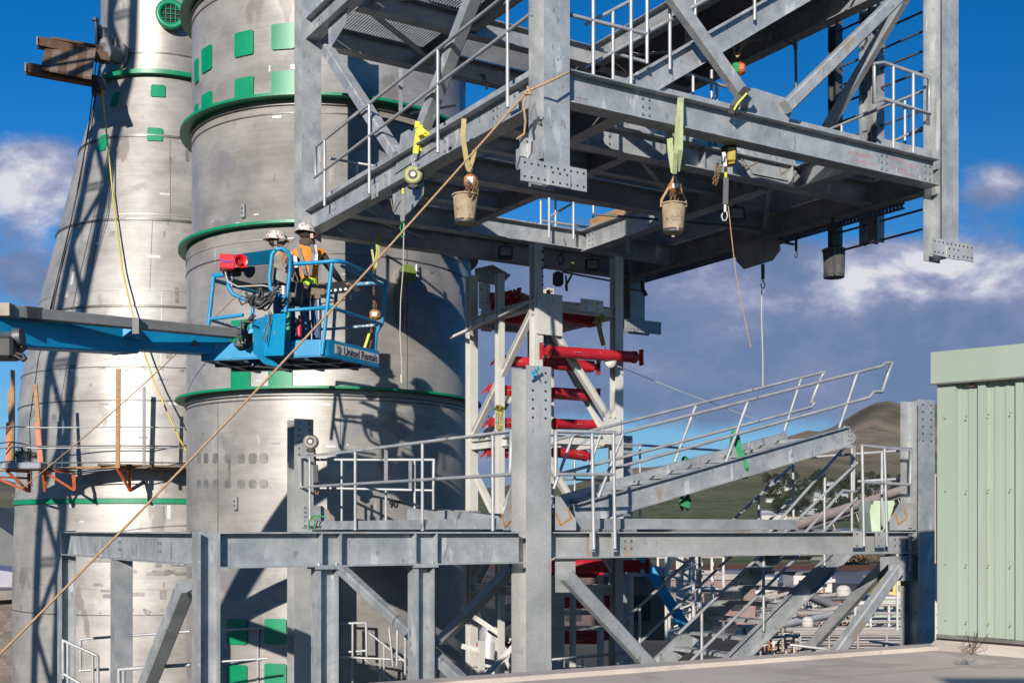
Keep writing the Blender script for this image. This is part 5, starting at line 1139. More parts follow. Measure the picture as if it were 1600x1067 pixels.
tag(mb.build('drilled_plate', [galvd, paint]), 'dark drilled steel plate held at the front rail by the worker in the orange vest', 'steel plate')

# ================================================================== hanging gear
def lab(mb, name, m, label, cat, group=None): return tag(mb.build(name, m), label, cat, group)
def chainm(mb, a, b, r=.010, ln=.045):
    d = b-a; n = max(2, int(d.length/(ln*.72)))
    for i in range(n):
        c = a.lerp(b, (i+.5)/n); t = d.normalized(); s_ = t.cross(V3((1, .3, 0)) if i % 2 else V3((.3, -1, 0))).normalized()
        mb.tube([c+t*(ln/2)*math.cos(q_)+s_*(ln*.28)*math.sin(q_) for q_ in [6.283*k/8 for k in range(8)]], r*.6, 5, closed=True)
def reel(px, py, Z, r, label, top, m=purple, facing=V3((0, -1, 0))):
    t = thing('fall_arrest_reel', label, 'safety reel', P(px, py, Z), 'retractable lifeline reels')
    c = P(px, py, Z); f = facing.normalized(); mb = MB(); mb.tube([c+f*-.05, c+f*.045], r, 28); mb.build('casing', dgrey, t)
    mb = MB(); mb.lathe([(r*.45, .045), (r*.95, .045), (r*.95, .055), (r*.45, .06)], c, 28, axis=f, close=True); mb.build('cover', m, t)
    mb = MB(); mb.tube([c+f*.04, c+f*.07], r*.42, 18); mb.mi = 1; mb.tube([c+f*.07, c+f*.075], r*.26, 14); mb.build('hub', [black, galvt], t)
    mb = MB(); mb.box(c-Zu*(r*1.15), r*.62, .04, r*.28, bev=.02); mb.tube([c-Zu*(r*1.2)+V3((-r*.5, -.04, 0)), c-Zu*(r*1.45)+V3((0, -.05, 0)), c-Zu*(r*1.2)+V3((r*.5, -.04, 0))], .010, 6); mb.build('handle', black, t)
    mb = MB(); p = P(*top); chainm(mb, c+Zu*r*.95, p, .012, .06); mb.build('hanger', galvt, t)
    return t
def hook(mb, c, s=.05):
    mb.tube([c+V3((0, 0, s*1.2)), c+V3((s*.5, 0, s*.9)), c+V3((s*.62, 0, 0)), c+V3((s*.3, 0, -s*.9)), c+V3((-s*.3, 0, -s*.9)), c+V3((-s*.62, 0, 0)), c+V3((-s*.4, 0, s*.6))], s*.17, 6); mb.tube([c+V3((0, 0, s*1.2)), c+V3((0, 0, s*1.9))], s*.25, 6)
# 1 lime reel on the left beam
r1 = reel(646, 275, 14.8, .115, 'round lime and black lifeline reel hung by yellow webbing under the left beam', (648, 245, 14.8))
mb = MB(); webbing(mb, [P(655, 190, 14.75), P(654, 200, 14.7), P(660, 210, 14.68), (P(668, 206, 14.75))], .10, V3((0, -1, .2)));
webbing(mb, [P(655, 196, 14.72), P(649, 240, 14.8)], .07, V3((0, -1, 0))); webbing(mb, [P(661, 209, 14.75), P(657, 236, 14.82)], .05, V3((.3, -1, 0)))
lab(mb, 'yellow_sling', ystrap, 'bright yellow webbing sling choked round the foot of the left diagonal brace', 'sling')
t = thing('lanyard', 'long dark shock pack and thin pale cord below the lime reel', 'lanyard', P(629, 340, 14.8)); mb = MB(); mb.bar(P(630, 303, 14.8), P(629, 346, 14.8), .055, .03, up=V3((0, 1, 0))); mb.mi = 1; mb.tube([P(630, 295, 14.8), P(630, 303, 14.8)], .02, 8); mb.build('shock_pack', [dgrey, ystrap], t)
mb = MB(); hook(mb, P(629, 356, 14.8)); hook(mb, P(629.5, 366, 14.8), .04); mb.build('snap_hook', gsling, t)
mb = MB(); mb.tube([P(631, 350, 14.8), P(630, 420, 14.8), P(626, 470, 14.8), P(625, 520, 14.8), P(628, 580, 14.8), P(627, 597, 14.8)], .006, 6); mb.tube([P(627, 585, 14.8), P(627.5, 598, 14.8)], .014, 6); mb.build('cord', ropew, t)
# buckets with hoists
def bucket(px, yt, yb, Z, wt, wb_, label, m, grp='canvas buckets hung from the steel', band=True):
    t = thing('canvas_bucket', label, 'bucket', P(px, yb, Z), grp); sc = Z/F
    h = (yb-yt)*sc; rt, rb = wt*sc/2, wb_*sc/2; c = P(px, yb, Z)
    mb = MB(); n = 36; prof = [(0, 0), (rb, 0), (rb*1.02, h*.1), (rb+(rt-rb)*.5, h*.5), (rt, h), (rt*.93, h), (rb*.9, h*.1)]
    vs = []; random.seed(int(px))
    ph = [random.uniform(0, 6.28) for _ in range(4)]
    for r, z in prof:
        for j in range(n):
            a = 6.283*j/n; w = 1+.025*math.sin(3*a+ph[0]+z*6)+.02*math.sin(7*a+ph[1]-z*9); vs.append(c+V3((math.cos(a)*r*w, math.sin(a)*r*w, z)))
    mb.add(vs, [[i*n+j, i*n+(j+1) % n, (i+1)*n+(j+1) % n, (i+1)*n+j] for i in range(len(prof)-1) for j in range(n)], True); mb.build('canvas_body', m, t)
    mb = MB(); mb.lathe([(rb*1.03, .0), (rb*1.05, h*.12), (rb*1.0, h*.12)], c, n); mb.build('base_band', dgrey, t)
    mb = MB(); mb.tube([c+V3((math.cos(6.283*j/24)*rt*1.03, math.sin(6.283*j/24)*rt*1.03, h)) for j in range(24)], .012, 8, closed=True); mb.build('rim', m, t)
    return t, c, h, rt
def bhandle(t, c, h, rt, apex):
    mb = MB(); 
    for s_ in (-1, 1): mb.tube([c+V3((s_*rt*1.04, -.02, h*.9)), c+V3((s_*rt*1.0, -.02, h*1.15)), c+(apex-c)*.97+V3((s_*.03, 0, -.05)), apex], .016, 8)
    mb.build('rope_handle', rope, t)
def chhoist(px, py, Z, label, w=.09, h=.1, pts=()):
    t = thing('chain_hoist', label, 'chain hoist', P(px, py, Z), 'hand chain hoists'); c = P(px, py, Z)
    mb = MB(); mb.box(c, w, .06, h, V3((1, .2, 0)), V3((-.2, 1, 0)), bev=.035); mb.build('gear_case', hoist, t)
    mb = MB(); mb.box(c+V3((.0, -.066, .0)), w*.45, .006, h*.4); mb.build('name_plate', paint if w < .1 else chain, t)
    mb = MB(); hook(mb, c+Zu*(h+.05), .035); mb.build('top_hook', chain, t)
    for a, b in pts: mb = MB(); chainm(mb, P(*a), P(*b), .012, .05); mb.build('chain', chain, t)
    return t
t, c, h, rt = bucket(727, 306, 349, 13.3, 39, 31, 'stained tan canvas bucket under the orange hoist, left of the nearest hanging column', canvas)
chhoist(735, 284, 13.3, 'rusty orange chain hoist piled in the top of the left canvas bucket', .07, .08, [((729, 285, 13.2), (727, 310, 13.2)), ((739, 290, 13.2), (738, 312, 13.2)), ((745, 282, 13.25), (746, 306, 13.25)), ((732, 282, 13.2), (733, 305, 13.15)), ((743, 285, 13.3), (740, 308, 13.2))])
mb = MB(); webbing(mb, [P(725, 186, 13.35), P(723, 215, 13.25), P(731, 262, 13.3)], .055, V3((0, -1, .1))); webbing(mb, [P(742, 235, 13.3), P(737, 255, 13.3), P(733, 264, 13.3)], .045, V3((.2, -1, 0))); mb.tube([P(728, 255, 13.3), P(731, 266, 13.3), P(735, 268, 13.3)], .02, 6)
lab(mb, 'tan_sling', tstrap, 'worn tan webbing sling looped over the left beam above a canvas bucket', 'sling')
t, c, h, rt = bucket(1052, 320, 364, 13.8, 37, 31, 'light tan canvas bucket with rope handle hanging under the middle of the long front beam', canvas); bhandle(t, c, h, rt, P(1054, 275, 13.8))
mb = MB(); cc = c+V3((0, -rt*.93, h*.56)); mb.tube([cc+V3((math.cos(6.283*k/16)*.035, 0, math.sin(6.283*k/16)*.035)) for k in range(16)], .004, 5, closed=True); mb.bar(cc-Zu*.055-V3((.03, 0, 0)), cc-Zu*.055+V3((.03, 0, 0)), .004, .012); mb.build('printed_mark', markb, t)
mb = MB(); mb.tube([c-Zu*.0, c-Zu*.05], .02, 8); mb.build('drain_knot', canvas, t)
chhoist(1054, 293, 13.8, 'orange chain hoist with a bright plate above the middle canvas bucket', .072, .065, [((1049, 302, 13.7), (1048, 318, 13.7)), ((1059, 302, 13.7), (1060, 318, 13.7)), ((1055, 303, 13.8), (1054, 318, 13.8))])
mb = MB(); zq = 13.08; webbing(mb, [P(1064, 152, zq+.15), P(1063, 160, zq), P(1062, 235, zq), P(1057, 268, zq+.15)], .07, V3((0, -1, .1))); webbing(mb, [P(1046, 208, zq+.3), P(1048, 240, zq+.2), P(1053, 270, zq+.15)], .065, V3((-.1, -1, 0))); webbing(mb, [P(1059, 180, zq-.02), P(1056, 240, zq), P(1054, 272, zq+.1)], .05, V3((.3, -1, 0)))
lab(mb, 'green_sling', gstrap, 'pale green webbing sling hung over the front beam above the middle canvas bucket', 'sling')
t, c, h, rt = bucket(1303, 391, 434, 16.6, 34, 31, 'small grey canvas bucket with a black stripe, hanging apart at the right against the sky', canvasg)
mb = MB(); mb.box(c+V3((-.03, -rt*.98, h*.5)), .02, .01, h*.48); mb.build('stripe', ink, t); mb = MB(); mb.box(P(1303, 378, 16.6), .07, .07, .10, bev=.03); mb.tube([P(1300, 340, 16.6), P(1301, 352, 16.6), P(1304, 370, 16.6)], .02, 6); mb.tube([P(1300, 372, 16.6), P(1303, 340, 16.6)], .015, 6); mb.tube([P(1310, 372, 16.6), P(1309, 392, 16.6)], .012, 6); mb.build('contents', black, t)
# reel 2, shock pack, cord
r2 = thing('fall_arrest_reel', 'black and yellow lifeline reel with a white tag beside the middle green sling', 'safety reel', P(1138, 243, 13.9), 'retractable lifeline reels')
mb = MB(); mb.box(P(1139, 243, 13.9), .085, .06, .13, bev=.04); mb.build('casing', black, r2); mb = MB(); mb.box(P(1143, 241, 13.83), .05, .015, .08, bev=.012); mb.tube([P(1138, 256, 13.8), P(1148, 254, 13.8)], .015, 6); mb.build('cover', mat('mustard', (.35, .26, .02), (.5, .38, .04), 9), r2)
mb = MB(); mb.box(P(1132, 249, 13.78), .02, .004, .08, V3((1, 0, .12)), V3((0, 1, 0))); tg_ = mb.build('tag', paint, r2)
text3('70/05', P(1132, 249, 13.77), V3((-.12, 0, -1)), V3((1, 0, -.12)), .035, ink, 'tag_lettering', tg_, bold=.001)
t = thing('lanyard', 'dark shock pack, steel shackle and long tan cord hanging from the black and yellow reel', 'lanyard', P(1133, 320, 13.9)); mb = MB(); mb.bar(P(1134, 278, 13.9), P(1133, 320, 13.9), .06, .045, up=V3((0, 1, 0))); mb.mi = 1; mb.tube([P(1134, 262, 13.9), P(1134, 278, 13.9)], .018, 8); mb.build('shock_pack', [dgrey, ystrap], t)
mb = MB(); hook(mb, P(1132, 338, 13.9), .055); mb.tube([P(1133, 320, 13.9), P(1133, 332, 13.9)], .02, 6); mb.build('shackle', galvt, t)
mb = MB(); mb.tube([P(1138, 322, 13.9), P(1143, 370, 13.9), P(1150, 430, 13.9), P(1160, 480, 13.9), P(1173, 543, 13.9)], .006, 6); mb.build('cord', rope, t)
mb = MB(); chainm(mb, P(1126, 262, 14), P(1118, 290, 14), .012, .05); chainm(mb, P(1122, 256, 14), P(1114, 288, 14), .012, .05); lab(mb, 'loose_chain', chain, 'short dark hand chain hanging in the shade left of the shock pack', 'chain')
mb = MB(); webbing(mb, [P(1168, 137, 13.55), P(1158, 150, 13.5), P(1147, 165, 13.52), P(1143, 178, 13.55)], .09, V3((-.4, -1, 0))); mb.mi = 1; webbing(mb, [P(1167, 146, 13.46), P(1152, 163, 13.44), P(1147, 172, 13.46)], .02, V3((-.4, -1, 0))); lab(mb, 'brace_strap', [black, ystrap], 'black strap with a yellow edge wrapped round the foot of the front diagonal brace', 'strap')
t = chhoist(1157, 108, 17.5, 'small green and orange hoist tangled in cords behind the front diagonal brace', .07, .09); 
for ch_ in t.children:
    if ch_.name.startswith('gear_case') or ch_.name.startswith('name_plate'): ch_.data.materials[0] = orangem
mb = MB(); mb.box(P(1150, 108, 17.5), .06, .06, .08, bev=.02); mb.build('green_cover', gsling, t)
mb = MB()
for pts in ([(1150, 85, 17.5), (1140, 60, 17.5), (1136, 55, 17.5)], [(1152, 85, 17.5), (1165, 68, 17.5), (1190, 20, 17.4), (1200, 0, 17.4)], [(1155, 85, 17.5), (1162, 58, 17.5), (1175, 52, 17.5)], [(1146, 80, 17.5), (1152, 90, 17.4), (1158, 84, 17.4)]): mb.tube([P(*p) for p in pts], .013, 6)
lab(mb, 'tangled_cords', rope, 'tangle of thin tan cords rising from the small green and orange hoist', 'cords')
# hook lines at right
t = thing('tag_line', 'black swivel hook with a thin white line dropping straight to the stair handrail', 'line', P(1192, 600, 17)); mb = MB(); mb.tube([P(1192, 413, 17), P(1192, 436, 17)], .025, 8); hook(mb, P(1192, 446, 17), .045); mb.build('swivel_hook', black, t)
mb = MB(); mb.tube([P(1190, 452, 17), P(1190, 500, 17), P(1192, 560, 17), P(1192, 606, 17)], .008, 6); mb.build('line', ropew, t)
mb = MB(); mb.tube([P(1244, 370, 17), P(1244, 392, 17)], .02, 8); hook(mb, P(1244, 399, 17), .035); mb.tube([P(1228, 380, 17), P(1243, 382, 17)], .014, 6); lab(mb, 'snap_hook', black, 'small black snap hook hanging under the right edge conduit', 'hook')
mb = MB(); mb.tube([P(1000, 63, 18), P(1243, 70, 17)], .001, 4) if False else mb.tube([P(1243, 66, 17), P(1244, 140, 17)], .02, 6); mb.tube([P(1190, 36, 17.4), P(1205, 45, 17.3), P(1222, 63, 17.2), P(1243, 71, 17)], .016, 6); mb.tube([P(1243, 62, 17), P(1243, 78, 17)], .03, 6); lab(mb, 'drop_conduit', galvd, 'dark conduit bending off the upper landing and dropping behind the long front beam', 'conduit')
mb = MB(); mb.tube([P(1003, 440, 20.5), P(1004, 452, 20.5)], .03, 8); mb.tube([P(1004, 452, 20.5), P(1010, 462, 20.5)], .035, 6); lab(mb, 'beam_clamp', black, 'small black clamp hanging at the back corner of the hanging floor', 'clamp')
# reel 3 on the left column
r3 = reel(486, 690, 18.0, .11, 'grey mesh lifeline reel hung on the short left column behind the handrail', (486, 664, 18.0), m=mat('reel_grey', (.25, .24, .2), (.36, .35, .3), 60))
t = thing('lanyard', 'slim black shock pack and brass ring hanging below the grey mesh reel', 'lanyard', P(492, 760, 17.9)); mb = MB(); mb.tube([P(492, 706, 17.9), P(492, 726, 17.9)], .02, 8); mb.bar(P(493, 726, 17.9), P(494, 753, 17.9), .07, .05, up=V3((0, 1, 0))); mb.mi = 1; hook(mb, P(495, 768, 17.9), .04); mb.build('shock_pack', [black, hoist], t)
mb = MB(); mb.tube([P(483, 828, 17.5), P(483, 815, 17.5), (P(488, 806, 17.5)), P(500, 805, 17.5), P(508, 808, 17.5)], .012, 6); mb.tube([P(491, 828, 17.5), P(492, 812, 17.5), P(500, 806, 17.5)], .012, 6); lab(mb, 'looped_line', gsling, 'short green cord looped over the toe plate at the short left column', 'cord')
# tower gear
mb = MB(); mb.box(P(872, 436, 18), .08, .08, .11, bev=.04); mb.tube([P(876, 415, 18), P(871, 405, 18), P(876, 396, 18), P(881, 405, 18), P(876, 413, 18)], .012, 6); mb.tube([P(881, 372, 18), P(884, 385, 18), P(880, 398, 18)], .007, 5); lab(mb, 'lifting_block', black, 'small black lifting block on a ring above the cream white tower', 'block')
mb = MB(); webbing(mb, [P(895, 410, 18.4), P(893, 430, 18.4), P(884, 447, 18.4), P(886, 455, 18.4)], .035, V3((0, -1, 0))); webbing(mb, [P(884, 430, 18.4), P(886, 455, 18.4)], .03, V3((0, -1, 0))); lab(mb, 'olive_strap', ostrap, 'thin olive strap hanging beside the small black lifting block', 'strap')
mb = MB(); webbing(mb, [P(944, 493, 17.9), P(934, 499, 17.9), P(938, 520, 17.9), P(943, 540, 17.9)], .07, V3((0, -1, 0))); hook(mb, P(945, 548, 17.9), .035); lab(mb, 'tower_strap', ostrap, 'wide olive strap with steel ring off the red frame, right side of tower', 'strap')
mb = MB(); mb.lathe([(0, 0), (.085, 0), (.085, .05), (0, .05)], P(953, 566, 17.9), 20, axis=(0.2, -1, 0)); mb.tube([P(946, 552, 17.9), P(953, 563, 17.85)], .014, 6); lab(mb, 'snatch_block', paint, 'pale snatch block below the olive webbing strap', 'pulley')
mb = MB(); mb.tube([P(955, 568, 17.9), P(1060, 610, 18.5), P(1180, 655, 19.5)], .006, 5); lab(mb, 'thin_wire', ropew, 'thin pale wire running from the snatch block down to the right', 'wire')
mb = MB()
for i in range(4): mb.tube([P(772+i*3, 640+i, 17.6), P(777+i*2, 634, 17.5), P(788-i, 637+i, 17.6), P(784, 645+i, 17.6), P(774+i, 643+i, 17.6)], .014, 6)
for i in range(4): mb.tube([P(776+i*3, 645, 17.6), P(775+i*3.5, 660, 17.6), P(778+i*2.4, 674, 17.6)], .013, 6)
lab(mb, 'yellow_black_rope', mat('yellow_black', (.5, .44, .02), (.03, .03, .02), 26), 'yellow and black rope coil tied on the tower girt beside the near short column', 'rope')
# sling and hoist hanging behind the right end of the basket
mb = MB(); webbing(mb, [P(589, 366, 17.3), P(590, 392, 17.3), P(586, 418, 17.3)], .045, V3((0, -1, 0))); webbing(mb, [P(593, 366, 17.3), P(591, 396, 17.3), P(585, 420, 17.3)], .04, V3((.2, -1, 0))); webbing(mb, [P(581, 390, 17.3), P(585, 414, 17.3)], .03, V3((0, -1, 0))); lab(mb, 'lime_sling', mat('lime_webbing', (.28, .30, .02), (.38, .38, .05), 20), 'dark lime sling hanging under the left beam beside the reaching worker', 'sling')
chhoist(586, 492, 17.2, 'orange and red hand chain hoist at the right corner of the basket', .075, .075, [((584, 420, 17.2), (584, 484, 17.2)), ((581, 498, 17.2), (579, 548, 17.2))])
mb = MB(); webbing(mb, [P(577, 520, 17.0), P(574, 530, 17.0), P(568, 548, 17.0)], .035, V3((0, -1, 0))); lab(mb, 'short_yellow_strap', ystrap, 'short yellow strap end hanging at the right corner of the basket', 'strap')
# long ropes
mb = MB(); a, b = P(889, 113, 12.15), P(824, 143, 12.1); pts = [a, P(860, 127, 12.0), b]; e = P(-60, 1082, 9.6); 
for k in range(1, 13): t_ = k/12; q_ = b.lerp(e, t_); q_.z -= .10*math.sin(math.pi*t_); pts.append(q_)
mb.tube(pts, .0105, 8); mb.tube([b, P(818, 165, 12.1), P(821, 190, 12.1), P(819, 210, 12.1), P(807, 218, 12.1)], .012, 6); mb.tube([b+V3((.02, -.02, .02)), b+V3((-.03, -.02, -.03)), b+V3((.03, -.03, -.04)), b+V3((.0, -.02, .04))], .014, 6)
lab(mb, 'long_rope', rope, 'long taut tan rope from the nearest hanging column down left past the lift', 'rope')
mb = MB(); pts = []
for k in range(13): t_ = k/12; q_ = P(487, 345, 17.9).lerp(P(20, 775, 24.0), t_); q_.z -= .15*math.sin(math.pi*t_); pts.append(q_)
mb.tube(pts, .010, 6); lab(mb, 'back_rope', rope, 'second thinner rope behind the lift, slanting across both shells down to the scaffold', 'rope')
# ================================================================== ground, river, hills
def interp(tbl, x):
    if x <= tbl[0][0]: return tbl[0][1]
    for (x0, y0), (x1, y1) in zip(tbl[:-1], tbl[1:]):
        if x <= x1: t = (x-x0)/(x1-x0); return y0+(y1-y0)*t
    return tbl[-1][1]
SIL = [(-2500, 760), (-600, 760), (-100, 748), (0, 752), (60, 760), (300, 768), (700, 770), (760, 764), (800, 758), (900, 745), (1008, 725), (1090, 716), (1137, 703), (1200, 681), (1236, 667), (1290, 664), (1332, 656), (1371, 642), (1402, 636), (1459, 630), (1560, 610), (1700, 640), (2000, 700), (3000, 760)]
# rows: distance -> image row reached on the right-hand side (px>1000) and on the left
ROWR = [(0, None), (480, 0), (500, .6), (560, 1.5), (1000, 16.5), (1400, 42), (2000, 100), (2900, 180), (3800, 262)]
def hgt(d, px, wx, wy):
    right = max(0.0, min(1.0, (px-300)/500)); sil = interp(SIL, px)
    def row(z, d_): return z
    top = 15+(829-sil)*6200/F
    tbl = [(0, 0), (480, 0), (560, 1.0*right), (1000, 14*right), (1400, 36*right+4*(1-right)), (2000, 92*right+25*(1-right)), (3000, min(190, top*.42)*right+70*(1-right)), (4000, top*.55), (5200, top*.86), (6200, top), (7400, top*.8), (9500, top*.5), (14000, 200*right+150), (30000, 300)]
    z = interp(tbl, d)
    if d > 2200:
        k = min(1, (d-2200)/1500); z += k*top*.30*(noise.fractal(V3((wx/900, wy/1400, 3.1)), 1.0, 2.0, 5)-.42)*(1 if d < 6000 else .4)
    elif d > 600: z += 1.5*noise.noise(V3((wx/120, wy/120, 1)))
    return z
mb = MB(); azs = [i*.6 for i in range(-75, 76)]; azs = [-180+i*7.5 for i in range(18)]+azs+[45+7.5*i for i in range(1, 19)]
azs = sorted(set([a for a in azs])); dist = [0.5, 60, 150, 300, 335, 345, 470, 485, 500, 560, 650, 760, 880, 1000, 1200, 1400, 1700, 2000, 2400, 2800, 3200, 3600, 4000, 4400, 4800, 5200, 5600, 6000, 6400, 7400, 9500, 14000, 30000]
vs = []
for d in dist:
    for a in azs:
        ar = math.radians(a); wx, wy = d*math.sin(ar), d*math.cos(ar); px = 800+F*math.tan(ar) if abs(a) < 70 else (5000 if a > 0 else -3000)
        z = hgt(wy if wy > d*.5 else d*.5, px, wx, wy) if abs(a) < 70 else (0 if d < 3000 else 60)
        if 340 < wy < 478 and abs(a) < 50 and 335 < d < 640 and 800 < px: z = -3
        vs.append((wx, wy, z))
na = len(azs)
fs = [[i*na+j, i*na+(j+1) % na, (i+1)*na+(j+1) % na, (i+1)*na+j] for i in range(len(dist)-1) for j in range(na)]
mb.add(vs, fs, True)
gm = bpy.data.materials.new('land'); gm.use_nodes = True; t = gm.node_tree; b = t.nodes['Principled BSDF']; b.inputs['Roughness'].default_value = 1; b.inputs['Specular IOR Level'].default_value = .1
tcn = N('ShaderNodeNewGeometry', t); sep = N('ShaderNodeSeparateXYZ', t); L(tcn.outputs['Position'], sep.inputs[0], t)
nz = N('ShaderNodeTexNoise', t); nz.inputs['Scale'].default_value = .004; nz.inputs['Detail'].default_value = 9; nz.inputs['Roughness'].default_value = .62; L(tcn.outputs['Position'], nz.inputs['Vector'], t)
nf = N('ShaderNodeTexNoise', t); nf.inputs['Scale'].default_value = .05; nf.inputs['Detail'].default_value = 8; L(tcn.outputs['Position'], nf.inputs['Vector'], t)
hz = M2('ADD', sep.outputs[2], M2('MULTIPLY', M2('SUBTRACT', nz.outputs[0], .5), 260, tree=t), tree=t)
r1_ = N('ShaderNodeMapRange', t); L(hz, r1_.inputs[0], t); r1_.inputs[1].default_value = 150; r1_.inputs[2].default_value = 330
lawn = N('ShaderNodeValToRGB', t); L(nf.outputs[0], lawn.inputs[0], t); e_ = lawn.color_ramp.elements; e_[0].position = .35; e_[1].position = .68; e_[0].color = (.06, .075, .036, 1); e_[1].color = (.14, .145, .075, 1)
hill = N('ShaderNodeValToRGB', t); L(nz.outputs[0], hill.inputs[0], t); e_ = hill.color_ramp.elements; e_[0].position = .36; e_[1].position = .66; e_[0].color = (.095, .085, .06, 1); e_[1].color = (.27, .215, .15, 1)
mxx = N('ShaderNodeMix', t); mxx.data_type = 'RGBA'; L(r1_.outputs[0], mxx.inputs[0], t); L(lawn.outputs[0], mxx.inputs[6], t); L(hill.outputs[0], mxx.inputs[7], t)
yard = N('ShaderNodeValToRGB', t); L(nf.outputs[0], yard.inputs[0], t); e_ = yard.color_ramp.elements; e_[0].position = .3; e_[1].position = .7; e_[0].color = (.045, .04, .036, 1); e_[1].color = (.12, .105, .09, 1)
r2_ = N('ShaderNodeMapRange', t); L(sep.outputs[1], r2_.inputs[0], t); r2_.inputs[1].default_value = 470; r2_.inputs[2].default_value = 476
bank = N('ShaderNodeMapRange', t); L(sep.outputs[1], bank.inputs[0], t); bank.inputs[1].default_value = 500; bank.inputs[2].default_value = 540
mb2 = N('ShaderNodeMix', t); mb2.data_type = 'RGBA'; L(bank.outputs[0], mb2.inputs[0], t); mb2.inputs[6].default_value = (.12, .06, .04, 1); L(mxx.outputs[2], mb2.inputs[7], t)
my = N('ShaderNodeMix', t); my.data_type = 'RGBA'; L(r2_.outputs[0], my.inputs[0], t); L(yard.outputs[0], my.inputs[6], t); L(mb2.outputs[2], my.inputs[7], t)
L(my.outputs[2], b.inputs['Base Color'], t)
g_ = mb.build('ground', gm); g_['kind'] = 'structure'
g_.name = 'terrain'
wat = mat('river_water', (.04, .06, .11), (.06, .08, .13), .02, rough=.22, bump=.3, bscale=.15)
mb = MB(); mb.add([(20, 338, -.6), (700, 338, -.6), (760, 500, -.6), (20, 500, -.6)], [[0, 1, 2, 3]]); o = mb.build('river', wat); o['kind'] = 'structure'
# ---- far town: houses and tree clumps as things
random.seed(5)
roofs = [mat('pale_roof', (.36, .36, .38)), mat('slate_roof', (.16, .17, .2)), mat('red_brown_roof', (.22, .13, .1))]; wallsM = [mat('pale_wall', (.5, .47, .43)), mat('tan_wall', (.36, .32, .27)), mat('grey_wall', (.3, .31, .33))]
def gz(px, d): 
    ar = (px-800)/F; return hgt(d, px, ar*d, d)
PL = ['white gabled house', 'long low pale shed', 'tan house with slate roof', 'grey warehouse', 'brown roofed house', 'wide white warehouse']
wherew = ['left of the rest of the town', 'low on the hillside', 'half way up the hillside', 'near the top of the town', 'close to the river lawn', 'at the right end of the town']
def house(px, d, w, dp, h, i, lab_, grp):
    z = gz(px, d)-.5; x = (px-800)/F*d; hs_ = thing('house', lab_, 'house', (x, d, z), grp); mb = MB(); mb.box((x, d, z+h/2), w/2, dp/2, h/2); mb.build('wall', wallsM[i % 3], hs_)
    mb = MB(); e0 = h; mb.add([(x-w/2-.3, d-dp/2-.4, z+e0), (x+w/2+.3, d-dp/2-.4, z+e0), (x+w/2+.3, d+dp/2+.4, z+e0), (x-w/2-.3, d+dp/2+.4, z+e0), (x-w/2-.3, d, z+e0+h*.35), (x+w/2+.3, d, z+e0+h*.35)], [[0, 1, 5, 4], [2, 3, 4, 5], [1, 2, 5], [3, 0, 4], [3, 2, 1, 0]]); mb.build('roof', roofs[(i*2) % 3], hs_)
HP = []
for i in range(46):
    px = random.uniform(1205, 1475); d = random.uniform(1150, 2050); HP.append((px, d))
for i, (px, d) in enumerate(HP): house(px, d, random.uniform(14, 40), random.uniform(10, 16), random.uniform(4, 7), i, ['pale', 'tan', 'grey'][i % 3]+' walled '+('wide' if i % 2 else 'small')+' building with '+['pale', 'brown', 'slate'][(i*2) % 3]+' roof, '+('high' if d > 1700 else 'low' if d < 1400 else 'midway')+' in the town', 'distant buildings below the hillside')
for i in range(26): house(random.uniform(-30, 40), random.uniform(900, 2400), random.uniform(14, 34), 12, random.uniform(4, 8), i, ['pale', 'tan', 'grey'][i % 3]+' walled building with '+['pale', 'brown', 'slate'][(i*2) % 3]+' roof in the distant town at the far left edge', 'distant buildings at the left edge')
for i, (px, d, w) in enumerate(((1222, 700, 22), (1282, 760, 40), (1295, 900, 50))): house(px, d, w, 14, 5, i, ['cream building on the lawn across the river, left of the others', 'wide low building on the far lawn in front of the dark trees', 'longest pale building at the edge of the dark trees'][i], 'buildings on the far lawn')
dk = mat('dark_tree_leaf', (.012, .022, .014), (.03, .042, .022), .6, rough=1); bark = mat('bark', (.07, .05, .035)); brown = mat('bare_twig', (.16, .11, .07), (.24, .17, .1), .5, rough=1)
def tree_proto(name, lm, label, s, n, cat='tree', grp=None, tw=.35):
    t = thing(name, label, cat, (0, 0, 0), grp); mb = MB(); mb.tube([(0, 0, 0), (.05*s, 0, s*.4), (0, .03*s, s*.8)], [s*.03, s*.02, s*.008], 6)
    for k in range(5): a = k*1.3; mb.tube([(0, 0, s*(.3+.08*k)), (math.cos(a)*s*.2, math.sin(a)*s*.2, s*(.5+.08*k))], [s*.012, s*.004], 4)
    mb.build('trunk', bark, t); mb = MB()
    for i in range(n):
        a = random.uniform(0, 6.283); u = random.uniform(0, 1); r = s*tw*math.sqrt(random.uniform(.05, 1))*math.sin(math.pi*min(1, .12+u*.86))*(1+.25*math.sin(a*3+u*5)); c = V3((math.cos(a)*r, math.sin(a)*r, s*(.18+.82*u)))
        q_ = s*random.uniform(.03, .065); n3 = V3((random.uniform(-1, 1), random.uniform(-1, 1), random.uniform(-.3, 1))).normalized(); x_ = n3.orthogonal().normalized()*q_; y_ = n3.cross(x_)*.8; mb.add([c-x_, c-y_, c+x_, c+y_], [[0, 1, 2, 3]])
    mb.build('crown', lm, t); return t
def tlabel(k, d, px, where):
    return ('large ' if k > 1.45 else 'small ' if k < 1.05 else 'middling ')+('dark evergreen ' if px % 2 < 1 else 'broad dark ')+'tree '+('far up' if d > 1750 else 'low down' if d < 1400 else 'midway')+' among the houses of the '+where
def place(t, px, d, k=1, first=False, grp=None, label=None, rz=0):
    o = t if first else copy_tree(t); o.location = ((px-800)/F*d, d, gz(px, d)-.3); o.scale = (k, k, k); o.rotation_euler = (0, 0, rz)
    if grp: o['group'] = grp
    if label: o['label'] = label
    return o
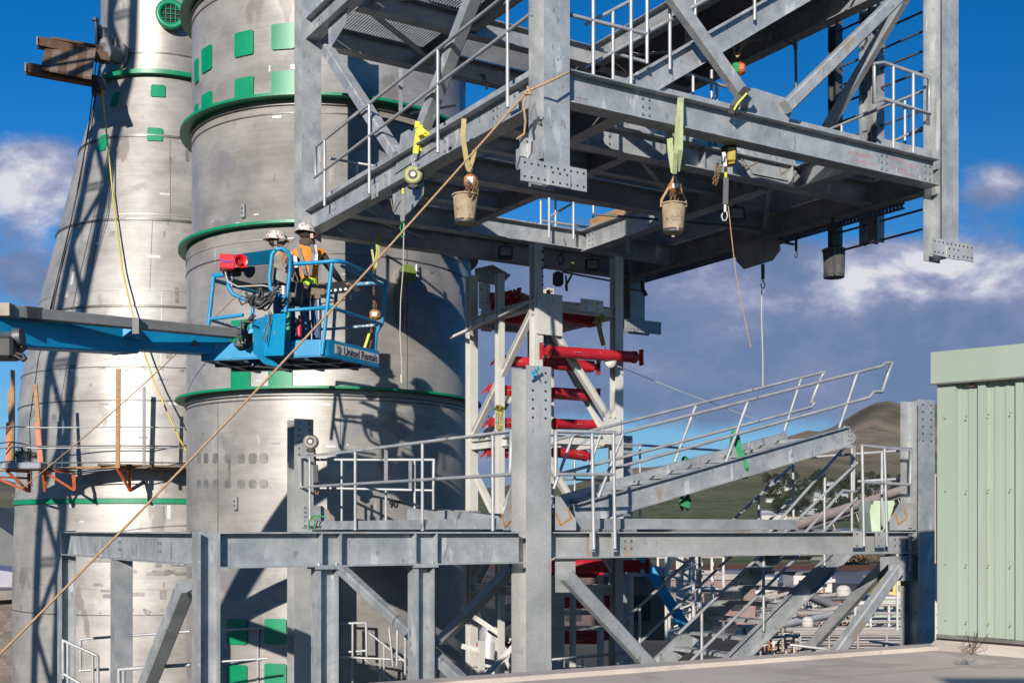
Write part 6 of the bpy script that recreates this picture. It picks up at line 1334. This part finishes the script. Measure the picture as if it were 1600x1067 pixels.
tp = tree_proto('dark_tree', dk, 'dark evergreen tree in the wooded belt of the distant town', 11, 420, grp='dark trees of the distant town', tw=.55)
for i in range(150):
    px = random.uniform(1195, 1480); d = random.uniform(1150, 1900) if i > 50 else random.uniform(1900, 2150)
    k_ = random.uniform(.8, 1.9); place(tp, px, d, k_, i == 0, rz=random.uniform(0, 6), label=tlabel(k_, d, px, 'hillside town'))
tp2 = tree_proto('dark_tree', dk, 'dark tree among the distant houses at the far left edge', 10, 300, grp='dark trees at the left edge', tw=.55)
for i in range(60): k_, d, px = random.uniform(.7, 1.6), random.uniform(600, 2200), random.uniform(-40, 60); place(tp2, px, d, k_, i == 0, rz=random.uniform(0, 6), label=tlabel(k_, d, px, 'left edge town'))
tp3 = tree_proto('bare_shrub', brown, 'brown leafless shrub on the far river bank under the right end beam', 6, 900, 'shrub', 'bare shrubs on the far bank', .8)
for i, px in enumerate((1318, 1326, 1335, 1330, 1290, 1308, 1352, 1255, 1375)): place(tp3, px, 510+i*3, (1.6, 1.9, 1.5, 1.0, .8, .9, .7, .7, .8)[i], i == 0, rz=i)

# ================================================================== green building and concrete roof in front
rz_ = -1.06
def R_(px, Z, z): return V3(((px-800)/F*Z, Z, EYE+z))
edge0, edge1 = Pz(690, 1066, rz_), Pz(1476, 1009, rz_)
ed = (edge1-edge0).normalized(); back = V3((ed.y, -ed.x, 0))
roof = thing('concrete_roof', 'pale concrete roof slab with a low parapet edge across the bottom right foreground', 'roof', edge0+Zu*-.0)
pA, pB = edge0-ed*.55, edge1+ed*2.5
mb = MB(); mb.plate([pA, pB, pB+back*16, pA+back*16], Zu, -.6)
mb.build('slab', conc, roof)
mb = MB(); mb.plate([x-Zu*.602 for x in (pA+back*.12+ed*.1, pB+back*.12, pB+back*15.9, pA+back*15.9+ed*.1)], Zu, -(EYE+rz_-.6)); mb.build('wall', sage, roof)
mb = MB(); mb.box((2.75, -3.2, EYE+.62), 2.3, 1.6, 1.68); mb.box((2.75, -3.2, EYE+2.33), 2.4, 1.7, .03); tag(mb.build('shadow_caster_box', sage), 'unseen sage box added on the roof behind the camera to cast a shadow', 'shadow caster')  # unseen box, added only to throw shade on the near roof corner
mb = MB(); mb.bar(pA+back*.11+Zu*-.01, pB+back*.11-Zu*.01, .22, .09); mb.build('edge_kerb', conc, roof)
random.seed(4)
for i in range(0):
    c = pA+ed*random.uniform(1, 8)+back*random.uniform(.3, 3)+Zu*.006; r_ = random.uniform(.008, .022); mb = MB(); mb.box(c, r_, r_*.7, r_*.5, V3((random.uniform(-1, 1), random.uniform(-1, 1), 0)), V3((0, 0, 1)).cross(V3((1, .3, 0)))) if False else mb.box(c+Zu*r_*.3, r_, r_*.7, r_*.5)
    tag(mb.build('roof_grit', dust_ if False else rust if i % 4 == 0 else plank), 'tiny scrap of grit lying on the concrete roof', 'grit', 'grit on the concrete roof')
for o_ in (1.3, 3.1):
    mb = MB(); mb.bar(pA+back*(o_*.9)+Zu*.004, pA+ed*12+back*(o_*1.05)+Zu*.004, .012, .006); mb.build('membrane_lap', mat('lap_seam', (.3, .27, .24)) if o_ < 2 else bpy.data.materials['lap_seam'], roof)  # thin seam strips, darker than the slab
mb = MB(); random.seed(8)
rt_ = Pz(1518, 1022, rz_+.12)
for i in range(18):
    a = random.uniform(0, 6.28); mb.tube([rt_, rt_+V3((random.uniform(-.12, .12), random.uniform(-.06, .02), random.uniform(.0, .2))), rt_+V3((random.uniform(-.12, .12), random.uniform(-.08, 0), random.uniform(-.02, .09)))], .0018, 3)
tag(mb.build('dry_weed', brown), 'small dry weed in the crack at the foot of the green wall', 'weed')
bl = thing('green_building', 'sage green building with ribbed metal siding and a plain top band at the right edge', 'building', R_(1472, 10.8, -.94))
c0_, zt0, zt1, zb1 = R_(1472, 10.8, 0), (829-551)*10.8/F, (829-601)*10.8/F, -.94
wd = V3((.60, -.80, 0)).normalized(); wn = V3((-wd.y*-1, 0, 0)); wn = V3((wd.y, -wd.x, 0)).normalized()
if wn.dot(V3((0, -1, 0))) < 0: wn = -wn
wd2 = -wn
# ribbed wall
mb = MB(); prof = []; s_ = 0; pos = 0.0
while pos < 3.4:
    for w_, dep in ((.03, 0), (.018, .045), (.05, .045), (.018, 0), (.055, 0), (.01, .012), (.03, .012), (.01, 0), (.05, 0), (.01, .012), (.03, .012), (.01, 0), (.03, 0)):
        prof.append((pos, dep)); pos += w_
        if w_ not in (.018, .01): prof.append((pos, dep))
pp = []; 
for p in prof:
    if not pp or abs(p[0]-pp[-1][0]) > 1e-4 or p[1] != pp[-1][1]: pp.append(p)
vs = []
for z in (zb1, -.0, zt1+.02):
    for a, d_ in pp: vs.append(c0_+wd*a+wn*d_+Zu*z)
k = len(pp); mb.add(vs, [[r_*k+i, r_*k+i+1, (r_+1)*k+i+1, (r_+1)*k+i] for r_ in range(2) for i in range(k-1)])
mb.build('ribbed_wall', sage, bl)
mb = MB(); q0 = c0_-wn*.01; mb.plate([q0+Zu*zb1, q0+wd*3.4+Zu*zb1, q0+wd*3.4+Zu*zt1, q0+Zu*zt1], wd2, 3.0); mb.build('wall_core', sage, bl)
mb = MB(); mb.plate([c0_-wd*.01+wn*.06+Zu*zb1, c0_+wd*.17+wn*.06+Zu*zb1, c0_+wd*.17+wn*.06+Zu*zt1, c0_-wd*.01+wn*.06+Zu*zt1], wd2, .055); mb.build('corner_trim', sage, bl)
mb = MB(); mb.plate([c0_-wd*.05+wn*.10+Zu*zt1, c0_+wd*3.4+wn*.10+Zu*(zt1-.10), c0_+wd*3.4+wn*.10+Zu*(zt0-.12), c0_-wd*.05+wn*.10+Zu*zt0], wd2, 3.2)
mb.build('top_band', sage, bl)
mb = MB(); mb.bar(c0_-wd*.055+wn*.105+Zu*zt1, c0_+wd*3.4+wn*.105+Zu*(zt1-.10), .012, .015); mb.build('drip_edge', flash, bl)
mb = MB(); mb.bar(c0_+wn*.04+Zu*zb1, c0_+wd*3.4+wn*.04+Zu*(zb1+.0), .10, .03); mb.build('base_flashing', flash, bl)
mb = MB(); mb.plate([c0_-wd*.05+wn*.16+Zu*(rz_+.0), c0_+wd*3.4+wn*.16+Zu*(rz_+.0), c0_+wd*3.4+wn*.0+Zu*(zb1-.02), c0_-wd*.05+wn*.0+Zu*(zb1-.02)], wd2, .1); mb.build('base_kerb', conc, bl)
mb = MB(); random.seed(2)
for a, z in [(x_*.418+.075, z_) for x_ in range(7) for z_ in (1.0, .35, -.3, -.8)]+[(x_*.418+.28, z_) for x_ in range(7) for z_ in (1.0, .35, -.3, -.8)]: mb.bolt(c0_+wd*a+wn*.06+Zu*z, wn, .007, .008)
mb.build('fixings', rust, bl)
for a in (.30, 1.1, 1.9): 
    mb = MB(); mb.plate([c0_+wd*a+wn*.047+Zu*(zt1-.05), c0_+wd*(a+.05)+wn*.047+Zu*(zt1-.05), c0_+wd*(a+.045)+wn*.047+Zu*(zt1-.0), c0_+wd*(a)+wn*.047+Zu*(zt1)], wn, .003); mb.build('rust_stain', rust, bl)

# ================================================================== industrial yard behind, below right
def conv(x0, y0, x1, y1, Z0, Z1, r, m, label, name='conveyor', cat='conveyor'):
    t = thing(name, label, cat, P(x0, y0, Z0)); a, b = P(x0, y0, Z0), P(x1, y1, Z1); mb = MB(); mb.tube([a, b], r, 14); mb.build('cover_tube', m, t); mb = MB(); mb.bar(a-Zu*r*1.3, b-Zu*r*1.3, r*.8, r*.3); mb.build('girder', m, t)
    n = 7
    for k in range(n):
        c = a.lerp(b, (k+.5)/n); mb = MB(); mb.bar(c-Zu*r, c-Zu*r*3.2+V3((r*.8, 0, 0)), r*.2, r*.2, up=V3((0, 1, 0))); mb.bar(c-Zu*r, c-Zu*r*3.2-V3((r*.8, 0, 0)), r*.2, r*.2, up=V3((0, 1, 0))); mb.build('trestle', m, t)
    return t
pinkish = mat('dusty_pink_steel', (.42, .31, .26), (.52, .41, .35), 1, rough=.8); dust = mat('dusty_grey_steel', (.30, .27, .25), (.42, .38, .35), .5, rough=.85); dusty_w = mat('dusty_white', (.55, .52, .49), (.66, .62, .58), .5, rough=.8); yelm = mat('yellow_steel', (.65, .5, .12), (.75, .6, .2), 1, rough=.7)
conv(1235, 824, 1470, 745, 70, 95, .32, pinkish, 'long dusty pink covered conveyor climbing to the right behind the handrails')
t = thing('hopper', 'pale green and white stained hopper under the pink conveyor', 'hopper', P(1378, 830, 60)); mb = MB(); mb.plate([P(x, y, 60) for x, y in ((1362, 782), (1398, 782), (1394, 800), (1380, 830), (1362, 830), (1359, 800))], V3((0, 1, 0)), 2); mb.build('body', mat('stained_green', (.62, .66, .52), (.36, .52, .30), .8, spots=[(2, .60, (.1, .09, .08), (1, 1, .4))]), t)
t = thing('hopper', 'second smaller hopper', 'x', P(0, 0, 1)) if False else None
def rack(px0, px1, ytop, ybot, Z, m, label, lv=3, bays=4, extra=True):
    t = thing('pipe_rack', label, 'pipe rack', P((px0+px1)/2, ybot, Z)); dz = (ybot-ytop)*Z/F
    for k in range(bays+1):
        x = px0+(px1-px0)*k/bays; mb = MB(); s_ = .0018*Z
        mb.bar(P(x, ybot, Z), P(x, ytop, Z), s_, s_, up=V3((0, 1, 0))); mb.bar(P(x, ybot, Z)+V3((0, 4, 0)), P(x, ytop, Z)+V3((0, 4, 0)), s_, s_, up=V3((0, 1, 0))); mb.build('post', m, t)
    for j in range(lv):
        y = ytop+(ybot-ytop)*j/lv
        for q_ in range(3): mb = MB(); mb.tube([P(px0, y+q_*.6, Z)+V3((0, q_*1.6, 0)), P(px1, y+q_*.6+random.uniform(-1, 1), Z)+V3((0, q_*1.6, 0))], .0012*Z*(1+.4*q_), 8); mb.build('pipe', m if q_ else dust, t)
    return t
rack(1250, 1475, 990, 1030, 62, dust, 'low pipe rack with long pale pipes just beyond the concrete roof', 3, 5)
rack(1235, 1330, 960, 990, 120, dust, 'dusty grey pipe rack left of the crossing braces', 3, 4)
rack(1360, 1475, 945, 985, 90, dusty_w, 'pale pipe rack behind the right-hand column foot', 3, 4)
rack(1040, 1130, 870, 1000, 75, dusty_w, 'tall white pipe rack seen through the lower stair', 5, 5)
rack(1462, 1480, 840, 1000, 40, dusty_w, 'narrow tall rack in the gap beside the green building', 8, 2)
# white lattice scaffold tower seen under the beam
def lattice(px, yt, yb, Z, w, m, label):
    t = thing('lattice_mast', label, 'lattice mast', P(px, yb, Z), 'white lattice masts'); n = 9; hw = w/2
    for sx in (-1, 1):
        for sy in (-1, 1): mb = MB(); mb.tube([P(px, yb, Z)+V3((sx*hw, sy*hw, 0)), P(px, yt, Z)+V3((sx*hw, sy*hw, 0))], .06, 6); mb.build('leg', m, t)
    mb = MB(); a, b = P(px, yb, Z), P(px, yt, Z)
    for k in range(n):
        for sy in (-1, 1): mb.tube([a.lerp(b, k/n)+V3((-hw*(1 if k % 2 else -1), sy*hw, 0)), a.lerp(b, (k+1)/n)+V3((hw*(1 if k % 2 else -1), sy*hw, 0))], .04, 5)
    mb.build('lacing', m, t)
lattice(1062, 868, 1000, 45, .9, dusty_w, 'white lattice mast left of the stair, under the long beam'); lattice(1078, 860, 1010, 47, .7, dusty_w, 'second white lattice mast just right of the first')
lattice(1473, 740, 880, 36, .35, pinkish, 'slim pinkish lattice mast in the gap beside the green building')
mb = MB(); mb.bar(P(1000, 868, 24), P(1078, 990, 24), .2, .2); tag(mb.build('blue_inclined_beam', blue), 'blue inclined steel beam seen behind the lower brace', 'blue beam')
random.seed(31)
tanks = [(1236, 953, 110, .6, 'pale dome tank half hidden by the stair stringer'), (1318, 925, 150, .9, 'dusty white horizontal tank on the river side'), (1262, 972, 70, .35, 'small white tank low behind the braces')]
for x, y, Z, r, lb in tanks:
    t = thing('storage_tank', lb, 'tank', P(x, y, Z)-Zu*r); mb = MB(); mb.lathe([(0, -r), (r, -r*.98), (r, r*.3), (r*.8, r*.75), (r*.4, r*.98), (0, r)], P(x, y, Z), 24); mb.build('shell', dusty_w, t); mb = MB(); mb.lathe([(r*1.01, r*.25), (r*1.04, r*.25), (r*1.04, r*.32), (r*1.01, r*.32)], P(x, y, Z), 24, close=True); mb.build('top_rim', dust, t)
def shed(px0, px1, yt, yb, Z, dp, m, mr, label, cat='shed', name='shed'):
    t = thing(name, label, cat, P((px0+px1)/2, yb, Z)); a, b = P(px0, yb, Z), P(px1, yb, Z); h = (yb-yt)*Z/F; mb = MB(); mb.box(((a.x+b.x)/2, Z+dp/2, a.z+h/2), (b.x-a.x)/2, dp/2, h/2); mb.build('wall', m, t)
    mb = MB(); w = b.x-a.x; mb.box(((a.x+b.x)/2, Z+dp/2, a.z+h+.06*h), w/2*1.04, dp/2*1.05, .06*h); mb.build('roof', mr, t)
    mb = MB(); 
    for k in range(3): mb = MB(); mb.box((a.x+w*(.2+.3*k), Z-.02*Z*.01, a.z+h*.5), w*.07, .01, h*.2); mb.build('window', hole, t)
    return t
shed(1375, 1410, 905, 932, 130, 6, yelm, yelm, 'small yellow cabin on the riverside behind the right column', 'cabin', 'cabin')
shed(1360, 1408, 935, 965, 105, 5, sage, dusty_w, 'pale green shed behind the pipes at right')
shed(1240, 1300, 898, 925, 260, 10, dusty_w, dust, 'long white riverside shed with a flat roof'); shed(1150, 1215, 905, 935, 240, 10, dust, dusty_w, 'dusty grey riverside shed behind the lower stair')
shed(860, 1040, 900, 1000, 60, 8, mat('shade_brown_block', (.05, .025, .02), (.10, .05, .04), 1), dust, 'brown building low behind the white tower, wall colour darkened as shade')  # wall colour made very dark to stand in for shade
shed(1040, 1180, 905, 975, 95, 8, mat('dusty_brown_wall', (.2, .12, .1), (.3, .2, .17), .6), dust, 'dusty brown building behind the white lattice masts')
conv(1232, 915, 1330, 958, 150, 120, .45, dust, 'dark sloping covered conveyor by the river', 'conveyor')
conv(1210, 978, 1345, 950, 85, 100, .28, dusty_w, 'thin white pipe bridge crossing behind the braces', 'pipe_bridge', 'pipe bridge')
random.seed(77)
for i in range(40):       # odd steel lying in the yard
    x, y = random.uniform(1190, 1400), random.uniform(945, 1015); Z = 15*F/(y-829)*.8; mb = MB(); a = V3((random.uniform(-1, 1), random.uniform(-.4, .4), random.uniform(-.12, .3))).normalized(); ln = random.uniform(1, 3.2); c = P(x, y, Z); mb.bar(c-a*ln, c+a*ln, random.uniform(.15, .5), random.uniform(.15, .6))
    tag(mb.build('scrap_beam', [dusty_w, dust, pinkish][i % 3]), 'loose length of dusty steel in the riverside yard below right', 'steel beam', 'loose steel in the riverside yard')
for i in range(60):       # short runs of pipe, trestles and stairs of the tightly packed yard
    x, y = random.uniform(1195, 1408), random.uniform(935, 1010); Z = min(220, 14*F/(y-829)*random.uniform(.6, .85)); ln = Z*random.uniform(.008, .03)
    t = thing('yard_trestle', ['rusty', 'grey', 'pale'][i % 3]+' '+['squat', 'tall'][ln > Z*.019]+' trestle with a '+['dusty', 'white', 'dark'][(i//3) % 3]+' pipe in the riverside yard, '+('left' if x < 1300 else 'right')+' half', 'trestle', P(x, y, Z), 'trestles in the riverside yard')
    m = [bpy.data.materials['rust'], dust, dusty_w][i % 3]; c = P(x, y, Z); up_h = ln*random.uniform(.3, .8); r = Z*.0007
    for s_ in (-1, 0, 1): mb = MB(); mb.bar(c+V3((s_*ln, 0, -up_h)), c+V3((s_*ln, 0, up_h*.6)), r*2, r*2, up=V3((0, 1, 0))); mb.build('post', m, t)
    mb = MB(); dzz = ln*random.uniform(-.3, .5); mb.tube([c-V3((ln*1.3, 0, dzz*.6-up_h*.5)), c+V3((ln*1.3, 0, dzz+up_h*.5))], r*random.uniform(1.5, 3.2), 8); mb.build('pipe', [dust, dusty_w, galvd][(i//3) % 3], t)
    mb = MB(); mb.bar(c-V3((ln, 0, up_h)), c+V3((ln, 0, up_h*.5)), r*1.4, r*1.4); mb.build('brace', m, t)
# left edge: block wall, dark sloping roof
t = thing('block_wall_building', 'grey weathered block building with a dark sloping roof at the lower left edge', 'building', P(0, 1060, 34))
wallm = mat('weathered_block', (.15, .13, .11), (.26, .23, .2), 1.2, rough=.95, bump=.3, spots=[(1, .6, (.10, .09, .08), (1, 1, .4))])
tt_ = wallm.node_tree; bt = N('ShaderNodeTexBrick', tt_); bt.inputs['Scale'].default_value = 2.6; bt.inputs['Color1'].default_value = (.10, .085, .07, 1); bt.inputs['Color2'].default_value = (.17, .145, .12, 1); bt.inputs['Mortar'].default_value = (.1, .09, .08, 1); bt.inputs['Mortar Size'].default_value = .02; bt.inputs['Mortar Smooth'].default_value = .3
tc2 = N('ShaderNodeTexCoord', tt_); mp2 = N('ShaderNodeMapping', tt_); mp2.inputs['Rotation'].default_value = (math.radians(90), 0, 0); L(tc2.outputs['Object'], mp2.inputs[0], tt_); L(mp2.outputs[0], bt.inputs['Vector'], tt_); L(bt.outputs[0], tt_.nodes['Principled BSDF'].inputs['Base Color'], tt_)
mb = MB(); mb.plate([P(x, y, 34) for x, y in ((-200, 1250), (36, 1250), (36, 930), (-200, 930))], V3((0, 1, 0)), 6); mb.build('wall', wallm, t)
mb = MB(); mb.plate([P(x, y, 33.6) for x, y in ((-200, 950), (37, 935), (37, 922), (-200, 925))], V3((0, 1, 0)), 6.5); mb.build('parapet', mat('dark_parapet', (.12, .10, .09), (.2, .17, .15), 4), t)
mb = MB(); mb.plate([P(-60, 790, 50), P(4, 826, 50), P(40, 850, 50), P(40, 925, 50), P(-60, 925, 50)], V3((0, 1, 0)), 8); mb.build('roof', mat('dark_roof_sheet', (.12, .12, .12), (.2, .2, .2), .5, rough=.8), t)
mb = MB(); mb.plate([P(-40, 885, 36), P(30, 895, 36), P(34, 925, 36), P(-40, 925, 36)], V3((0, 1, 0)), 2); tag(mb.build('tarpaulin', mat('violet_grey_tarp', (.26, .25, .31), (.36, .35, .42), .8)), 'pale violet grey tarpaulin lying over the block wall at the left edge', 'tarpaulin')
